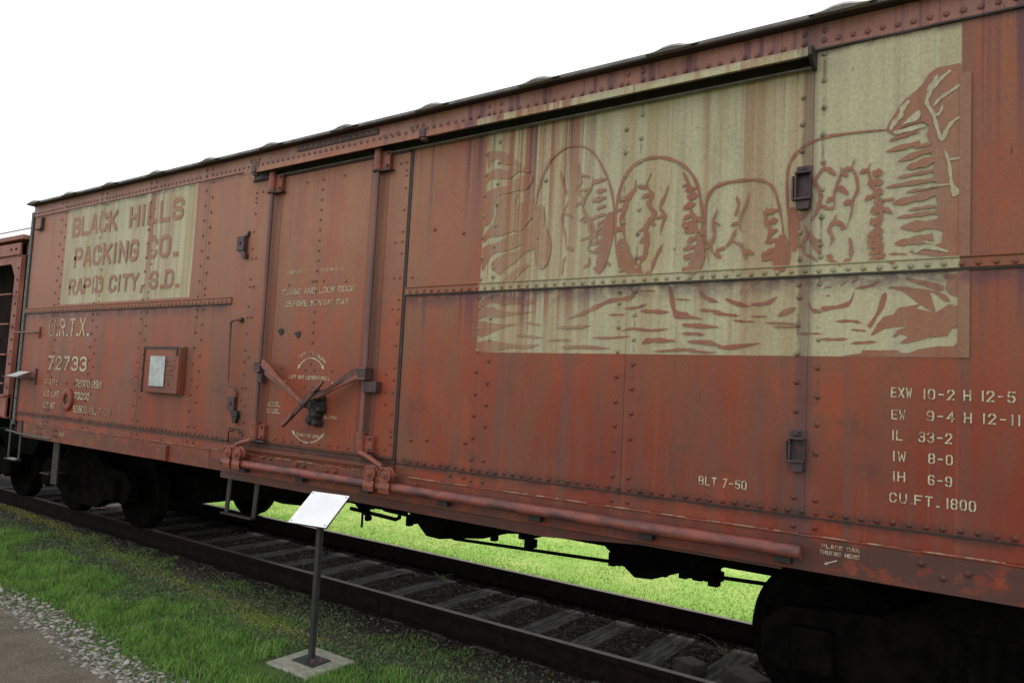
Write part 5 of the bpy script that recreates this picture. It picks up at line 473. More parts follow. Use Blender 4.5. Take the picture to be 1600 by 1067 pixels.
[(-0.911,2.557),(-0.906,2.552),(-0.9,2.545),(-0.892,2.544),(-0.884,2.542),(-0.878,2.535),(-0.871,2.528),(-0.861,2.525),(-0.854,2.523),(-0.853,2.524),(-0.857,2.531),(-0.861,2.541),(-0.87,2.548),(-0.88,2.552),(-0.888,2.557),(-0.896,2.562),(-0.905,2.56),(-0.91,2.558)],
[(-0.917,2.597),(-0.921,2.594),(-0.929,2.591),(-0.934,2.585),(-0.93,2.578),(-0.926,2.571),(-0.928,2.563),(-0.921,2.559),(-0.912,2.557),(-0.909,2.558),(-0.903,2.564),(-0.899,2.57),(-0.904,2.575),(-0.902,2.579),(-0.898,2.582),(-0.902,2.586),(-0.909,2.592),(-0.913,2.596)],
[(-0.814,3.046),(-0.82,3.051),(-0.826,3.051),(-0.832,3.05),(-0.839,3.054),(-0.844,3.052),(-0.85,3.048),(-0.856,3.046),(-0.86,3.042),(-0.859,3.037),(-0.855,3.033),(-0.848,3.031),(-0.841,3.026),(-0.833,3.026),(-0.827,3.031),(-0.821,3.033),(-0.815,3.036),(-0.813,3.042)],
[(-0.809,2.87),(-0.815,2.874),(-0.821,2.876),(-0.829,2.879),(-0.836,2.879),(-0.841,2.872),(-0.848,2.87),(-0.853,2.866),(-0.855,2.858),(-0.853,2.854),(-0.847,2.849),(-0.841,2.849),(-0.834,2.85),(-0.826,2.847),(-0.821,2.849),(-0.816,2.856),(-0.811,2.86),(-0.808,2.865)],
[(-0.834,2.734),(-0.838,2.735),(-0.843,2.739),(-0.848,2.738),(-0.852,2.734),(-0.858,2.733),(-0.863,2.731),(-0.865,2.724),(-0.866,2.72),(-0.866,2.718),(-0.861,2.718),(-0.855,2.717),(-0.851,2.721),(-0.848,2.724),(-0.843,2.723),(-0.839,2.724),(-0.836,2.729),(-0.834,2.732)],
[(-0.798,3.097),(-0.802,3.088),(-0.81,3.075),(-0.815,3.059),(-0.817,3.045),(-0.817,3.032),(-0.812,3.02),(-0.805,3.012),(-0.8,3.001),(-0.799,2.984),(-0.795,2.966),(-0.79,2.947),(-0.791,2.931),(-0.796,2.917),(-0.802,2.902),(-0.808,2.886),(-0.816,2.871),(-0.819,2.854),(-0.817,2.836),(-0.816,2.819),(-0.819,2.803),(-0.822,2.785),(-0.826,2.764),(-0.832,2.746),(-0.835,2.733),(-0.833,2.732),(-0.828,2.744),(-0.822,2.762),(-0.814,2.781),(-0.808,2.799),(-0.807,2.817),(-0.806,2.834),(-0.802,2.85),(-0.801,2.865),(-0.798,2.88),(-0.789,2.894),(-0.78,2.908),(-0.778,2.927),(-0.779,2.947),(-0.779,2.967),(-0.783,2.987),(-0.79,3.003),(-0.795,3.017),(-0.799,3.028),(-0.805,3.035),(-0.81,3.044),(-0.808,3.056),(-0.803,3.071),(-0.799,3.086),(-0.796,3.096)],
[(-0.817,2.56),(-0.821,2.565),(-0.825,2.566),(-0.83,2.564),(-0.836,2.566),(-0.841,2.565),(-0.843,2.559),(-0.846,2.554),(-0.847,2.549),(-0.845,2.546),(-0.841,2.544),(-0.836,2.543),(-0.83,2.541),(-0.827,2.543),(-0.825,2.548),(-0.82,2.548),(-0.817,2.551),(-0.816,2.557)],
[(-0.821,2.678),(-0.824,2.666),(-0.823,2.65),(-0.819,2.633),(-0.821,2.617),(-0.822,2.603),(-0.82,2.586),(-0.819,2.57),(-0.818,2.559),(-0.815,2.558),(-0.811,2.568),(-0.805,2.582),(-0.799,2.599),(-0.8,2.616),(-0.805,2.634),(-0.806,2.652),(-0.811,2.667),(-0.818,2.678)],
[(-0.736,3.025),(-0.741,3.03),(-0.747,3.031),(-0.753,3.029),(-0.761,3.032),(-0.767,3.029),(-0.771,3.022),(-0.776,3.017),(-0.778,3.012),(-0.776,3.008),(-0.771,3.006),(-0.764,3.006),(-0.757,3.005),(-0.752,3.006),(-0.748,3.011),(-0.742,3.012),(-0.737,3.015),(-0.735,3.021)],
[(-0.696,2.887),(-0.703,2.892),(-0.711,2.893),(-0.719,2.89),(-0.728,2.89),(-0.738,2.887),(-0.744,2.878),(-0.75,2.87),(-0.753,2.864),(-0.751,2.861),(-0.745,2.862),(-0.736,2.863),(-0.726,2.864),(-0.72,2.869),(-0.714,2.874),(-0.706,2.874),(-0.699,2.878),(-0.695,2.884)],
[(-0.671,2.811),(-0.667,2.805),(-0.661,2.801),(-0.655,2.796),(-0.651,2.79),(-0.644,2.788),(-0.636,2.785),(-0.628,2.78),(-0.621,2.779),(-0.619,2.782),(-0.621,2.79),(-0.627,2.797),(-0.633,2.807),(-0.639,2.815),(-0.649,2.817),(-0.657,2.818),(-0.664,2.819),(-0.67,2.816)],
[(-0.692,2.693),(-0.697,2.697),(-0.703,2.699),(-0.712,2.703),(-0.72,2.7),(-0.725,2.691),(-0.732,2.686),(-0.736,2.68),(-0.736,2.671),(-0.733,2.667),(-0.725,2.665),(-0.719,2.668),(-0.713,2.672),(-0.706,2.671),(-0.702,2.673),(-0.698,2.679),(-0.694,2.683),(-0.691,2.688)],
[(-0.667,2.618),(-0.671,2.623),(-0.676,2.624),(-0.681,2.622),(-0.688,2.623),(-0.694,2.619),(-0.696,2.611),(-0.698,2.605),(-0.699,2.6),(-0.697,2.597),(-0.692,2.597),(-0.686,2.598),(-0.68,2.599),(-0.677,2.601),(-0.676,2.606),(-0.671,2.606),(-0.668,2.609),(-0.666,2.615)],
[(-0.672,2.579),(-0.671,2.574),(-0.669,2.569),(-0.665,2.57),(-0.662,2.569),(-0.66,2.564),(-0.656,2.564),(-0.652,2.567),(-0.649,2.569),(-0.648,2.571),(-0.65,2.574),(-0.651,2.58),(-0.654,2.583),(-0.658,2.581),(-0.662,2.583),(-0.665,2.587),(-0.669,2.584),(-0.672,2.581)],
[(-0.65,2.542),(-0.646,2.536),(-0.641,2.53),(-0.634,2.53),(-0.627,2.527),(-0.622,2.521),(-0.614,2.52),(-0.607,2.522),(-0.602,2.522),(-0.601,2.524),(-0.605,2.528),(-0.61,2.536),(-0.616,2.54),(-0.624,2.54),(-0.63,2.543),(-0.637,2.548),(-0.644,2.546),(-0.649,2.544)],
[(-0.725,3.058),(-0.729,3.053),(-0.733,3.046),(-0.737,3.036),(-0.741,3.024),(-0.74,3.008),(-0.735,2.991),(-0.731,2.973),(-0.729,2.954),(-0.724,2.937),(-0.715,2.919),(-0.711,2.901),(-0.707,2.882),(-0.697,2.864),(-0.687,2.846),(-0.684,2.828),(-0.681,2.813),(-0.678,2.8),(-0.679,2.788),(-0.686,2.776),(-0.688,2.762),(-0.689,2.745),(-0.695,2.729),(-0.702,2.711),(-0.701,2.691),(-0.694,2.67),(-0.689,2.648),(-0.682,2.629),(-0.674,2.615),(-0.672,2.606),(-0.676,2.599),(-0.678,2.59),(-0.676,2.579),(-0.671,2.568),(-0.664,2.557),(-0.656,2.548),(-0.65,2.542),(-0.649,2.544),(-0.652,2.551),(-0.658,2.561),(-0.665,2.571),(-0.669,2.58),(-0.666,2.586),(-0.662,2.592),(-0.661,2.603),(-0.66,2.617),(-0.662,2.636),(-0.671,2.655),(-0.681,2.674),(-0.682,2.691),(-0.679,2.705),(-0.678,2.722),(-0.675,2.739),(-0.668,2.753),(-0.664,2.768),(-0.664,2.783),(-0.662,2.797),(-0.659,2.814),(-0.665,2.833),(-0.674,2.851),(-0.68,2.871),(-0.685,2.89),(-0.694,2.906),(-0.702,2.924),(-0.705,2.942),(-0.71,2.959),(-0.719,2.976),(-0.725,2.993),(-0.727,3.009),(-0.73,3.022),(-0.731,3.033),(-0.728,3.042),(-0.724,3.049),(-0.722,3.056)],
[(-0.667,3.008),(-0.675,3.014),(-0.686,3.024),(-0.694,3.019),(-0.701,3.013),(-0.708,3.018),(-0.714,3.019),(-0.715,3.005),(-0.716,2.998),(-0.715,2.994),(-0.71,2.988),(-0.703,2.977),(-0.698,2.98),(-0.693,2.987),(-0.685,2.984),(-0.675,2.982),(-0.67,2.996),(-0.666,3.004)],
[(-0.666,2.958),(-0.676,2.966),(-0.689,2.976),(-0.701,2.969),(-0.711,2.966),(-0.722,2.972),(-0.73,2.97),(-0.735,2.956),(-0.739,2.95),(-0.738,2.945),(-0.732,2.94),(-0.722,2.928),(-0.713,2.928),(-0.705,2.936),(-0.694,2.936),(-0.681,2.932),(-0.671,2.944),(-0.665,2.954)],
[(-0.666,2.91),(-0.673,2.918),(-0.683,2.927),(-0.689,2.919),(-0.696,2.916),(-0.705,2.919),(-0.709,2.915),(-0.705,2.902),(-0.705,2.895),(-0.702,2.891),(-0.697,2.888),(-0.687,2.879),(-0.684,2.879),(-0.684,2.887),(-0.679,2.888),(-0.67,2.884),(-0.667,2.896),(-0.664,2.906)],
[(-0.665,2.857),(-0.671,2.861),(-0.681,2.871),(-0.689,2.868),(-0.695,2.859),(-0.703,2.857),(-0.711,2.853),(-0.705,2.841),(-0.702,2.834),(-0.699,2.831),(-0.692,2.83),(-0.681,2.826),(-0.682,2.831),(-0.682,2.836),(-0.676,2.832),(-0.67,2.833),(-0.667,2.846),(-0.664,2.853)],
[(-0.664,2.814),(-0.673,2.823),(-0.685,2.83),(-0.693,2.822),(-0.703,2.823),(-0.712,2.827),(-0.718,2.82),(-0.72,2.808),(-0.723,2.802),(-0.721,2.796),(-0.715,2.792),(-0.707,2.783),(-0.699,2.78),(-0.694,2.787),(-0.686,2.792),(-0.675,2.788),(-0.667,2.798),(-0.663,2.809)],
[(-0.663,2.758),(-0.672,2.765),(-0.685,2.774),(-0.695,2.768),(-0.704,2.763),(-0.714,2.768),(-0.722,2.765),(-0.724,2.751),(-0.726,2.744),(-0.725,2.74),(-0.719,2.736),(-0.709,2.725),(-0.702,2.727),(-0.697,2.735),(-0.687,2.734),(-0.675,2.732),(-0.668,2.745),(-0.662,2.754)],
[(-0.663,2.703),(-0.671,2.71),(-0.681,2.719),(-0.689,2.711),(-0.697,2.708),(-0.707,2.711),(-0.712,2.705),(-0.71,2.692),(-0.71,2.685),(-0.708,2.681),(-0.702,2.678),(-0.692,2.67),(-0.687,2.67),(-0.686,2.678),(-0.68,2.68),(-0.67,2.676),(-0.665,2.688),(-0.662,2.699)],
[(-0.662,2.667),(-0.671,2.67),(-0.683,2.673),(-0.698,2.677),(-0.71,2.673),(-0.719,2.664),(-0.73,2.661),(-0.736,2.653),(-0.738,2.643),(-0.736,2.64),(-0.727,2.636),(-0.718,2.638),(-0.71,2.644),(-0.7,2.643),(-0.69,2.643),(-0.679,2.651),(-0.669,2.657),(-0.661,2.662)],
[(-0.662,2.635),(-0.67,2.639),(-0.684,2.649),(-0.696,2.646),(-0.705,2.639),(-0.714,2.641),(-0.724,2.644),(-0.729,2.632),(-0.733,2.624),(-0.732,2.621),(-0.726,2.614),(-0.717,2.604),(-0.709,2.609),(-0.7,2.613),(-0.688,2.609),(-0.676,2.611),(-0.667,2.624),(-0.661,2.631)],
[(-0.661,2.601),(-0.669,2.604),(-0.68,2.605),(-0.693,2.607),(-0.704,2.607),(-0.711,2.599),(-0.719,2.594),(-0.725,2.59),(-0.727,2.582),(-0.725,2.578),(-0.718,2.574),(-0.711,2.576),(-0.703,2.578),(-0.695,2.576),(-0.686,2.58),(-0.676,2.586),(-0.666,2.59),(-0.66,2.596)],
[(-0.66,2.566),(-0.669,2.57),(-0.68,2.57),(-0.692,2.568),(-0.704,2.57),(-0.713,2.566),(-0.72,2.558),(-0.726,2.552),(-0.73,2.547),(-0.728,2.543),(-0.722,2.542),(-0.714,2.543),(-0.705,2.542),(-0.697,2.544),(-0.688,2.55),(-0.677,2.552),(-0.666,2.556),(-0.66,2.562)],
[(-2.806,3.018),(-2.773,3.054),(-2.736,3.045),(-2.726,2.989),(-2.718,2.913),(-2.686,2.85),(-2.66,2.787),(-2.664,2.713),(-2.683,2.65),(-2.716,2.616),(-2.752,2.62),(-2.776,2.692),(-2.793,2.797),(-2.807,2.916)],
[(-2.272,2.901),(-2.241,2.95),(-2.211,2.957),(-2.2,2.886),(-2.203,2.784),(-2.227,2.679),(-2.258,2.592),(-2.289,2.561),(-2.312,2.575),(-2.307,2.645),(-2.292,2.738),(-2.285,2.826)],
[(-2.183,2.73),(-2.158,2.768),(-2.123,2.778),(-2.095,2.73),(-2.065,2.661),(-2.014,2.595),(-1.983,2.545),(-2.025,2.536),(-2.086,2.551),(-2.123,2.578),(-2.151,2.618),(-2.175,2.675)],
[(-1.668,2.654),(-1.646,2.725),(-1.625,2.764),(-1.606,2.71),(-1.597,2.63),(-1.613,2.57),(-1.64,2.527),(-1.677,2.515),(-1.703,2.531),(-1.692,2.586)],
[(-1.198,2.675),(-1.176,2.717),(-1.151,2.724),(-1.128,2.67),(-1.114,2.598),(-1.124,2.546),(-1.146,2.512),(-1.179,2.508),(-1.208,2.533),(-1.21,2.602)],
[(-1.134,2.847),(-1.115,2.869),(-1.093,2.857),(-1.079,2.82),(-1.071,2.763),(-1.076,2.685),(-1.088,2.624),(-1.106,2.627),(-1.123,2.669),(-1.133,2.76)]]
VEINS=[[(-0.394,3.071),(-0.394,3.058),(-0.391,3.039),(-0.383,3.019),(-0.379,2.998),(-0.379,2.976),(-0.375,2.952),(-0.371,2.927),(-0.37,2.905),(-0.366,2.885),(-0.356,2.87),(-0.347,2.857),(-0.342,2.848),(-0.337,2.852),(-0.341,2.861),(-0.345,2.875),(-0.349,2.892),(-0.355,2.908),(-0.36,2.928),(-0.36,2.951),(-0.361,2.976),(-0.366,3),(-0.372,3.021),(-0.375,3.043),(-0.382,3.061),(-0.389,3.073)],
[(-0.377,3.024),(-0.372,3.022),(-0.365,3.019),(-0.357,3.018),(-0.349,3.02),(-0.343,3.02),(-0.336,3.019),(-0.33,3.022),(-0.327,3.025),(-0.328,3.029),(-0.332,3.031),(-0.338,3.032),(-0.344,3.03),(-0.35,3.029),(-0.358,3.031),(-0.365,3.032),(-0.372,3.03),(-0.378,3.029)],
[(-0.506,2.892),(-0.495,2.893),(-0.478,2.893),(-0.459,2.894),(-0.44,2.898),(-0.421,2.898),(-0.398,2.896),(-0.379,2.897),(-0.365,2.9),(-0.366,2.903),(-0.379,2.906),(-0.399,2.908),(-0.421,2.906),(-0.442,2.906),(-0.461,2.907),(-0.48,2.903),(-0.496,2.899),(-0.507,2.897)],
[(-0.365,2.896),(-0.357,2.897),(-0.344,2.888),(-0.332,2.872),(-0.323,2.856),(-0.329,2.847),(-0.34,2.843),(-0.35,2.837),(-0.359,2.841),(-0.365,2.869)],
[(-0.373,3.478),(-0.38,3.475),(-0.389,3.467),(-0.398,3.459),(-0.409,3.454),(-0.417,3.45),(-0.422,3.442),(-0.429,3.435),(-0.438,3.43),(-0.447,3.418),(-0.454,3.401),(-0.464,3.388),(-0.474,3.376),(-0.477,3.363),(-0.478,3.35),(-0.482,3.339),(-0.482,3.324),(-0.474,3.308),(-0.465,3.293),(-0.459,3.277),(-0.453,3.263),(-0.446,3.249),(-0.443,3.233),(-0.443,3.216),(-0.437,3.199),(-0.429,3.179),(-0.425,3.156),(-0.42,3.135),(-0.407,3.121),(-0.394,3.129),(-0.385,3.143),(-0.379,3.159),(-0.377,3.175),(-0.371,3.184),(-0.363,3.192),(-0.358,3.201),(-0.354,3.21),(-0.346,3.215),(-0.337,3.219),(-0.329,3.224),(-0.324,3.228),(-0.326,3.234),(-0.333,3.233),(-0.342,3.232),(-0.351,3.226),(-0.36,3.219),(-0.369,3.214),(-0.378,3.207),(-0.382,3.195),(-0.389,3.184),(-0.398,3.171),(-0.403,3.154),(-0.405,3.139),(-0.403,3.139),(-0.402,3.143),(-0.409,3.16),(-0.417,3.182),(-0.42,3.202),(-0.423,3.219),(-0.429,3.235),(-0.433,3.251),(-0.435,3.269),(-0.443,3.286),(-0.454,3.3),(-0.46,3.314),(-0.462,3.326),(-0.464,3.335),(-0.466,3.344),(-0.461,3.352),(-0.455,3.361),(-0.451,3.376),(-0.443,3.39),(-0.431,3.401),(-0.423,3.412),(-0.418,3.422),(-0.412,3.428),(-0.405,3.431),(-0.399,3.439),(-0.392,3.449),(-0.382,3.456),(-0.373,3.462),(-0.368,3.469)],
[(-0.328,3.397),(-0.337,3.394),(-0.351,3.389),(-0.364,3.379),(-0.376,3.369),(-0.388,3.365),(-0.401,3.359),(-0.411,3.35),(-0.422,3.342),(-0.432,3.335),(-0.44,3.323),(-0.443,3.311),(-0.446,3.304),(-0.443,3.3),(-0.438,3.306),(-0.429,3.312),(-0.421,3.322),(-0.415,3.332),(-0.405,3.339),(-0.393,3.343),(-0.381,3.35),(-0.371,3.359),(-0.357,3.366),(-0.342,3.373),(-0.332,3.385),(-0.325,3.392)],
[(-0.555,3.359),(-0.563,3.355),(-0.571,3.345),(-0.582,3.336),(-0.593,3.328),(-0.595,3.314),(-0.593,3.303),(-0.597,3.297),(-0.601,3.292),(-0.603,3.282),(-0.611,3.272),(-0.623,3.267),(-0.631,3.257),(-0.634,3.244),(-0.637,3.234),(-0.64,3.226),(-0.639,3.218),(-0.631,3.213),(-0.626,3.216),(-0.623,3.224),(-0.619,3.232),(-0.611,3.237),(-0.605,3.245),(-0.599,3.257),(-0.589,3.266),(-0.578,3.273),(-0.576,3.287),(-0.578,3.298),(-0.575,3.305),(-0.57,3.309),(-0.567,3.319),(-0.56,3.331),(-0.551,3.339),(-0.546,3.348)],
[(-0.503,3.295),(-0.511,3.295),(-0.522,3.289),(-0.535,3.28),(-0.549,3.267),(-0.57,3.247),(-0.585,3.232),(-0.577,3.232),(-0.561,3.237),(-0.541,3.239),(-0.522,3.243),(-0.508,3.251),(-0.501,3.262),(-0.499,3.28)],
[(-0.405,3.304),(-0.408,3.299),(-0.413,3.291),(-0.416,3.281),(-0.417,3.273),(-0.422,3.269),(-0.428,3.267),(-0.431,3.262),(-0.434,3.257),(-0.432,3.253),(-0.427,3.252),(-0.42,3.253),(-0.415,3.259),(-0.41,3.266),(-0.405,3.273),(-0.401,3.284),(-0.401,3.294),(-0.401,3.302)],
[(-0.52,2.572),(-0.508,2.572),(-0.496,2.581),(-0.482,2.59),(-0.466,2.589),(-0.445,2.583),(-0.418,2.578),(-0.392,2.57),(-0.374,2.565),(-0.373,2.574),(-0.389,2.582),(-0.414,2.594),(-0.441,2.606),(-0.466,2.61),(-0.486,2.604),(-0.504,2.599),(-0.518,2.592),(-0.524,2.581)],
[(-0.481,2.625),(-0.477,2.624),(-0.472,2.621),(-0.466,2.618),(-0.46,2.617),(-0.454,2.616),(-0.448,2.613),(-0.443,2.611),(-0.439,2.612),(-0.438,2.615),(-0.441,2.619),(-0.446,2.621),(-0.453,2.622),(-0.458,2.626),(-0.464,2.628),(-0.47,2.629),(-0.476,2.629),(-0.48,2.63)],
[(-0.429,3.462),(-0.437,3.458),(-0.444,3.449),(-0.448,3.435),(-0.454,3.425),(-0.463,3.418),(-0.469,3.409),(-0.472,3.398),(-0.474,3.391),(-0.47,3.386),(-0.465,3.39),(-0.456,3.395),(-0.449,3.404),(-0.445,3.415),(-0.438,3.426),(-0.43,3.436),(-0.425,3.448),(-0.425,3.458)],
[(-0.619,3.192),(-0.607,3.186),(-0.591,3.189),(-0.573,3.194),(-0.554,3.193),(-0.533,3.194),(-0.511,3.201),(-0.491,3.205),(-0.477,3.209),(-0.479,3.218),(-0.494,3.218),(-0.515,3.218),(-0.539,3.219),(-0.559,3.215),(-0.577,3.209),(-0.596,3.21),(-0.612,3.209),(-0.622,3.201)]]
# ------------------------------------------------------------------ the car's structure
XL, XR = -10.56, .95
BAYS = [-10.545, -9.74, -8.755, -7.71, -6.68, -6.17]            # left of the door
BAYR = [-3.955, -3.185, -2.085, -1.015, .055, .95]              # right of the door
ZS, ZB, ZT = 1.219, 2.487, 3.722
def side_panel(x0, x1, z0, z1, lift, seed):
    # steel sheet, dished slightly between its rivet lines
    nx, nz = 14, 14; m = MB(); vs = []; fs = []
    for j in range(nz + 1):
        for i in range(nx + 1):
            x = x0 + (x1 - x0) * i / nx; z = z0 + (z1 - z0) * j / nz
            e = (math.sin(math.pi * i / nx) * math.sin(math.pi * j / nz)) ** .6 if 0 < i < nx and 0 < j < nz else 0
            d = e * (.004 + .006 * noise.noise(Vector((x * 1.3 + seed, z * .9, seed))))
            vs.append((x, -lift + max(d, 0), z))
    for j in range(nz):
        for i in range(nx): a = j * (nx + 1) + i; fs.append((a, a + 1, a + nx + 2, a + nx + 1))
    k = len(vs); n1 = nx + 1
    border = [i for i in range(n1)] + [j * n1 + nx for j in range(1, nz + 1)] + [nz * n1 + i for i in range(nx - 1, -1, -1)] + [j * n1 for j in range(nz - 1, 0, -1)]
    vs += [(vs[b][0], .012, vs[b][2]) for b in border]
    for q in range(len(border)): fs.append((border[q], k + q, k + (q + 1) % len(border), border[(q + 1) % len(border)]))
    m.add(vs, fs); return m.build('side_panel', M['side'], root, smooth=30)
q = 0
for bays in (BAYS, BAYR):
    for a, b in zip(bays, bays[1:]):
        for z0, z1 in ((ZS, ZB), (ZB + .001, ZT)):
            q += 1; side_panel(a + .0008, b - .0008, z0, z1, .0 if (q // 2) % 2 else .0018, q * 3.1)
# carcass behind the sheets
m = MB(); m.box((XL + .02, .014, .96), (-6.18, 2.83, 3.86)); m.box((-3.95, .014, .96), (XR - .02, 2.83, 3.86)); m.box((-6.18, .06, .96), (-3.95, 2.83, 3.86))
m.build('body_frame', M['mid'], root)
# door posts
MB().box((-6.168, -.004, ZS), (-5.962, .013, 3.722)).build('door_post', M['side'], root, bevel=.002)
# top plate (fascia)
m = MB(); m.prism([(-.012, 3.724), (.013, 3.724), (.013, 3.86), (-.016, 3.86), (-.024, 3.856), (-.012, 3.848)], 'x', XL, XR)
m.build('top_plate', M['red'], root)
m = MB().box((-5.35, -.024, 3.80), (-4.35, -.0125, 3.845)); m.build('splice_plate', M['purple'], root, bevel=.002)
# sheet gaps under the plate and a thin ragged lip of old sealant
m = MB(); pts = []
for i in range(0, 130):
    x = -3.9 + i * .037
    if x > .9: break
    z = 3.722 + .006 * noise.noise(Vector((x * 4, 2, 0))); m.box((x, -.016 - .003 * abs(noise.noise(Vector((x * 9, 0, 0)))), z - .008), (x + .0365, -.0121, z + .0015))
m.build('sealant_seam', M['iron'], root, kind='stuff')
# belt rails
for x0, x1 in ((XL, -6.17), (-3.95, XR)):
    m = MB(); m.prism([(-.004, 2.484), (-.016, 2.486), (-.018, 2.49), (-.018, 2.532), (-.026, 2.538), (-.026, 2.542), (-.003, 2.546)], 'x', x0, x1)
    m.build('belt_rail', M['side'], root)
    m = MB(); m.box((x0, -.014, 2.4765), (x1, -.0025, 2.4838)); m.build('joint_gap', M['iron'], root)
# seam strip and sill
m = MB(); m.box((XL, .002, 1.131), (-6.05, .013, 1.2105)); m.box((-3.96, .002, 1.131), (XR, .013, 1.2105)); m.box((-6.049, .02, 1.131), (-3.961, .05, 1.2105)); m.build('lower_side_strip', M['side'], root)
m = MB(); m.box((XL, -.002, 1.2112), (-6.17, .0125, 1.2178)); m.box((-3.96, -.002, 1.2112), (XR, .0125, 1.2178)); m.build('lap_joint', M['iron'], root)
SILL = [(-.030, .948), (.05, .948), (.05, 1.1295), (-.030, 1.1295), (-.034, 1.124), (-.030, 1.118)]
m = MB(); m.prism(SILL, 'x', -10.25, -6.30); m.prism(SILL, 'x', -3.6, XR); m.prism([(-.024, .948), (.05, .948), (.05, 1.1295), (-.024, 1.1295)], 'x', -6.299, -3.601)
m.build('side_sill', M['red'], root, bevel=.002)
m = MB(); x = -10.2
while x < .9:
    L = rnd.uniform(.05, .35)
    if not -6.3 < x < -5.9 and not -3.75 < x < -3.55: m.box((x, -.0352, 1.1290), (min(x + L, .93), -.012, 1.1322 + rnd.uniform(-.0008, .0008)))
    x += L + rnd.uniform(.01, .14)
m.build('worn_sill_edge', M['edge'], root, kind='stuff')
m = MB(); m.prism([(-6.13, .885), (-2.6, .875), (-1.95, .928), (-1.12, .93), (-1.12, .947), (-6.13, .947)], 'y', -.012, .045); m.build('lower_sill', M['grimy'], root, bevel=.002)
m = MB(); m.box((-6.299, -.0285, .949), (-5.96, -.0245, 1.05)); m.build('sill_patch', M['mid'], root)
# jacking pad box
m = MB(); m.box((-7.25, -.062, .955), (-6.98, -.031, 1.102)); m.build('jack_pad', M['red'], root, bevel=.006)
# corner post with its rivets
m = MB(); m.prism([(-10.615, -.02), (-10.556, -.02), (-10.556, .0), (-10.595, .02), (-10.595, .10), (-10.615, .10)], 'z', 1.08, 3.79); m.build('corner_post', M['corner'], root, bevel=.003)
m = MB(); m.box((-10.612, .02, .95), (-10.596, 2.8, 3.86)); m.build('end_wall', M['grimy'], root)
m = MB(); m.box((XR - .015, .02, .95), (XR, 2.8, 3.86)); m.build('end_wall', M['grimy'], root)
# far side
m = MB(); m.box((XL, 2.831, .95), (XR, 2.845, 3.86)); m.build('far_side', M['red'], root)
# roof
m = MB(); m.prism([(-.085, 3.868), (-.088, 3.876), (-.085, 3.892), (1.42, 4.16), (2.93, 3.892), (2.93, 3.868)], 'x', XL - .05, XR + .05); m.build('roof', M['roof'], root)
m = MB().box((XL, -.080, 3.8605), (XR, .02, 3.8675)); m.build('eave_shade_sheet', M['eave_shade'], root)  # dark sheet puts the shade under the eave into its colour
for i in range(13):
    xc = -.86 - (i - 2) * .955 if i > 1 else -.86 + (2 - i) * .955
    if xc < XL + .1 or xc > XR: continue
    m = MB(); h = .028
    prof = [(-.17, 0), (-.10, .30), (-.05, .85), (0, 1), (.05, .85), (.10, .30), (.17, 0)]
    vs = []
    for y, zb, s in ((-.125, 3.868, .55), (-.10, 3.880, 1.), (1.42, 4.155, 1.)):
        for px, pz in prof: vs.append((xc + px * (1.0 if y > -.11 else .8), y, zb + pz * h * s))
    k = len(prof); fs = []
    for r in range(2):
        for j in range(k - 1): fs.append((r * k + j, r * k + j + 1, (r + 1) * k + j + 1, (r + 1) * k + j))
    for j in range(k - 1): fs.append((j + 1, j, 3 * k + j, 3 * k + j + 1))
    vs += [(xc + px * .8, -.120, 3.862) for px, pz in prof]
    vs += [(xc + px, -.084, 3.862) for px, pz in prof]
    for j in range(k - 1): fs.append((3 * k + j, 4 * k + j, 4 * k + j + 1, 3 * k + j + 1))
    m.add(vs, fs); m.build('roof_seam_cap', M['roof'], root, smooth=50)

# ------------------------------------------------------------------ rivets
def dome(r=.0138, h=.0098, n=9):
    m = MB(); vs = []; fs = []
    pr = [(r * 1.12, 0), (r, .35 * h), (r * .72, .8 * h)]
    for rr, o in pr:
        for j in range(n): a = 2 * math.pi * j / n; vs.append((rr * math.cos(a), -o, rr * math.sin(a)))
    vs.append((0, -h, 0))
    for i in range(2):
        for j in range(n): fs.append((i * n + j, i * n + (j + 1) % n, (i + 1) * n + (j + 1) % n, (i + 1) * n + j))
    for j in range(n): fs.append((2 * n + j, 2 * n + (j + 1) % n, 3 * n))
    m.add(vs, fs); return m
RV = []       # x, y, z, scale, material
def rv(x, z, y=-.001, s=1., mat='side'): RV.append((x + rnd.uniform(-.002, .002), y, z + rnd.uniform(-.002, .002), s * rnd.uniform(.93, 1.07), mat))
PAIRS = [-9.74, -8.755, -7.71, -6.68, -3.185, -2.085, -1.015, .055]
for c in PAIRS:
    for sgn in (-1, 1):
        x = c + sgn * .053
        z = 3.69 if sgn > 0 else 3.64
        ph = 3.695 if sgn > 0 else 3.62
        for k in range(8):
            zz = ph - k * .1495
            if zz > 2.56 and not (sgn < 0 and zz > 3.6 and c > -4): rv(x, zz)
        for zz in ([2.44] + [2.295 - .15 * k for k in range(6)] if sgn > 0 else [2.44, 2.37] + [2.22 - .152 * k for k in range(6)]):
            rv(x, zz)
        rv(x, 1.31); rv(x, 1.165, .001)
        rv(x, 3.82, -.013); rv(x, 3.765, -.013)
        if sgn > 0 and c < -1: rv(x, 2.585)
def row(x0, x1, z, y, step=.0715, skip=()):
    n = int(round((x1 - x0) / step))
    for i in range(n + 1):
        x = x0 + (x1 - x0) * i / n
        if any(abs(x - c) < .045 for c in skip): continue
        rv(x, z, y)
PX = [c + s * .053 for c in PAIRS for s in (-1, 1)]
row(-10.50, .9, 3.762, -.013, skip=PX)
row(-10.50, -6.23, 2.507, -.0175); row(-3.90, .9, 2.507, -.0175)
row(-10.48, -6.25, 1.242, -.001); row(-3.88, .9, 1.242, -.001)
for z in [1.14 + .14 * k for k in range(19)]: rv(-10.585, z, -.020, .9, 'corner')
for x in (-9.85, -9.76, -9.42, -9.36): 
    for z in (1.085, 1.02): rv(x, z, -.031, 1.1)
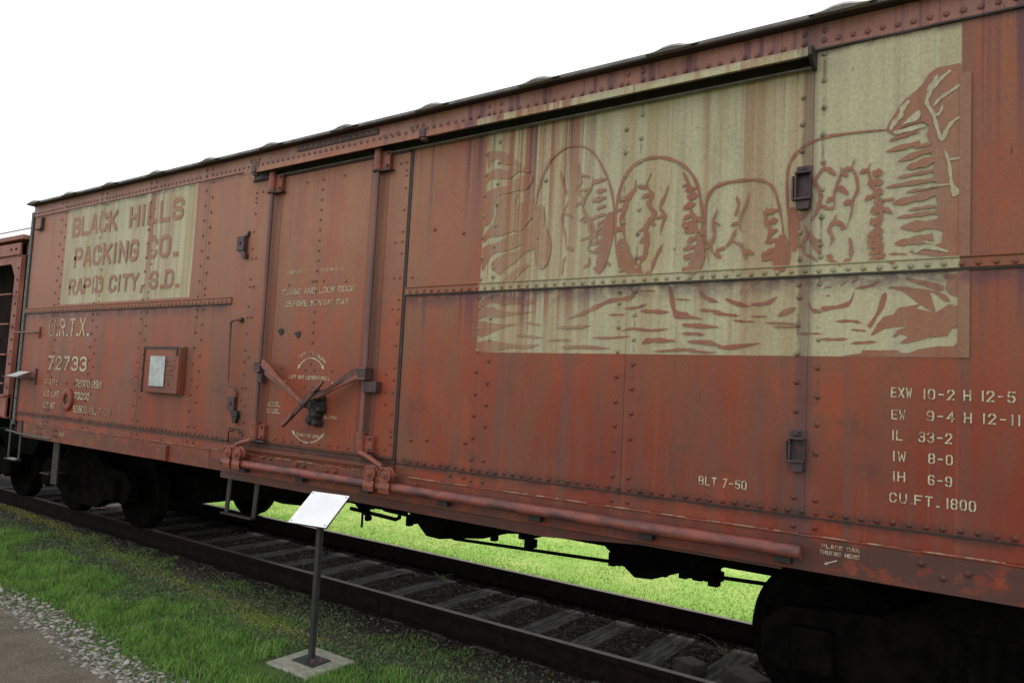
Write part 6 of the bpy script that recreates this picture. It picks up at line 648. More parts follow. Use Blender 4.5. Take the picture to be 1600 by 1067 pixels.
for x in (-9.3, -9.1, -9.55, -8.95): rv(x, 1.64)
for x, z in ((-.47, 1.075), (-.28, 1.06), (-.38, 1.02), (.1, 1.08), (.22, 1.03), (-3.72, 1.085), (-3.30, 1.18), (-3.42, 1.18), (-5.05, 1.10), (-4.96, 1.10), (-4.68, 1.09), (-4.58, 1.09), (-5.75, 1.1), (-5.5, 1.12), (-5.4, 1.12)): rv(x, z, -.031 if z < 1.13 else .001, 1.15, 'mid')
for x, z in ((-3.82, 1.4), (-3.66, 1.41), (-3.30, 1.42), (-3.9, 2.62), (-3.7, 2.97), (-3.42, 2.92), (-2.73, 3.22), (-2.77, 2.83), (-4.02, 3.8)): rv(x, z)
for i in range(13): rv(-5.31 + i * .076, 3.822, -.0245, .9, 'purple')
for i in range(3):
    rv(-6.02 + i * .06, 3.815, -.013, 1.1); rv(-5.99 + i * .04, 3.785, -.013, 1); rv(-3.99 + i * .06, 3.79, -.013, 1.1); rv(-4.28 + .07 * i, 3.775, -.013)
camv = Vector((0, CAM_Y, CAM_Z))
RV.sort(key=lambda r: (Vector(r[:3]) - camv).length)
base = {}
for k in ('side', 'corner', 'mid', 'purple'): base[k] = dome().mesh('rivet', M['rivet' if k == 'side' else k], 60)
for i, (x, y, z, s, mat) in enumerate(RV[:285]):
    o = link('rivet', base[mat], root); o.location = Vector((x, y, z)) - Vector(root.location); o.scale = (s, s, s)
m = MB()
for x, y, z, s, mat in RV[285:]:
    d = dome(n=7); m.add([(a * s + x, b * s + y, c * s + z) for a, b, c in d.v], d.f)
m.build('small_rivets', M['rivet'], root, smooth=60, kind='stuff')

# ------------------------------------------------------------------ lettering (flat paint, built as thin shapes on the sheet)
G = {'A': [[(0, 0), (1.6, 6), (2.4, 6), (4, 0)], [(.7, 1.9), (3.3, 1.9)]], 'B': [[(0, 0), (0, 6), (3, 6), (4, 5.2), (4, 3.9), (3.2, 3.1), (4, 2.3), (4, .8), (3, 0), (0, 0)], [(0, 3.1), (3.2, 3.1)]],
 'C': [[(4, 4.6), (4, 5), (3, 6), (1, 6), (0, 5), (0, 1), (1, 0), (3, 0), (4, 1), (4, 1.5)]], 'D': [[(0, 0), (0, 6), (3, 6), (4, 5), (4, 1), (3, 0), (0, 0)]],
 'E': [[(4, 6), (0, 6), (0, 0), (4, 0)], [(0, 3.1), (3.2, 3.1)]], 'F': [[(4, 6), (0, 6), (0, 0)], [(0, 3.1), (3.2, 3.1)]],
 'G': [[(4, 4.7), (4, 5), (3, 6), (1, 6), (0, 5), (0, 1), (1, 0), (3, 0), (4, 1), (4, 2.8), (2.3, 2.8)]], 'H': [[(0, 0), (0, 6)], [(4, 0), (4, 6)], [(0, 3), (4, 3)]],
 'I': [[(2, 0), (2, 6)]], 'K': [[(0, 0), (0, 6)], [(4, 6), (.2, 2.4)], [(1.4, 3.5), (4, 0)]], 'L': [[(0, 6), (0, 0), (3.8, 0)]], 'M': [[(0, 0), (0, 6), (2, 2.4), (4, 6), (4, 0)]],
 'N': [[(0, 0), (0, 6), (4, 0), (4, 6)]], 'O': [[(1, 0), (0, 1), (0, 5), (1, 6), (3, 6), (4, 5), (4, 1), (3, 0), (1, 0)]], 'P': [[(0, 0), (0, 6), (3, 6), (4, 5.2), (4, 3.6), (3, 2.8), (0, 2.8)]],
 'R': [[(0, 0), (0, 6), (3, 6), (4, 5.2), (4, 3.7), (3, 3), (0, 3)], [(2.3, 3), (4, 0)]], 'S': [[(4, 4.6), (4, 5), (3, 6), (1, 6), (0, 5.2), (0, 3.9), (1, 3.2), (3, 2.9), (4, 2.2), (4, .9), (3, 0), (1, 0), (0, .9), (0, 1.4)]],
 'T': [[(0, 6), (4, 6)], [(2, 6), (2, 0)]], 'U': [[(0, 6), (0, 1), (1, 0), (3, 0), (4, 1), (4, 6)]], 'V': [[(0, 6), (2, 0), (4, 6)]], 'W': [[(0, 6), (.8, 0), (2, 4.2), (3.2, 0), (4, 6)]],
 'X': [[(0, 0), (4, 6)], [(0, 6), (4, 0)]], 'Y': [[(0, 6), (2, 3), (4, 6)], [(2, 3), (2, 0)]], '0': [[(1, 0), (0, 1), (0, 5), (1, 6), (3, 6), (4, 5), (4, 1), (3, 0), (1, 0)]],
 '1': [[(2, 0), (2, 6)]], '2': [[(0, 4.6), (0, 5), (1, 6), (3, 6), (4, 5), (4, 4), (0, 0), (4, 0)]], '3': [[(0, 5), (1, 6), (3, 6), (4, 5), (4, 4), (3, 3.1), (1.6, 3.1)], [(3, 3.1), (4, 2.2), (4, 1), (3, 0), (1, 0), (0, 1)]],
 '4': [[(3, 0), (3, 6), (0, 2), (4, 2)]], '5': [[(4, 6), (.4, 6), (.2, 3.4), (3, 3.5), (4, 2.6), (4, 1), (3, 0), (1, 0), (0, .9)]], '6': [[(4, 5.2), (3, 6), (1, 6), (0, 5), (0, 1), (1, 0), (3, 0), (4, 1), (4, 2.3), (3, 3.2), (0, 3.2)]],
 '7': [[(0, 6), (4, 6), (1.3, 0)]], '8': [[(1, 3.1), (0, 3.9), (0, 5.1), (1, 6), (3, 6), (4, 5.1), (4, 3.9), (3, 3.1), (4, 2.3), (4, .9), (3, 0), (1, 0), (0, .9), (0, 2.3), (1, 3.1)], [(1, 3.1), (3, 3.1)]],
 '9': [[(0, .8), (1, 0), (3, 0), (4, 1), (4, 5), (3, 6), (1, 6), (0, 5), (0, 3.7), (1, 2.8), (4, 2.8)]], '-': [[(.7, 3), (3.4, 3)]], '.': [[(1.3, .0), (2.2, .0)]], ',': [[(1.8, .5), (1.3, -1.2)]], '/': [[(0, -.3), (4, 6.3)]]}
def ribbon(pts, t, closed):
    n = len(pts); L = []; Rr = []
    for i in range(n):
        p = Vector(pts[i]); a = Vector(pts[i - 1]) if i or closed else None; b = Vector(pts[(i + 1) % n]) if i < n - 1 or closed else None
        d1 = (p - a).normalized() if a is not None else (b - p).normalized(); d2 = (b - p).normalized() if b is not None else d1
        n1 = Vector((-d1.y, d1.x)); n2 = Vector((-d2.y, d2.x)); mm = n1 + n2
        mm = mm.normalized() if mm.length > .1 else n1; c = max(mm.dot(n1), .42)
        q = p.copy()
        if not closed and i == 0: q = p - d1 * t * .5
        if not closed and i == n - 1: q = p + d1 * t * .5
        L.append(q + mm * t / 2 / c); Rr.append(q - mm * t / 2 / c)
    m = n if closed else n - 1
    return [(L[i], L[(i + 1) % n], Rr[(i + 1) % n], Rr[i]) for i in range(m)]
def text(s, x0, x1, z0, z1, t, y=-.003, mat='let', stencil=False, par=None, adv=6.0, name='lettering', tilt=0.):
    # s fills x0..x1, cap height z0..z1, stroke t metres
    wd = 0
    for ch in s: wd += {' ': 4.4, '.': 3.2, ',': 3.2, 'I': 3.4, '1': 4.0}.get(ch, adv)
    wd -= adv - 4
    k = (x1 - x0) / wd; kz = (z1 - z0 - t) / 6; cx = x0; m = MB(); lay = 0
    for ch in s:
        a = {' ': 4.4, '.': 3.2, ',': 3.2, 'I': 3.4, '1': 4.0}.get(ch, adv)
        if ch in G:
            sh = {'.': -.6, ',': -.6, 'I': -1.4, '1': -.9}.get(ch, 0)
            for pl in G[ch]:
                pts = [(cx + (px + sh) * k, z0 + t / 2 + pz * kz) for px, pz in pl]
                segs = [pts]
                if stencil and ch in '0OCGSQ689DBU35RP2':
                    segs = []; cur = [pts[0]]
                    for a1, b1 in zip(pts, pts[1:]):
                        if abs(a1[1] - b1[1]) < .1 * kz and abs(b1[0] - a1[0]) > 1.5 * k:
                            mxx = (a1[0] + b1[0]) / 2; sg = 1 if b1[0] > a1[0] else -1
                            cur.append((mxx - sg * (.35 * k + t / 2), a1[1])); segs.append(cur); cur = [(mxx + sg * (.35 * k + t / 2), a1[1]), b1]
                        else: cur.append(b1)
                    segs.append(cur)
                for sg in segs:
                    closed = len(sg) > 3 and abs(sg[0][0] - sg[-1][0]) < 1e-6 and abs(sg[0][1] - sg[-1][1]) < 1e-6
                    if closed: sg = sg[:-1]
                    lay += 1
                    for qd in ribbon([(p[0], p[1] + (p[0] - x0) * tilt) for p in sg], t, closed):
                        m.add([(v.x, y - .00004 * lay, v.y) for v in qd], [(0, 1, 2, 3)])
        cx += a * k
    return m.build(name, M[mat], par or root)
T = text
T('BLACK', -9.47, -8.47, 3.375, 3.612, .048, mat='sten'); T('HILLS', -8.16, -7.14, 3.375, 3.612, .048, mat='sten')
T('PACKING', -9.36, -7.96, 3.0, 3.24, .046, mat='sten'); T('CO.', -7.74, -7.20, 3.0, 3.24, .046, mat='sten')
T('RAPID', -9.43, -8.66, 2.675, 2.87, .040, mat='sten'); T('CITY,', -8.49, -7.80, 2.675, 2.87, .040, mat='sten'); T('S.D.', -7.64, -7.12, 2.675, 2.87, .040, mat='sten')
T('U', -9.86, -9.72, 2.19, 2.40, .026, mat='letworn'); T('.R.T.X.', -9.66, -8.88, 2.19, 2.40, .028)
T('72733', -9.80, -8.86, 1.785, 1.955, .028)
T('CAPY', -9.83, -9.50, 1.605, 1.68, .012, mat='letworn'); T('76000 RSM', -9.06, -8.48, 1.605, 1.69, .013, mat='let', stencil=True)
T('LD LMT', -9.82, -9.45, 1.465, 1.54, .012, mat='letworn'); T('76200', -9.07, -8.72, 1.465, 1.545, .013)
T('LT WT', -9.81, -9.53, 1.325, 1.40, .012, mat='letworn'); T('53800 MIL 7-68', -9.06, -8.23, 1.315, 1.395, .013, mat='letworn')
K = dict(stencil=True)
T('EXW', -.612, -.525, 1.855, 1.905, .0068, adv=6.6, **K); T('10-2 H 12-5', -.475, -.105, 1.852, 1.903, .0068, adv=6.6, **K)
T('EW', -.608, -.553, 1.747, 1.795, .0068, adv=6.6, **K); T('9-4 H 12-11', -.455, -.085, 1.748, 1.798, .0068, adv=6.6, **K)
T('IL', -.606, -.562, 1.645, 1.695, .0068, adv=6.6, **K); T('33-2', -.489, -.353, 1.645, 1.695, .0068, adv=6.6, **K)
T('IW', -.602, -.548, 1.543, 1.592, .0068, adv=6.6, **K); T('8-0', -.446, -.35, 1.545, 1.594, .0068, adv=6.6, **K)
T('IH', -.600, -.550, 1.445, 1.494, .0068, adv=6.6, **K); T('6-9', -.446, -.352, 1.443, 1.492, .0068, adv=6.6, **K)
T('CU.FT.', -.612, -.41, 1.342, 1.390, .0068, adv=6.6, **K); T('1800', -.373, -.255, 1.340, 1.390, .0068, adv=6.6, **K)
T('BLT', -1.588, -1.49, 1.318, 1.368, .007, adv=6.6, **K); T('7-50', -1.452, -1.322, 1.318, 1.368, .007, adv=6.6, **K)
T('PLACE CAR', -.915, -.742, 1.077, 1.098, .0042, y=-.0345, mat='letworn', **K); T('TRUCKS HERE', -.925, -.740, 1.046, 1.067, .0042, y=-.0345, mat='letworn', **K)
m = MB(); m.add([(-.842, -.0345, 1.022), (-.890, -.0345, 1.001), (-.892, -.0345, 1.006), (-.844, -.0345, 1.027)], [(0, 1, 2, 3)]); m.add([(-.905, -.0345, .997), (-.886, -.0345, .995), (-.893, -.0345, 1.013)], [(0, 1, 2)])
m.build('painted_arrow', M['let'], root)
m = MB()
for x in (-9.28, -9.20): m.box((x, -.0340, 1.055), (x + .05, -.0332, 1.065)); m.box((x, -.0340, 1.035), (x + .05, -.0332, 1.045))
m.box((-9.215, -.0340, .995), (-9.205, -.0332, 1.07))
m.build('sill_stencil', M['letworn'], root)

# rock-wall picture painted on the right-hand cream panel
from mathutils.geometry import tessellate_polygon
def paint(polys, y, mat, name, step=.00002, zclip=None):
    m = MB()
    for i, pg in enumerate(polys):
        v3 = [Vector((x, 0, z)) for x, z in pg]
        tr = tessellate_polygon([[Vector((x, z, 0)) for x, z in pg]])
        m.add([(x, y - step * i, z) for x, z in pg], [tuple(t) for t in tr])
    me = bpy.data.meshes.new(name); me.from_pydata(m.v, [], m.f); me.materials.append(M[mat])
    bm = bmesh.new(); bm.from_mesh(me)
    def cut(co, no): bmesh.ops.bisect_plane(bm, geom=bm.verts[:] + bm.edges[:] + bm.faces[:], plane_co=co, plane_no=no, clear_outer=True)
    cut((-.326, 0, 0), (1, 0, 0)); cut((-3.244, 0, 0), (-1, 0, 0)); cut((0, 0, 2.057), (0, 0, -1))
    if zclip: cut((0, 0, zclip[0]), (0, 0, -1)); cut((0, 0, zclip[1]), (0, 0, 1))
    for f in bm.faces:
        if f.normal.y > 0: f.normal_flip()
    bm.to_mesh(me); bm.free(); return link(name, me, root)
paint(CRAGS, -.0025, 'mural', 'painted_rock_wall'); paint(VEINS, -.0060, 'cream', 'painted_rock_veins')
paint(CRAGS, -.0184, 'mural', 'painted_rock_wall', zclip=(2.4905, 2.5315))
m = MB(); m.add([(-.331, -.0064, 2.056), (-.283, -.0064, 2.056), (-.283, -.0064, 3.45), (-.331, -.0064, 3.45)], [(0, 1, 2, 3)]); m.build('stencil_margin', M['mid2'] if 'mid2' in M else M['mural'], root)

# ------------------------------------------------------------------ the door
dr = MB(); dr.box((-5.957, -.010, 1.252), (-4.968, .03, 3.60)); dr.box((-4.967, -.0115, 1.252), (-3.985, .03, 3.60))
door = dr.build('door', M['red'], root, bevel=.003)
MB().box((-5.958, -.02, 3.601), (-3.985, .03, 3.618)).build('door_top_angle', M['purple'], door, bevel=.002)
MB().box((-5.957, -.016, 1.236), (-3.985, .02, 1.2515)).build('door_bottom_angle', M['grimy'], door, bevel=.002)
MB().box((-3.983, -.006, 1.23), (-3.957, .0, 3.66)).build('door_gasket', M['iron'], door)
MB().box((-5.70, -.0145, 1.26), (-5.52, -.0102, 3.58)).build('door_stile', M['mid'], door)
MB().box((-4.40, -.0155, 1.26), (-4.20, -.0118, 3.58)).build('door_stile', M['mid'], door)
# threshold under the door
MB().box((-6.04, -.006, 1.1975), (-3.965, .05, 1.233)).build('threshold', M['grimy'], root, bevel=.003)
MB().box((-6.04, -.016, 1.160), (-3.965, .02, 1.1965)).build('threshold_angle', M['mid'], root, bevel=.003)
DR = []
for z in (3.50, 3.45, 3.41, 3.31, 3.14, 2.98, 2.89, 2.70, 2.63, 2.45, 2.35, 2.2, 2.05, 1.95, 1.83, 1.71, 1.6, 1.48, 1.38, 1.31): DR.append((-5.90 + .0, z))
for z in (2.89, 2.63, 2.35, 1.99, 1.71, 1.55, 1.40): DR.append((-5.845, z))
for z in (3.52, 3.46, 3.42, 3.32, 3.15, 2.98, 2.90, 2.81, 2.62, 2.45, 2.38, 2.27, 2.1, 1.93, 1.84, 1.74, 1.58, 1.45, 1.41, 1.35): DR.append((-4.015, z))
for x, z in ((-4.08, 3.52), (-4.09, 2.90), (-4.08, 2.62), (-4.08, 2.38), (-4.10, 1.88), (-4.10, 1.74), (-4.09, 1.65), (-5.81, 3.5), (-5.19, 3.51), (-4.72, 3.51), (-5.34, 2.62), (-4.62, 2.62), (-5.56, 2.63), (-4.25, 2.62), (-5.03, 2.64), (-4.89, 2.64), (-5.36, 1.90), (-4.72, 1.89), (-5.05, 1.89), (-4.93, 1.89), (-5.05, 1.75), (-4.93, 1.75), (-5.27, 1.28), (-5.15, 1.28)): DR.append((x, z))
for k in range(25): DR.append((-4.985, 3.51 - .087 * k)) if 3.51 - .087 * k > 1.9 else None
for i in range(16): DR.append((-5.85 + i * .115, 1.285))
for i in range(5): DR.append((-4.35 + i * .07, 1.31))
m = MB()
for x, z in DR:
    d = dome(.0105, .010, 7); m.add([(a + x, b - .0118, c + z) for a, b, c in d.v], d.f)
m.build('small_rivets', M['mid'], door, smooth=60, kind='stuff')
# the two long lock rods with their sockets
for xr, zt in ((-5.69, 3.50), (-4.345, 3.52)):
    x, y, _ = off(xr, 3, -.055); zt = off(0, zt, -.055)[2]
    MB().tube([(x, y, 1.27), (x, y, zt)], .021, 14).build('lock_rod', M['rod'], door, smooth=40)
    for za, zb in ((zt - .015, zt + .155), (1.265, 1.42)):
        m = MB(); m.tube([(x, y, za), (x, y, zb)], .037, 16); m.box((x + .02, -.05, za + .01), (x + .12, -.012, zb - .02)); m.build('rod_socket', M['orange'], door, smooth=40, bevel=.003)
        m = MB(); m.disc((x, y, za - .012), .044, .014, 'z', 16); m.box((x + .03, -.066, za - .012), (x + .14, -.012, za + .002)); m.build('socket_flange', M['purple'], door, smooth=40)
        m = MB()
        for zz in (za + .03, zb - .04): m.disc((x + .095, -.062, zz), .012, .014, 'y', 8)
        m.build('bolt', M['purple'], door)
    m = MB(); m.disc((x, y, zt + .154), .022, .05, 'z', 14, prof=[(.026, 0), (.024, .03), (.018, .045), (.008, .05)]); m.build('rod_cap', M['rod'], door, smooth=40)
    # hanger link up to the track
    m = MB(); m.tube([(x, y, zt + .175), (x + .26, -.085, zt + .185)], .007, 8); m.build('hanger_link', M['iron'], door, smooth=40)
    m = MB(); m.disc((x + .26, -.10, zt + .185), .018, .03, 'y', 12); m.build('hanger_pin', M['purple'], door)
# clamps where the levers meet the rods
for xr, zr in ((-5.69, 1.90), (-4.36, 1.87)):
    x, y, z = off(xr, zr, -.075)
    m = MB(); m.box((x - .045, -.105, z - .045), (x + .045, -.02, z + .055)); m.build('rod_clamp', M['purple'], door, bevel=.006)
    m = MB(); m.box((x - .02, -.075, z - .135), (x + (.14 if xr > -5 else .04), -.012, z - .05)); m.build('clamp_foot', M['purple'], door, bevel=.005)
    m = MB()
    for dz in (-.035, .045): m.box((x - .05, -.111, z + dz - .006), (x + .05, -.1055, z + dz + .006))
    m.build('clamp_strap', M['rod'], door, bevel=.002)
# levers
def lever(a, b, w0, w1, mat, par, n=9):
    a = Vector(a); b = Vector(b); d = (b - a); m = MB(); up2 = Vector((0, -1, 0)); s = d.cross(up2).normalized()
    vs = []; fs = []
    for i in range(n + 1):
        t = i / n; p = a + d * t; wv = (w0 + (w1 - w0) * t) * (.55 + .9 * math.sin(math.pi * min(1, t * 1.6 + .25)) ** 2 * (1 - t) + .35 * t)
        for dy, ds in ((-.010, -wv), (-.010, wv), (.010, wv), (.010, -wv)): vs.append(p + s * ds + Vector((0, dy, 0)))
    for i in range(n):
        for j in range(4): fs.append((i * 4 + j, i * 4 + (j + 1) % 4, (i + 1) * 4 + (j + 1) % 4, (i + 1) * 4 + j))
    fs += [(3, 2, 1, 0), tuple(range(n * 4, n * 4 + 4))]
    m.add(vs, fs); return m.build('lever', M[mat], par, smooth=50, bevel=.003)
P = lambda x, z, y: off(x, z, y)
lever(P(-5.655, 1.945, -.115), P(-5.075, 1.615, -.15), .028, .015, 'orange', door)
lever(P(-5.60, 1.86, -.075), P(-5.15, 1.645, -.085), .018, .010, 'rod', door)
lever(P(-4.43, 1.90, -.085), P(-4.98, 1.640, -.12), .026, .014, 'latch', door)
lever(P(-4.42, 1.855, -.10), P(-4.90, 1.66, -.12), .014, .010, 'orange', door)
hub = MB(); hx, hy, hz = off(-4.93, 1.60, -.06)
hub.disc((hx, -.09, hz), .10, .075, 'y', 18, prof=[(.105, .078), (.10, .05), (.06, .03), (.05, 0)])
hb = hub.build('latch_hub', M['iron'], door, smooth=40)
m = MB()
for dx, dz, r in ((-.06, .05, .035), (.07, .06, .03), (.03, -.07, .045), (-.02, -.12, .05), (.05, -.14, .035), (.02, .10, .03), (-.09, 0, .03), (.08, -.03, .035)):
    m.disc((hx + dx, -.095, hz + dz), r, .08, 'y', 9, prof=[(r, .085), (r * .95, .03), (r * .6, 0)])
m.box((hx - .08, -.10, hz - .02), (hx + .02, -.05, hz + .03)); m.box((hx, -.08, hz - .16), (hx + .05, -.012, hz + .02))
m.build('latch_casting', M['iron'], door, smooth=40, bevel=.003)
def bar(a, b, w, mat, name, par, t=.012):
    a = Vector(a); b = Vector(b); d = b - a; s = d.cross(Vector((0, -1, 0))).normalized(); m = MB(); vs = []
    for p, ww in ((a, w * .5), (a + d * .2, w), (a + d * .5, w * 1.15), (a + d * .8, w), (b, w * .45)):
        for dy, ds in ((-t, -ww), (-t, ww), (t, ww), (t, -ww)): vs.append(p + s * ds + Vector((0, dy, 0)))
    fs = [(3, 2, 1, 0), (16, 17, 18, 19)]
    for i in range(4):
        for j in range(4): fs.append((i * 4 + j, i * 4 + (j + 1) % 4, (i + 1) * 4 + (j + 1) % 4, (i + 1) * 4 + j))
    m.add(vs, fs); return m.build(name, M[mat], par, bevel=.003)
bar(P(-5.31, 1.40, -.17), P(-4.83, 1.80, -.19), .017, 'latch', 'latch_handle', door)
bar(P(-5.33, 1.40, -.19), P(-5.19, 1.52, -.195), .014, 'rod', 'handle_grip', door, .006)
bar(P(-4.95, 1.715, -.205), P(-4.83, 1.805, -.21), .014, 'rod', 'handle_grip', door, .006)
m = MB(); c = P(-5.075, 1.61, -.19); m.disc(c, .03, .03, 'y', 14, prof=[(.022, -.012), (.032, -.006), (.032, .03)]); m.build('pivot_bolt', M['purple'], door, smooth=40)
# door lettering
dk = dict(par=door, y=-.0132)
T('DOOR SPEC.', -5.375, -5.12, 2.715, 2.745, .0055, mat='letworn', stencil=True, **dk); T('- -G-D H-T- 1', -5.0, -4.67, 2.715, 2.745, .0055, mat='letworn', stencil=True, **dk)
T('CLOSE AND LOCK DOOR', -5.42, -4.51, 2.535, 2.585, .0085, mat='letworn', stencil=True, **dk)
T('BEFORE MOVING CAR', -5.37, -4.575, 2.43, 2.48, .0085, mat='letworn', stencil=True, **dk)
T('LIFT OUT LEVERS-PULL', -5.25, -4.735, 1.812, 1.842, .0055, mat='let', stencil=True, **dk)
T('LOCKED DOES NOT', -5.62, -5.37, 1.585, 1.605, .004, mat='letworn', **dk); T('CLEAR OR UNLOCK', -5.62, -5.37, 1.525, 1.545, .004, mat='letworn', **dk)
T('UNLATCH', -4.80, -4.62, 1.50, 1.525, .005, mat='letworn', **dk); T('TURN', -5.15, -5.05, 1.985, 2.01, .005, mat='letworn', tilt=.35, **dk); T('CLOSE', -4.9, -4.80, 2.0, 2.025, .005, mat='letworn', tilt=-.5, **dk); T('TO', -5.0, -4.955, 2.02, 2.045, .005, mat='letworn', **dk)
T('TURN TO OPEN', -5.10, -4.80, 1.335, 1.36, .005, mat='letworn', **dk)
def arc(cx, cz, r, a0, a1, t, name, head=True, both=True):
    m = MB(); n = 20; y = -.0136
    for i in range(n):
        A0 = R(a0 + (a1 - a0) * i / n); A1 = R(a0 + (a1 - a0) * (i + 1) / n)
        m.add([(cx + (r - t) * math.cos(A0), y, cz + (r - t) * math.sin(A0)), (cx + (r + t) * math.cos(A0), y, cz + (r + t) * math.sin(A0)), (cx + (r + t) * math.cos(A1), y, cz + (r + t) * math.sin(A1)), (cx + (r - t) * math.cos(A1), y, cz + (r - t) * math.sin(A1))], [(0, 1, 2, 3)])
    for aa, sg in ((a0, -1), (a1, 1))[:2 if both else 1]:
        A = R(aa); p = Vector((cx + r * math.cos(A), y - .0002, cz + r * math.sin(A))); tg = Vector((-math.sin(A), 0, math.cos(A))) * sg * (1 if a1 > a0 else -1); nn = Vector((math.cos(A), 0, math.sin(A)))
        m.add([p + tg * .035, p + nn * .016 - tg * .012, p - nn * .016 - tg * .012], [(0, 1, 2)])
    m.build(name, M['letworn' if cz < 1.7 else 'let'], door)
arc(-4.98, 1.80, .19, 38, 142, .0045, 'painted_arc'); arc(-4.96, 1.56, .27, 228, 312, .0045, 'painted_arc')
m = MB()
for z in (1.568, 1.508): m.add([(-5.64, -.0133, z), (-5.34, -.0133, z), (-5.34, -.0133, z + .006), (-5.64, -.0133, z + .006)], [(0, 1, 2, 3)])
for a, b in (((-5.29, 1.795), (-5.33, 1.75)), ((-4.71, 1.80), (-4.665, 1.75)), ((-4.83, 1.505), (-4.87, 1.475))):
    for qd in ribbon([a, b], .010, False): m.add([(v.x, -.0134, v.y) for v in qd], [(0, 1, 2, 3)])
m.build('painted_ticks', M['let'], door)
m = MB()
for x, z in ((-5.40, 2.215), (-5.17, 2.19)): m.disc((x, -.016, z), .03, .004, 'y', 8, prof=[(.034, .004), (.026, 0)]); m.box((x - .045, -.022, z + .004), (x + .03, -.011, z + .016))
m.build('old_bracket_stub', M['iron'], door, kind='stuff')

# ------------------------------------------------------------------ tracks and rollers of the sliding door
def upx(a): return off(a, 3, -.13)[0]
m = MB(); prof = [(-.013, 3.700), (-.09, 3.702), (-.122, 3.694), (-.132, 3.684), (-.132, 3.643), (-.124, 3.643), (-.122, 3.680), (-.09, 3.690), (-.013, 3.690)]
m.prism(prof, 'x', upx(-6.13), upx(-1.05)); m.build('upper_door_track', M['side'], root, smooth=40)
m = MB(); m.box((upx(-6.13), -.045, 3.612), (upx(-1.05), -.0125, 3.618)); m.build('track_lip', M['roof'], root)
m = MB(); m.box((upx(-6.12), -.012, 3.620), (upx(-1.06), -.0045, 3.689)); m.build('track_back', M['iron'], root)
m = MB(); m.prism([(-.135, 3.646), (-.128, 3.70), (-.05, 3.706), (-.012, 3.706), (-.012, 3.60), (-.06, 3.606)], 'x', upx(-1.05), upx(-1.05) + .02); m.build('track_end_cap', M['iron'], root, bevel=.003)
for xa in (-5.98, -3.88):
    x = upx(xa); m = MB(); m.box((x - .03, -.146, 3.640), (x + .03, -.1325, 3.705)); m.disc((x, -.11, 3.62), .03, .04, 'z', 14); m.build('track_roller', M['purple'], root, smooth=40, bevel=.004)
tb = lambda a, z=1.03: off(a, z, -.115)
zt = tb(0)[2]; x0, x1 = tb(-6.14)[0], tb(-1.03)[0]
m = MB(); pr = [(-.075, zt + .030), (-.112, zt + .033), (-.124, zt + .028), (-.137, zt + .004), (-.137, zt - .010), (-.128, zt - .027), (-.118, zt - .033), (-.075, zt - .033)]
m.prism(pr, 'x', x0, x1); m.build('lower_door_track', M['trackbar'], root, smooth=40)
for i in range(7):
    x = x0 + .25 + i * (x1 - x0 - .35) / 6
    m = MB(); m.box((x - .045, -.085, zt - .075), (x + .045, -.03, zt - .034)); m.box((x - .035, -.074, zt - .033), (x + .035, -.032, zt + .01)); m.build('track_bracket', M['iron'], root, bevel=.004)
for pair in ((-6.045, -5.90), (-4.21, -4.045)):
    c0, c1 = [off(a, 1.128, -.13) for a in pair]
    cm = MB(); cm.box((c0[0] - .01, -.13, zt + .03), (c1[0] + .01, -.10, zt + .07)); car = cm.build('roller_carriage', M['orange'], root, bevel=.006)
    for c in (c0, c1):
        z = zt + .086
        m = MB(); m.disc((c[0], -.155, z), .058, .045, 'y', 26, prof=[(.014, -.010), (.016, -.002), (.030, 0), (.032, .006), (.048, .006), (.052, 0), (.060, .002), (.060, .014), (.050, .02), (.050, .04), (.060, .046), (.060, .052)]); m.build('wheel', M['orange'], car, smooth=35)
        m = MB(); m.prism([(-.152, zt + .035), (-.158, zt - .005), (-.152, zt - .045), (-.148, zt - .045), (-.152, zt - .005), (-.148, zt + .035)], 'x', c[0] - .055, c[0] + .055); m.build('saddle', M['orange'], car, bevel=.003)
# crank arms from rods to carriages
for a, pts in ((-5.69, [(-5.70, 1.255), (-5.80, 1.235), (-5.92, 1.205), (-5.985, 1.165)]), (-4.345, [(-4.36, 1.265), (-4.28, 1.245), (-4.17, 1.205), (-4.10, 1.175), (-4.08, 1.155)])):
    m = MB(); m.tube([off(x, z, -.06 - .02 * i) for i, (x, z) in enumerate(pts)], [.026, .022, .020, .020, .022][:len(pts)], 10); m.build('crank_arm', M['orange'], root, smooth=50)
m = MB(); m.tube([off(-4.30, 1.235, -.07), off(-4.13, 1.172, -.10)], .010, 8); m.disc(off(-4.10, 1.165, -.15), .02, .03, 'y', 10); m.build('carriage_link', M['iron'], root, smooth=40)

# ------------------------------------------------------------------ small fittings on the side
# vertical hand hold
m = MB(); y = -.06
m.tube([(-5.975, -.005, 2.325), (-5.985, y * .8, 2.325), (-6.05, y, 2.318), (-6.075, y, 2.30), (-6.078, y, 2.26), (-6.06, y, 1.78), (-6.055, y, 1.745), (-6.035, y, 1.728), (-5.97, y * .8, 1.71), (-5.955, y * .5, 1.67), (-5.97, -.02, 1.62)], .012, 10)
m.build('hand_hold', M['rod'], root, smooth=60)
m = MB(); m.disc((-5.975, -.03, 2.325), .022, .028, 'y', 12); m.build('hand_hold_foot', M['iron'], root)
m = MB(); m.box((-6.07, -.045, 1.50), (-5.965, -.005, 1.625)); m.disc((-6.02, -.055, 1.565), .022, .014, 'y', 10); m.prism([(-6.0, 1.499), (-5.965, 1.499), (-5.985, 1.40)], 'y', -.03, -.006); m.build('seal_box', M['purple'], root, bevel=.004)
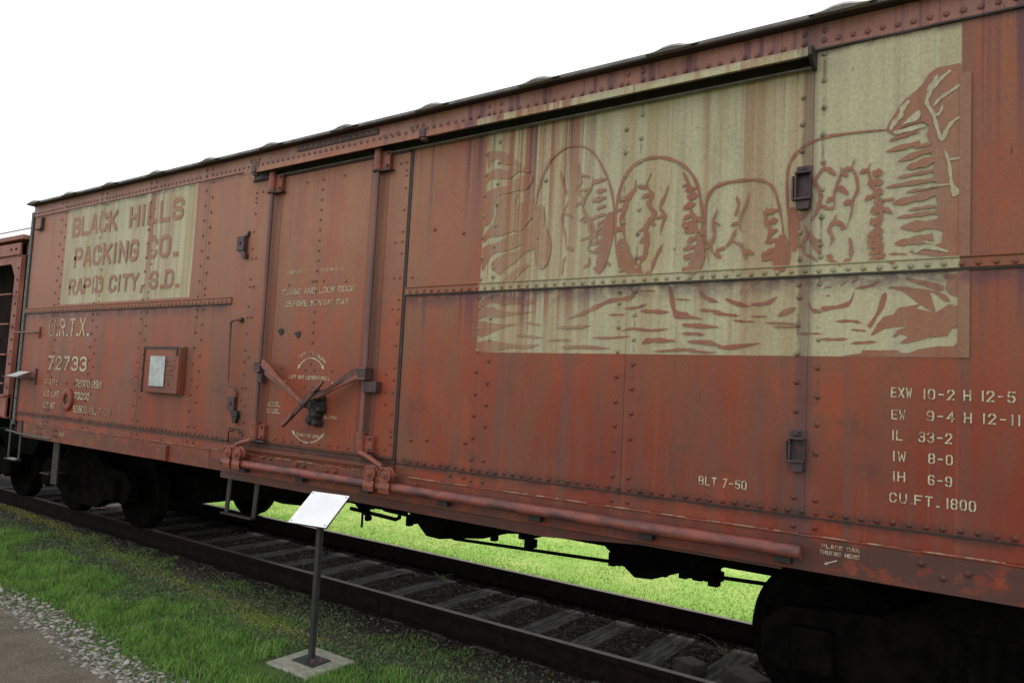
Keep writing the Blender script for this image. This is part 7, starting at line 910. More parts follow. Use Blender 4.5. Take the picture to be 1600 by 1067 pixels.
m = MB(); m.box((-6.09, -.055, 2.965), (-5.985, -.006, 3.10)); m.prism([(-6.07, 2.964), (-5.985, 2.964), (-5.96, 2.93), (-5.96, 2.89), (-6.0, 2.89), (-6.02, 2.93)], 'y', -.05, -.006); m.prism([(-6.02, 3.101), (-5.965, 3.101), (-5.955, 3.15)], 'y', -.03, -.006); m.build('door_stop', M['purple'], root, bevel=.004)
m = MB(); m.disc((-6.04, -.062, 3.035), .014, .008, 'y', 10); m.build('stop_bolt', M['iron'], root)
m = MB(); m.box((-5.99, -.05, 1.45), (-5.90, -.006, 1.50)); m.prism([(-5.985, 1.449), (-5.90, 1.449), (-5.93, 1.39), (-5.97, 1.39)], 'y', -.045, -.006); m.build('lock_block', M['iron'], root, bevel=.004)
m = MB(); m.tube([(-6.03, -.02, 1.33), (-5.99, -.05, 1.345), (-5.85, -.05, 1.335), (-5.80, -.045, 1.30)], .006, 8); m.tube([(-6.04, -.02, 1.20), (-6.03, -.03, 1.31), (-5.97, -.03, 1.325)], .007, 8); m.build('latch_wire', M['iron'], root, smooth=50)
# D brackets beside the second joint from the right
for z0, z1 in ((2.87, 3.085), (1.475, 1.665)):
    x0, x1, yb = -1.092, -1.012, -.055
    m = MB(); m.box((x0, -.012, z0 - .02), (x1, -.002, z1)); m.box((x0, yb, z0 + .025), (x0 + .010, -.0125, z1 - .05)); m.box((x1 - .006, yb * .7, z0 + .025), (x1, -.0125, z1 - .05))
    m.box((x0 - .012, yb - .004, z0 + .020), (x1, yb + .030, z0 + .032)); m.box((x0, yb, z1 - .050), (x1, -.0125, z1 - .040))
    m.box((x0 - .016, yb + .004, z0 + .03), (x0 - .006, -.004, z1 - .06))
    m.prism([(x0 + .006, z0 + .0195), (x1 - .004, z0 + .0195), (x1 - .010, z0 - .028), (x0 + .014, z0 - .028)], 'y', -.040, -.004)
    br = m.build('door_guide_bracket', M['purple'], root, bevel=.002)
    m = MB(); m.box((x0 + .018, -.030, z1 - .034), (x0 + .048, -.0125, z1 - .006)); m.disc((x0 + .033, -.036, z1 - .020), .010, .007, 'y', 8); m.build('nut', M['purple'], br, bevel=.002)
# card board with its sheet
m = MB(); m.box((-7.49, -.075, 1.61), (-6.86, -.030, 2.065)); bd = m.build('card_board', M['red'], root, bevel=.004)
m = MB(); m.box((-7.50, -.030, 1.60), (-6.85, -.003, 2.075)); m.build('board_backing', M['mid'], bd)
m = MB(); m.box((-7.50, -.085, 2.050), (-6.88, -.0755, 2.070)); m.box((-7.50, -.085, 1.605), (-7.482, -.0755, 2.049)); m.box((-6.90, -.085, 1.98), (-6.88, -.0755, 2.049)); m.build('board_frame', M['iron'], bd)
m = MB(); m.box((-7.352, -.087, 1.675), (-7.08, -.083, 1.975)); m.build('paper_sheet', M['galv'], bd)
m = MB()
for z in (1.93, 1.84, 1.80): m.box((-7.475, -.0795, z), (-7.355, -.0758, z + .006)); m.box((-7.075, -.0795, z), (-6.93, -.0758, z + .006))
for k in range(26): x = rnd.choice((-7.05, -7.0, -6.95)) + rnd.uniform(-.02, .03); z = rnd.uniform(1.64, 1.95); m.tube([(x, -.079, z), (x + rnd.uniform(-.03, .03), -.082, z + rnd.uniform(-.012, .012))], .003, 5)
m.build('wires_and_staples', M['rod'], bd, kind='stuff')
m = MB(); m.disc((-9.22, -.03, 1.45), .13, .03, 'y', 36, prof=[(.062, .028), (.058, .006), (.070, 0), (.112, 0), (.128, .008), (.128, .028)]); m.f = m.f[:-2]; m.build('filler_ring', M['red'], root, smooth=40)
m = MB(); m.disc((-9.22, -.012, 1.45), .060, .008, 'y', 24); m.build('filler_cap', M['grimy'], root)
# top-left hook bracket, grab iron, step, corner stirrup
m = MB(); m.box((-10.30, -.04, 3.56), (-10.27, -.003, 3.70)); m.box((-10.42, -.05, 3.535), (-10.27, -.003, 3.5595)); m.build('rope_hook', M['purple'], root, bevel=.005)
m = MB(); m.tube([(-10.10, -.002, 2.235), (-10.105, -.05, 2.235), (-10.14, -.065, 2.233), (-10.62, -.09, 2.235), (-10.66, -.085, 2.235)], .011, 8); m.build('grab_iron', M['rod'], root, smooth=60)
m = MB(); m.box((-10.125, -.02, 2.17), (-10.085, -.003, 2.31)); m.build('grab_iron_foot', M['mid'], root, bevel=.003)
m = MB(); m.box((-10.66, -.16, 1.668), (-10.10, -.004, 1.680)); m.box((-10.11, -.02, 1.60), (-10.08, -.0035, 1.79)); m.build('side_step', M['purple'], root, bevel=.002)
m = MB(); m.add([(-10.55, -.158, 1.682), (-10.25, -.158, 1.682), (-10.22, -.03, 1.745), (-10.50, -.03, 1.745), (-10.55, -.158, 1.687), (-10.25, -.158, 1.687), (-10.22, -.03, 1.750), (-10.50, -.03, 1.750)], [(3, 2, 1, 0), (4, 5, 6, 7), (0, 1, 5, 4), (1, 2, 6, 5), (2, 3, 7, 6), (3, 0, 4, 7)]); m.build('step_tread', M['steel'], root)
m = MB()
for x in (-10.63, -10.33): m.box((x - .022, -.022, .66), (x + .022, -.006, 1.14))
m.box((-10.65, -.06, .642), (-10.31, .02, .659)); m.build('corner_stirrup', M['iron'], root, bevel=.002)
m = MB(); m.box((-10.57, -.05, .6595), (-10.37, .01, .664)); m.build('stirrup_tread', M['steel'], root)
m = MB()
for x in (-6.04, -5.64): m.prism([(x - .03, .90), (x + .03, .90), (x + .0, .575), (x - .05, .575)], 'y', .03, .045)
m.box((-6.11, .0, .560), (-5.66, .06, .5745)); m.build('sill_step', M['iron'], root, bevel=.002)
m = MB(); m.tube([(-10.7, -.04, 1.00), (-10.25, -.045, .985), (-9.5, -.04, .975)], .010, 8); m.tube([(-11.0, .3, .93), (-10.7, -.04, 1.0)], .010, 8); m.build('uncoupling_rod', M['corner'], root, smooth=50)

# ------------------------------------------------------------------ underframe
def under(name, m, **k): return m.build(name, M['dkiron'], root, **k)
under('floor', MB().box((XL, .05, .925), (XR, 2.83, .958)))
under('centre_sill', MB().box((XL - .1, 1.22, .62), (XR, 1.62, .924)))
under('needle_beam', MB().prism([(-8.0, .92), (-7.35, .60), (-7.05, .50), (-6.70, .47), (-6.2, .50), (-5.9, .57), (-5.55, .92)], 'y', 1.15, 1.7))
under('blackout_box', MB().box((-11.0, 1.0, .32), (-8.0, 1.9, .619)))  # added box, darkens the bright gap behind the left truck
under('air_reservoir', MB().tube([(-7.2, 1.0, .72), (-6.0, 1.0, .72)], .15, 20), smooth=40)
under('battery_box', MB().prism([(-5.15, .92), (-5.0, .70), (-4.66, .425), (-4.5, .42), (-4.28, .46), (-4.0, .50), (-3.9, .56), (-3.6, .60), (-3.3, .92)], 'y', 1.2, 1.65))
under('battery_box', MB().prism([(-2.95, .92), (-2.80, .62), (-2.54, .43), (-2.40, .44), (-2.17, .53), (-1.95, .56), (-1.87, .66), (-1.6, .92)], 'y', 1.2, 1.65))
m = MB(); m.tube([(-5.9, 1.3, .60), (-5.55, 1.32, .575), (-5.2, 1.34, .58), (-4.9, 1.35, .60)], .018, 8); m.tube([(-5.9, 1.4, .50), (-5.6, 1.4, .49), (-5.25, 1.4, .475), (-5.2, 1.4, .50), (-5.2, 1.4, .54)], .02, 8)
m.tube([(-5.75, 1.4, .68), (-5.4, 1.4, .55), (-5.1, 1.4, .54)], .02, 8); m.tube([(-5.28, 1.4, .55), (-5.35, 1.4, .92)], .016, 8); m.disc((-5.68, 1.36, .535), .055, .06, 'y', 12); m.disc((-5.62, 1.36, .44), .03, .05, 'y', 10); m.tube([(-5.85, 1.4, .62), (-5.8, 1.4, .55), (-5.7, 1.4, .50), (-5.62, 1.4, .43)], .022, 8)
m.box((-5.02, 1.35, .47), (-4.97, 1.42, .58)); under('brake_rigging', m, smooth=40)
m = MB(); m.tube([(-4.25, 1.1, .475), (-1.2, 1.1, .60)], .014, 8); under('brake_rod', m, smooth=40)
m = MB(); m.tube([(-3.72, 1.35, .85), (-3.60, 1.35, .50)], .02, 8); m.tube([(-3.85, 1.35, .70), (-3.60, 1.35, .51)], .012, 8); m.tube([(-3.60, 1.35, .55), (-3.2, 1.35, .68)], .012, 8); m.box((-3.64, 1.31, .47), (-3.55, 1.38, .54)); under('rod_hanger', m, smooth=40)
m = MB(); m.tube([(-4.40, .25, .80), (-4.49, .22, .80), (-4.50, .22, .78), (-4.50, .22, .64)], .010, 8); under('release_lever', m, smooth=40)
m = MB(); rr = random.Random(3)
for k in range(26):
    x = rr.uniform(-5.1, -1.9)
    if -3.5 < x < -2.95: continue
    z = .50 if x > -2.9 or x < -3.9 else .58
    m.box((x - .02, 1.3, z - rr.uniform(.0, .05)), (x + rr.uniform(.01, .04), 1.36, z + .06))
under('bolts_and_lugs', m, kind='stuff')
m = MB(); m.box((-2.0, 1.3, .45), (-1.93, 1.38, .66)); m.box((-2.12, 1.3, .47), (-2.05, 1.38, .62)); under('rod_clevis', m)
# trucks
WH = [(.36, -.0), (.375, .0)]
def wheel(x, y, sgn, par):
    m = MB(); pr = [(.06, -.01 * sgn), (.10, 0), (.115, .02 * sgn), (.28, .035 * sgn), (.345, .02 * sgn), (.355, 0), (.425, 0), (.432, .01 * sgn), (.437, .09 * sgn), (.455, .105 * sgn), (.460, .12 * sgn), (.452, .135 * sgn), (.36, .135 * sgn), (.12, .14 * sgn)]
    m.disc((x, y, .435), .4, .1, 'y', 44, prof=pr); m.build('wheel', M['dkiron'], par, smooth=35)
for xc in (-9.43, -.24):
    m = MB()
    for y, s in ((.40, 1), (2.44, -1)):
        fr = [(-1.08, .56), (-.95, .66), (-.45, .70), (-.15, .88), (.15, .88), (.45, .70), (.95, .66), (1.08, .56), (1.08, .36), (.95, .30), (.70, .36), (.35, .20), (-.35, .20), (-.70, .36), (-.95, .30), (-1.08, .36)]
        m.prism([(xc + a, b) for a, b in fr], 'y', y - .06, y + .06)
    m.box((xc - .18, .45, .55), (xc + .18, 2.4, .90))
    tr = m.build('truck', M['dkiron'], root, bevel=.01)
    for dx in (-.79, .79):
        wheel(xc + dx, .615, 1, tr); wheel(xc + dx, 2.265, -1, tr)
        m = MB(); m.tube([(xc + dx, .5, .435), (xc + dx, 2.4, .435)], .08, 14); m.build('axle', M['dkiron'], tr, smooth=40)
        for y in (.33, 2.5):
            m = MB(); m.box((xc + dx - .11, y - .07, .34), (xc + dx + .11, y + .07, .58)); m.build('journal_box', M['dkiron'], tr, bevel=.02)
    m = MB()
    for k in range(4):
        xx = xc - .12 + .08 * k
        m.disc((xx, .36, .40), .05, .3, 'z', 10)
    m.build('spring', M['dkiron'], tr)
# coupler and end step
m = MB(); m.box((-10.95, 1.3, .72), (-10.56, 1.55, .92)); m.box((-11.1, 1.22, .70), (-10.93, 1.62, .95)); m.build('coupler', M['dkiron'], root, bevel=.02)
m = MB(); m.box((-9.75, .12, .42), (-9.60, .14, .92)); m.box((-10.0, .1, .52), (-9.76, .3, .535)); m.build('sill_plate', M['iron'], root)
# ------------------------------------------------------------------ neighbouring hopper car at the left
hp = thing('hopper_car', 'faded red open hopper car with ladder rungs at the left edge of the photo', 'railway car', (-14.5, 1.42, 0))
def hb(name, a, b, mat='hop', **k): return MB().box(a, b).build(name, M[mat], hp, bevel=k.get('bevel', .004))
HX = -11.12
hb('corner_post', (HX - .16, .10, 1.12), (HX, .16, 3.46))
hb('side_post', (-12.32, .09, 1.12), (-12.16, .16, 3.46)); hb('side_post', (-13.6, .09, 1.12), (-13.44, .16, 3.46))
hb('top_chord', (-18, .08, 3.30), (HX, .20, 3.46)); 
hb('upper_rail', (-18, .06, 3.50), (HX + .1, .22, 3.56)); hb('running_board', (-18, .25, 3.565), (HX + .15, 1.2, 3.60), 'rooflt')
m = MB()
for x0, x1 in ((-12.16, HX - .16), (-13.44, -12.32)):
    m.prism([(x0, 3.299), (x1, 3.299), (x1, 2.98), (x1 - .16, 3.19), (x0 + .16, 3.19), (x0, 2.98)], 'y', .11, .14)
m.build('gusset', M['hop'], hp)
hb('inner_slope_sheet', (-18, .62, 1.15), (HX - .02, .66, 3.49), 'hopdark', bevel=0)
hb('end_sheet', (HX - .04, .17, 1.15), (HX - .0, 2.7, 3.30), 'hopdark', bevel=0)
hb('middle_girt', (-18, .30, 1.98), (HX - .16, .34, 2.20), 'hopdark'); hb('side_sill', (-18, .08, 1.14), (HX, .14, 1.40)); hb('sill_angle', (-18, .05, 1.405), (HX, .15, 1.43), 'hop')
hb('far_side', (-18, 2.70, 1.14), (HX, 2.74, 3.46))
for z in (2.76, 2.36, 1.955, 1.575): MB().tube([(-12.25, .045, z), (-11.15, .04, z)], .012, 8).build('rung', M['hop'], hp, smooth=60)
MB().tube([(-12.9, .3, 3.6), (-12.88, .28, 3.70), (-12.80, .28, 3.72), (-11.0, .28, 3.72), (-10.92, .28, 3.70), (-10.92, .3, 3.6)], .011, 8).build('hand_rail', M['rooflt'], hp, smooth=60)
m = MB()
for z in [1.2 + .16 * k for k in range(14)]: d = dome(.014, .01, 7); m.add([(a + HX - .05, b + .099, c + z) for a, b, c in d.v], d.f)
for x in (-11.25, -11.4, -12.0, -12.3, -12.45): 
    d = dome(.016, .012, 7); m.add([(a + x, b + .078, c + 3.38) for a, b, c in d.v], d.f)
m.build('small_rivets', M['hopdark'], hp, kind='stuff')
m = MB(); m.prism([(-12.6, .9), (-12.3, .62), (-11.2, .62), (-11.0, .9)], 'y', .5, 2.3); m.box((-18, 1.1, .28), (-11.3, 1.7, 1.13)); m.build('underframe', M['dkiron'], hp)
m = MB()
fr = [(-1.08, .56), (-.95, .66), (-.45, .70), (-.15, .88), (.15, .88), (.45, .70), (.95, .66), (1.08, .56), (1.08, .36), (.95, .30), (.70, .36), (.35, .20), (-.35, .20), (-.70, .36), (-.95, .30), (-1.08, .36)]
m.prism([(-12.55 + a, b) for a, b in fr], 'y', .34, .46); m.prism([(-12.55 + a, b) for a, b in fr], 'y', 2.38, 2.5); tr = m.build('truck', M['dkiron'], hp, bevel=.01)
for x in (-13.34, -11.76): wheel(x, .615, 1, tr); wheel(x, 2.265, -1, tr)

# ------------------------------------------------------------------ interpretive sign
sg = thing('sign_stand', 'white tilted reading board on a thin black post in a square concrete block', 'sign', (-4.13, -.53, -.15))
ax = Vector((math.cos(.157), math.sin(.157), 0)); tl = .677; bx = Vector((-math.sin(.157) * math.cos(tl), math.cos(.157) * math.cos(tl), math.sin(tl))); nn = ax.cross(bx)
c0 = Vector((-4.122, -.562, .907))
def slab(w, h, t0, t1, name, mat, par, cu=0, cv=0, bev=.002):
    vs = []
    for t in (t0, t1):
        for a, b in ((-1, -1), (1, -1), (1, 1), (-1, 1)): vs.append(c0 + ax * (cu + a * w / 2) + bx * (cv + b * h / 2) + nn * t)
    return MB().add(vs, [(3, 2, 1, 0), (4, 5, 6, 7), (0, 1, 5, 4), (1, 2, 6, 5), (2, 3, 7, 6), (3, 0, 4, 7)]).build(name, M[mat], par, bevel=bev)
pl = slab(.334, .302, -.002, .004, 'sign_face', 'sign', sg, bev=.003)
slab(.328, .296, -.016, -.0025, 'sign_backing', 'blackpost', sg)
slab(.12, .12, -.032, -.0165, 'mount_plate', 'blackpost', sg)
for u in (-.148, .148):
    for v in (-.132, .132):
        vs = []; 
        for j in range(10): a = 2 * math.pi * j / 10; vs.append(c0 + ax * (u + .0055 * math.cos(a)) + bx * (v + .0055 * math.sin(a)) + nn * .0042)
        for j in range(10): a = 2 * math.pi * j / 10; vs.append(c0 + ax * (u + .004 * math.cos(a)) + bx * (v + .004 * math.sin(a)) + nn * .007)
        MB().add(vs, [tuple(range(10, 20))] + [(j, (j + 1) % 10, 10 + (j + 1) % 10, 10 + j) for j in range(10)]).build('screw', M['blackpost'], pl)
# faint washed-out print: lines of text and a small drawing too pale to read
m = MB()
for k in range(12):
    v = .095 - k * .017; L = rnd.uniform(.18, .25)
    u = -.125
    while u < -.125 + L:
        ww = rnd.uniform(.008, .028); h = .0022
        m.add([c0 + ax * a + bx * b + nn * .0044 for a, b in ((u, v - h), (u + ww, v - h), (u + ww, v + h), (u, v + h))], [(0, 1, 2, 3)]); u += ww + .006
m.build('faded_print', plain('faded_print', (.74, .74, .77), (.80, .79, .80), 30, .3, bump=0), pl)
px, py = -4.128, -.535
m = MB(); m.prism([(px - .019, py - .019), (px + .019, py - .019), (px + .019, py + .019), (px - .019, py + .019)], 'z', -.1255, .885); m.build('post', M['blackpost'], sg, bevel=.004)
slabz = MB(); slabz.box((px - .105, py - .085, -.1335), (px + .105, py + .085, -.126)); slabz.build('foot_plate', M['blackpost'], sg, bevel=.003)
m = MB(); m.box((px - .215, py - .215, -.26), (px + .215, py + .215, -.134)); cb = m.build('concrete_base', M['concrete'], sg, bevel=.012)
m = MB(); m.disc((px + .05, py - .03, -.1255), .016, .02, 'z', 8); m.build('anchor_nut', M['rod'], sg); m = MB(); m.disc((px + .075, py + .02, -.1255), .014, .018, 'z', 8); m.build('anchor_nut', M['rod'], sg)

# ------------------------------------------------------------------ ground
import numpy as np
def sstep(a, b, x): t = min(1, max(0, (x - a) / (b - a))); return t * t * (3 - 2 * t)
def edge(x):       # rim of the gravel path
    return -1.39 + .05 * math.sin(x * 1.7) + .05 * noise.noise(Vector((x * 2.2, 3, 0))) + (.0 if x > -6 else .03 * (-6 - x))
def gh(x, y):
    n = noise.noise(Vector((x * 1.1, y * 1.1, 0))) * .5 + noise.noise(Vector((x * 4, y * 4, 2))) * .25 + noise.noise(Vector((x * 13, y * 13, 4))) * .12
    z = -.188 + .016 * sstep(.30, -.45, y) - .03 * sstep(-1.05, -1.5, y)
    z += .022 * sstep(.66, .50, y)
    z -= .02 * sstep(2.5, 3.2, y)
    amp = .014 if .3 < y < 2.6 else .022
    if y < -1.35: amp = .006
    if y > 3.2: amp = .03
    return z + n * amp
def lines(a, b, st, lo, hi, k=26):
    core = list(np.arange(a, b, st)); g = [st * 1.5 ** i for i in range(k)]
    L = []; x = a
    for s in g:
        x -= s
        if x < lo: break
        L.append(x)
    H = []; x = core[-1]
    for s in g:
        x += s
        if x > hi: break
        H.append(x)
    return L[::-1] + core + H
xs = lines(-14, .6, .045, -420, 400); ys = lines(-1.7, 3.4, .04, -300, 500)
vs = [(x, y, gh(x, y) if abs(x) < 60 and abs(y) < 60 else -.2) for y in ys for x in xs]
nx = len(xs); fs = [(j * nx + i, j * nx + i + 1, (j + 1) * nx + i + 1, (j + 1) * nx + i) for j in range(len(ys) - 1) for i in range(nx - 1)]
n = NT('ground_soil'); g = n.n('NewGeometry'); p = g.outputs['Position']; X, Y, Z = n.xyz(p)
big = n.noise(p, 1.3, 4, .6); mid = n.noise(p, 9, 5, .65); fin = n.noise(p, 70, 3, .6)
wob = n.math('MULTIPLY', n.math('SUBTRACT', big, .5), .9); Yw = n.math('ADD', Y, wob)
soil = n.mix(n.ramp(mid, .35, .65), (.040, .036, .024), (.070, .062, .042))
soil = n.mix(n.ramp(fin, .5, .7, 0, .5), soil, (.13, .12, .09))
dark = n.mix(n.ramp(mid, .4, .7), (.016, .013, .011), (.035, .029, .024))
green = n.mix(n.ramp(mid, .35, .7), (.045, .085, .022), (.075, .125, .03))
col = n.mix(n.ramp(Yw, -.10, -.45), soil, green)
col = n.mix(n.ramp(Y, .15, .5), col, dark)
lawn = n.mix(n.ramp(big, .35, .65), (.19, .33, .06), (.28, .38, .10)); lawn = n.mix(n.ramp(mid, .45, .7, 0, .7), lawn, (.16, .28, .05))
col = n.mix(n.ramp(Y, 2.25, 2.55), col, lawn)
n.bump(n.math('ADD', mid, fin), .8, .012)
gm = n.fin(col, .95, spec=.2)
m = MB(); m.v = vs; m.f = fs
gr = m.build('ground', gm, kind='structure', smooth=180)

n = NT('path_dirt'); g = n.n('NewGeometry'); p = g.outputs['Position']
mid = n.noise(p, 5, 5, .65); fin = n.noise(p, 55, 4, .7); v = n.n('TexVoronoi'); n.l(n.map(p, (1, 1.6, 1)), v.inputs['Vector']); v.inputs['Scale'].default_value = 38
col = n.mix(n.ramp(mid, .35, .65), (.105, .088, .060), (.145, .124, .088)); col = n.mix(n.ramp(fin, .5, .68, 0, .7), col, (.075, .058, .045)); col = n.mix(n.ramp(v.outputs['Distance'], .12, .0, 0, .5), col, (.30, .27, .23))
n.bump(n.math('ADD', fin, n.math('MULTIPLY', v.outputs['Distance'], -.8)), .9, .01); pm = n.fin(col, .8, spec=.35)
m = MB(); pxs = list(np.arange(-16, 1, .06)) ; rows = [0, .03, .08, .16, .3, .5, .8, 1.2, 1.8, 2.6, 3.6, 5]
vs = [(x, edge(x) - r, gh(x, edge(x) - r) + (.004 if r else -.02) + .004 * noise.noise(Vector((x * 7, r * 7, 0)))) for r in rows for x in pxs]; nx = len(pxs)
m.v = vs; m.f = [(j * nx + i, (j + 1) * nx + i, (j + 1) * nx + i + 1, j * nx + i + 1) for j in range(len(rows) - 1) for i in range(nx - 1)]
m.build('gravel_path', pm, kind='structure', smooth=180)

# ------------------------------------------------------------------ track
tk = thing('railway_track', 'rusty rails on grey wooden ties running under both red railway cars', 'railway track', (-4.5, 1.44, -.18))
for yc in (.69, 2.19):
    pr = [(-.07, -.176), (.07, -.176), (.07, -.165), (.012, -.152), (.009, -.045), (.036, -.036), (.036, -.008), (.028, 0), (-.028, 0), (-.036, -.008), (-.036, -.036), (-.009, -.045), (-.012, -.152), (-.07, -.165)]
    m = MB(); m.prism([(yc + a, b) for a, b in pr], 'x', -45, 30); rl = m.build('rail', M['rusty'], tk)
    MB().box((-45, yc - .026, .0), (30, yc + .026, .0012)).build('rail_tread', M['railhead'], rl)
TX = [-6.65, -6.13, -5.62, -5.05, -4.47, -4.03, -3.49, -3.0, -2.46, -1.93]
TX = [-6.65 - .525 * k for k in range(14, 0, -1)] + TX + [-1.93 + .525 * k for k in range(1, 6)]
for i, x in enumerate(TX):
    r = random.Random(i); w = .105 + r.uniform(-.008, .012); a = r.uniform(-.025, .025); y0, y1 = .14 + r.uniform(-.06, .06), 2.74 + r.uniform(-.06, .06)
    m = MB(); N = 12; L = []
    for k in range(N + 1):
        y = y0 + (y1 - y0) * k / N
        L.append((y, x + a * (y - 1.4) - w + r.uniform(-.006, .006), x + a * (y - 1.4) + w + r.uniform(-.006, .006), -.1775 + r.uniform(-.003, .001)))
    vs = []; 
    for y, xa, xb, z in L: vs += [(xa, y, -.30), (xa, y, z - .006), (xa + .012, y, z), (xb - .012, y, z), (xb, y, z - .006), (xb, y, -.30)]
    fs = [tuple(range(6))[::-1], tuple(range(N * 6, N * 6 + 6))]
    for k in range(N):
        for j in range(6): fs.append((k * 6 + j, k * 6 + (j + 1) % 6, (k + 1) * 6 + (j + 1) % 6, (k + 1) * 6 + j))
    m.add(vs, fs); m.build('tie', M['tie'], tk)

# loose timber between the rails by the right wheel
def block(pts, z0, z1, label, cat):
    m = MB(); m.prism(pts, 'z', z0, z1); o = m.build('wood_block', M['bark'], bevel=.008)
    cx = sum(p[0] for p in pts) / len(pts); cy = sum(p[1] for p in pts) / len(pts)
    for v in o.data.vertices: v.co -= Vector((cx, cy, z0))
    o.location = (cx, cy, z0); tag(o, label, cat, 'loose timber between the rails'); return o
block([(-2.22, 1.22), (-2.04, 1.14), (-1.97, 1.27), (-2.13, 1.36)], -.18, -.09, 'smaller dark wood block between two ties left of the right-hand wheel', 'wood block')
block([(-1.86, 1.26), (-1.60, 1.06), (-1.50, 1.22), (-1.74, 1.42)], -.176, -.075, 'larger tapered wood block touching the right-hand wheel between the rails', 'wood block')

# ------------------------------------------------------------------ scattered stuff (numpy)
rg = np.random.default_rng(5)
def tinted(name, cols, rough=.8, trans=0., spec=.3):
    n = NT(name); a = n.n('Attribute'); a.attribute_name = 'tint'
    c = n.n('ValToRGB'); n.l(a.outputs['Fac'], c.inputs[0]); e = c.color_ramp.elements
    e[0].position = 0; e[0].color = cols[0] + (1,); e[1].position = 1; e[1].color = cols[-1] + (1,)
    for k in range(1, len(cols) - 1): q = e.new(k / (len(cols) - 1)); q.color = cols[k] + (1,)
    m = n.fin(c.outputs[0], rough, spec=spec)
    if trans:
        t = n.n('BsdfTranslucent'); n.l(c.outputs[0], t.inputs[0]); ms = n.n('MixShader'); ms.inputs[0].default_value = trans
        n.l(n.b.outputs[0], ms.inputs[1]); n.l(t.outputs[0], ms.inputs[2]); n.l(ms.outputs[0], n.o.inputs[0])
    return m
def npmesh(name, co, tri, tint, mat, label=None, cat=None):
    me = bpy.data.meshes.new(name); me.vertices.add(len(co)); me.vertices.foreach_set('co', co.astype(np.float32).ravel())
    k = tri.shape[1]; me.loops.add(tri.size); me.loops.foreach_set('vertex_index', tri.astype(np.int32).ravel())
    me.polygons.add(len(tri)); me.polygons.foreach_set('loop_start', np.arange(0, tri.size, k, dtype=np.int32))
    at = me.attributes.new('tint', 'FLOAT', 'POINT'); at.data.foreach_set('value', tint.astype(np.float32))
    me.update(calc_edges=True); me.materials.append(mat); o = link(name, me, kind='stuff')
    if label: o['label'] = label; o['category'] = cat
    return o
def ghv(x, y): return np.array([gh(a, b) for a, b in zip(x, y)])
def blades(name, x, y, h, w, tint, mat, label, cat, lean=.5):
    n = len(x); z = ghv(x, y) - .004; a = rg.uniform(0, 2 * np.pi, n); la = rg.uniform(0, 2 * np.pi, n); ln = h * rg.uniform(.1, 1, n) * lean
    dx, dy = np.cos(a) * w / 2, np.sin(a) * w / 2; lx, ly = np.cos(la) * ln, np.sin(la) * ln
    co = np.empty((n, 5, 3)); co[:, 0] = np.stack([x - dx, y - dy, z], 1); co[:, 1] = np.stack([x + dx, y + dy, z], 1)
    co[:, 2] = np.stack([x + dx * .8 + lx * .35, y + dy * .8 + ly * .35, z + h * .6], 1); co[:, 3] = np.stack([x - dx * .8 + lx * .35, y - dy * .8 + ly * .35, z + h * .6], 1)
    co[:, 4] = np.stack([x + lx, y + ly, z + h * (1 - .15 * lean)], 1)
    b = np.arange(n)[:, None] * 5; tri = np.concatenate([b + [0, 1, 2], b + [0, 2, 3], b + [3, 2, 4]], 0)
    return npmesh(name, co.reshape(-1, 3), tri, np.repeat(tint, 5), mat, label, cat)
ICO = None
bmi = bmesh.new(); bmesh.ops.create_icosphere(bmi, subdivisions=1, radius=1); ICO = np.array([v.co[:] for v in bmi.verts]); ICF = np.array([[v.index for v in f.verts] for f in bmi.faces]); bmi.free()
def stones(name, x, y, s, tint, mat, label, cat, flat=.5, sink=.2, long=1.5):
    n = len(x); z = ghv(x, y); a = rg.uniform(0, 2 * np.pi, n); v = ICO[None] * (1 + rg.uniform(-.42, .36, (n, len(ICO), 1)))
    v = v * np.stack([s * rg.uniform(.8, long, n), s, s * rg.uniform(.6, 1.2, n) * flat], 1)[:, None, :]
    c, q = np.cos(a)[:, None], np.sin(a)[:, None]; tx = rg.uniform(-.35, .35, n)[:, None]
    co = np.empty_like(v); co[..., 0] = v[..., 0] * c - v[..., 1] * q + x[:, None]; co[..., 1] = v[..., 0] * q + v[..., 1] * c + y[:, None]; co[..., 2] = v[..., 2] + v[..., 0] * tx + (z + s * flat * (1 - sink * 2) * .6)[:, None]
    tri = (np.arange(n)[:, None, None] * len(ICO) + ICF[None]).reshape(-1, 3)
    return npmesh(name, co.reshape(-1, 3), tri, np.repeat(tint, len(ICO)), mat, label, cat)
def nzv(x, y, s, o=0): return np.array([noise.noise(Vector((a * s + o, b * s, o))) for a, b in zip(x, y)])
ed = np.vectorize(edge)
# density of samples grows towards the camera: x drawn on [-14,-.8]
def sampx(n, a=-13.5, b=-.9): u = rg.uniform(0, 1, n); return a + (b - a) * u ** .72
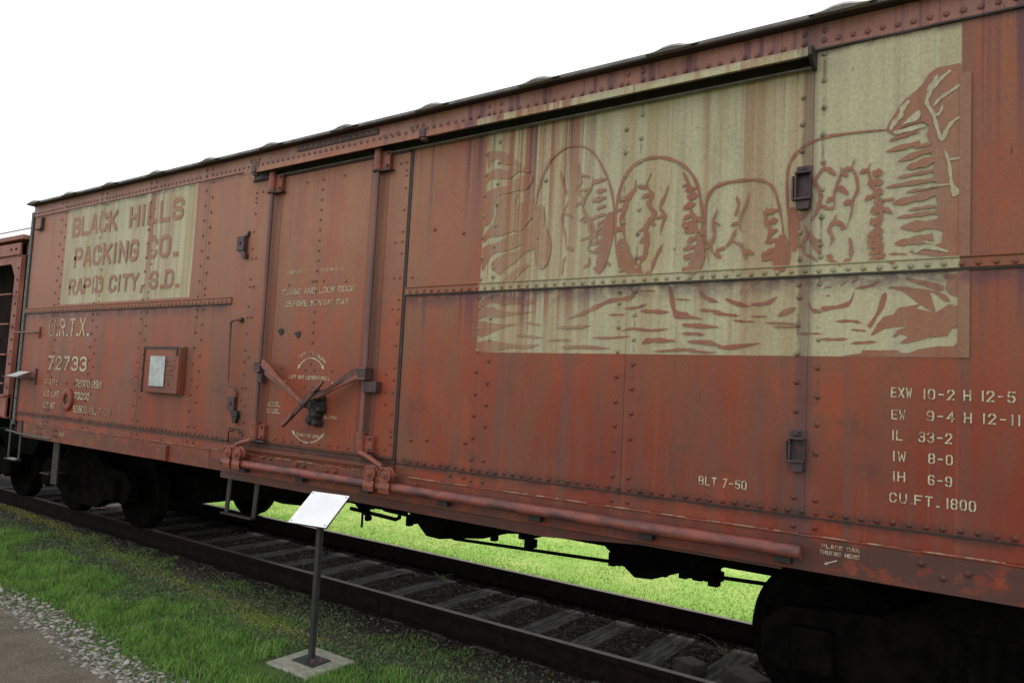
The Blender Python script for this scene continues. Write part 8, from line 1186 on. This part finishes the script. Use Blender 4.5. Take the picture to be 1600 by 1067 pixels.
# lush grass beside the path
n0 = 120000; x = sampx(n0); y = rg.uniform(-1.42, .25, n0)
e = ed(x); band = np.clip((y - e - .12) / .14, 0, 1) * np.clip((-.38 - y + .55 * nzv(x, y, 1.3, 5) + .2 * nzv(x, y, 4, 6) + .05 * (-x - 6).clip(0, 4)) / .2, 0, 1)
band *= np.clip(1.25 + .9 * nzv(x, y, 2.6, 9), .15, 1)
band *= np.clip((-2.6 - x) / 1.2, .12, 1)
keep = rg.uniform(0, 1, n0) < band * .92; x, y = x[keep], y[keep]; cl = nzv(x, y, 5, 2)
GR = tinted('lush_grass', [(.07, .17, .025), (.13, .29, .042), (.21, .37, .07), (.34, .34, .15)], .55, .35)
out_of_base = ~((abs(x + 4.128) < .26) & (abs(y + .58) < .29)); x, y, cl = x[out_of_base], y[out_of_base], cl[out_of_base]
blades('verge_grass', x, y, (.050 + .042 * cl) * rg.uniform(.4, 1.5, len(x)), rg.uniform(.0035, .007, len(x)), np.clip(.45 + .25 * cl + rg.normal(0, .22, len(x)), 0, 1), GR, 'long green grass strip between the gravel path and the near rail', 'grass', .8)
# thin low growth and clover nearer the rail
n0 = 95000; x = sampx(n0); y = rg.uniform(-1.3, .52, n0); d = np.clip(.75 + 1.3 * nzv(x, y, 1.7, 21), 0, 1) * np.clip((.55 - y) / .5, .0, 1) * np.clip((y - ed(x) - .1) / .2, 0, 1)
d *= np.clip((-.9 - x) / 1.2, .15, 1)
keep = (rg.uniform(0, 1, n0) < d) & ~((abs(x + 4.128) < .225) & (abs(y + .535) < .225)); x, y = x[keep], y[keep]
CLV = tinted('clover_leaves', [(.045, .085, .03), (.085, .15, .05), (.13, .20, .085), (.17, .16, .07)], .6, .2)
blades('low_weeds', x, y, rg.uniform(.008, .032, len(x)), rg.uniform(.007, .016, len(x)), rg.uniform(0, 1, len(x)) ** 1.2, CLV, 'low clover and weeds in the thin soil beside the near rail', 'ground cover', 1.6)
# strip of moss and pale pebbles
mx_ = np.array([-13.5, -12.2, -9.9, -7.8, -6.4, -5.3, -4.3]); my_ = np.array([.62, .55, .36, .12, -.02, -.13, -.22])
n0 = 22000; x = rg.uniform(-13.5, -4.4, n0); y = np.interp(x, mx_, my_) + rg.normal(0, .07, n0); keep = rg.uniform(0, 1, n0) < np.clip(.6 + nzv(x, y, 2.5, 3), 0, 1); x, y = x[keep], y[keep]
MO = tinted('yellow_moss', [(.13, .15, .025), (.27, .27, .045), (.38, .35, .09)], .8, .15)
blades('moss', x, y, rg.uniform(.006, .018, len(x)), rg.uniform(.008, .016, len(x)), rg.uniform(0, 1, len(x)), MO, 'yellow-green moss strip along the edge of the near ballast', 'moss', 1.2)
ST = tinted('pale_gravel', [(.12, .11, .09), (.22, .205, .17), (.36, .345, .30), (.22, .19, .15)], .85)
n0 = 700; x = rg.uniform(-13.5, -4.2, n0); y = np.interp(x, mx_, my_) + rg.normal(0, .12, n0)
n1 = 260; x1 = sampx(n1); y1 = rg.uniform(-.5, .55, n1); x = np.r_[x, x1]; y = np.r_[y, y1]
stones('ballast_pebbles', x, y, rg.uniform(.004, .013, len(x)), rg.uniform(0, 1, len(x)) * .55, ST, 'scattered pale pebbles between the grass and the near rail', 'pebbles')
# gravel rim of the path
n0 = 8500; x = sampx(n0, -13, -3.2); e = ed(x); t = rg.uniform(0, 1, n0); y = e - .10 + .30 * t ** 1.1 + rg.normal(0, .025, n0)
keep = rg.uniform(0, 1, n0) < np.clip(1.1 - t * .75, 0, 1); x, y = x[keep], y[keep]
stones('rim_gravel', x, y, .004 + .020 * rg.uniform(0, 1, len(x)) ** 2.2, rg.uniform(0, .9, len(x)) ** 1.3, ST, 'pale crushed stone along the rim of the brown path', 'gravel', .45)
FL = tinted('path_flakes', [(.09, .07, .055), (.17, .135, .105), (.24, .20, .165)], .8)
n0 = 6500; x = rg.uniform(-10, -4.0, n0); y = ed(x) - rg.uniform(.0, 1.6, n0)
stones('path_flakes', x, y, rg.uniform(.004, .014, n0), rg.uniform(0, 1, n0), FL, 'flat stone flakes pressed into the brown path', 'gravel', .22, .3, 2.)
# dark litter between the rails
LT = tinted('bark_litter', [(.014, .011, .010), (.04, .033, .028), (.11, .092, .078)], .95)
n0 = 19000; x = sampx(n0, -13, -1.0); y = rg.uniform(.76, 2.12, n0)
tx = np.array(TX); dtie = np.abs(x[:, None] - tx[None]).min(1); keep = (dtie + .07 * nzv(x, y, 4, 3) > .075) | (rg.uniform(0, 1, n0) < .14); x, y = x[keep], y[keep]
stones('bark_litter', x, y, rg.uniform(.005, .017, len(x)), rg.uniform(0, 1, len(x)) ** 1.5, LT, 'dark bark and stone litter between the ties', 'litter', .5, .2, 2.4)
n0 = 5000; x = sampx(n0, -13, -1.0); y = rg.uniform(.1, .62, n0)
stones('near_ballast', x, y, rg.uniform(.005, .014, n0), rg.uniform(0, 1, n0) ** 1.5, LT, 'dark fine ballast outside the near rail', 'gravel', .5)
# lawn beyond the track
n0 = 150000; u = rg.uniform(0, 1, n0); y = 2.42 + 14 * u ** 1.5; x = -1.2 - (1.1 * (y + 4.1) + 3.5) * rg.uniform(0, 1, n0) ** .9 + .55 * (y - 2.4) * 0
cl = nzv(x, y, 1.6, 8); c2 = nzv(x, y, .45, 14)
LW = tinted('lawn_grass', [(.19, .32, .06), (.24, .39, .08), (.30, .44, .12), (.40, .42, .20)], .6, .4)
nr = np.exp(-((y - 2.7) / .35) ** 2)
blades('lawn_grass', x, y, (.020 + .008 * cl + .025 * nr) * rg.uniform(.5, 1.3, n0), rg.uniform(.005, .011, n0) * (1 + (y - 2.4) * .09), np.clip((.45 + .22 * cl + .55 * c2) + .15 * nr + rg.normal(0, .17, n0), 0, 1), LW, 'bright mown lawn seen beneath the red car beyond the far rail', 'grass', .9)
# thin patches of grass running up to the near rail
n0 = 60000; x = sampx(n0); y = rg.uniform(-.7, .60, n0)
d = np.clip(2.6 * nzv(x, y, 1.9, 31) + 1.2 * nzv(x, y, 6, 33) - .02, 0, 1) * np.clip((.62 - y) / .35, 0, 1)
keep = (rg.uniform(0, 1, n0) < d) & ~((abs(x + 4.128) < .26) & (abs(y + .58) < .29)); x, y = x[keep], y[keep]
blades('patchy_grass', x, y, .012 + .035 * rg.uniform(0, 1, len(x)) ** 1.6, rg.uniform(.003, .006, len(x)), np.clip(rg.normal(.42, .28, len(x)), 0, 1), GR, 'thin scattered grass tufts growing in the soil up to the near rail', 'grass', 1.0)
# fallen dead stems in the verge and over the ties
n0 = 7000; x = sampx(n0); y = rg.uniform(-1.3, .6, n0)
DS = tinted('dead_stems', [(.13, .10, .05), (.26, .21, .11)], .8)
blades('dead_stems', x, y, rg.uniform(.01, .035, n0), rg.uniform(.0015, .003, n0), rg.uniform(0, 1, n0), DS, 'dry brown stems lying in the thin growth outside the near rail', 'dead grass', 2.5)
# countable weeds
WD = plain('dry_weed', (.20, .17, .09), (.13, .12, .05), 30, .7); WG = plain('green_weed', (.07, .13, .04), (.10, .16, .05), 40, .7)
def weed(x, y, h, nst, mat, label, seed, leaf=False):
    r = random.Random(seed); z = gh(x, y); root_ = thing('weed', label, 'weed', (x, y, z), 'weeds growing between the rails')
    st = MB(); lf = MB()
    for k in range(nst):
        a = r.uniform(0, 6.28); L = h * r.uniform(.6, 1.2); pts = [(x, y, z - .01)]
        for i in range(1, 6): t = i / 5; pts.append((x + math.cos(a) * L * .8 * t ** 1.5, y + math.sin(a) * L * .8 * t ** 1.5, z + L * (t - .45 * t * t)))
        st.tube(pts, [.003 * (1 - .12 * i) for i in range(6)], 5)
        for p in pts[2:]:
            for q in range(3 if leaf else 1):
                b = r.uniform(0, 6.28); s = r.uniform(.008, .016)
                lf.add([p, (p[0] + math.cos(b) * s, p[1] + math.sin(b) * s, p[2] + .004), (p[0] + math.cos(b + .5) * s * 1.7, p[1] + math.sin(b + .5) * s * 1.7, p[2] - .004), (p[0] + math.cos(b + 1) * s, p[1] + math.sin(b + 1) * s, p[2] + .003)], [(0, 1, 2, 3)])
    st.build('stem', mat, root_); lf.build('leaf', mat, root_)
weed(-5.08, 1.95, .11, 9, WG, 'small bushy green weed against the far rail right of the sign post', 1, True)
weed(-1.98, 1.72, .24, 6, WD, 'tallest dry arching weed between the rails left of the right-hand wheel', 2)
weed(-1.62, 1.60, .13, 5, WD, 'small dry weed close beside the right-hand wheel', 3)
weed(-6.35, -.1, .05, 8, WG, 'small broad-leaved green weed standing in the yellow moss strip', 4, True)
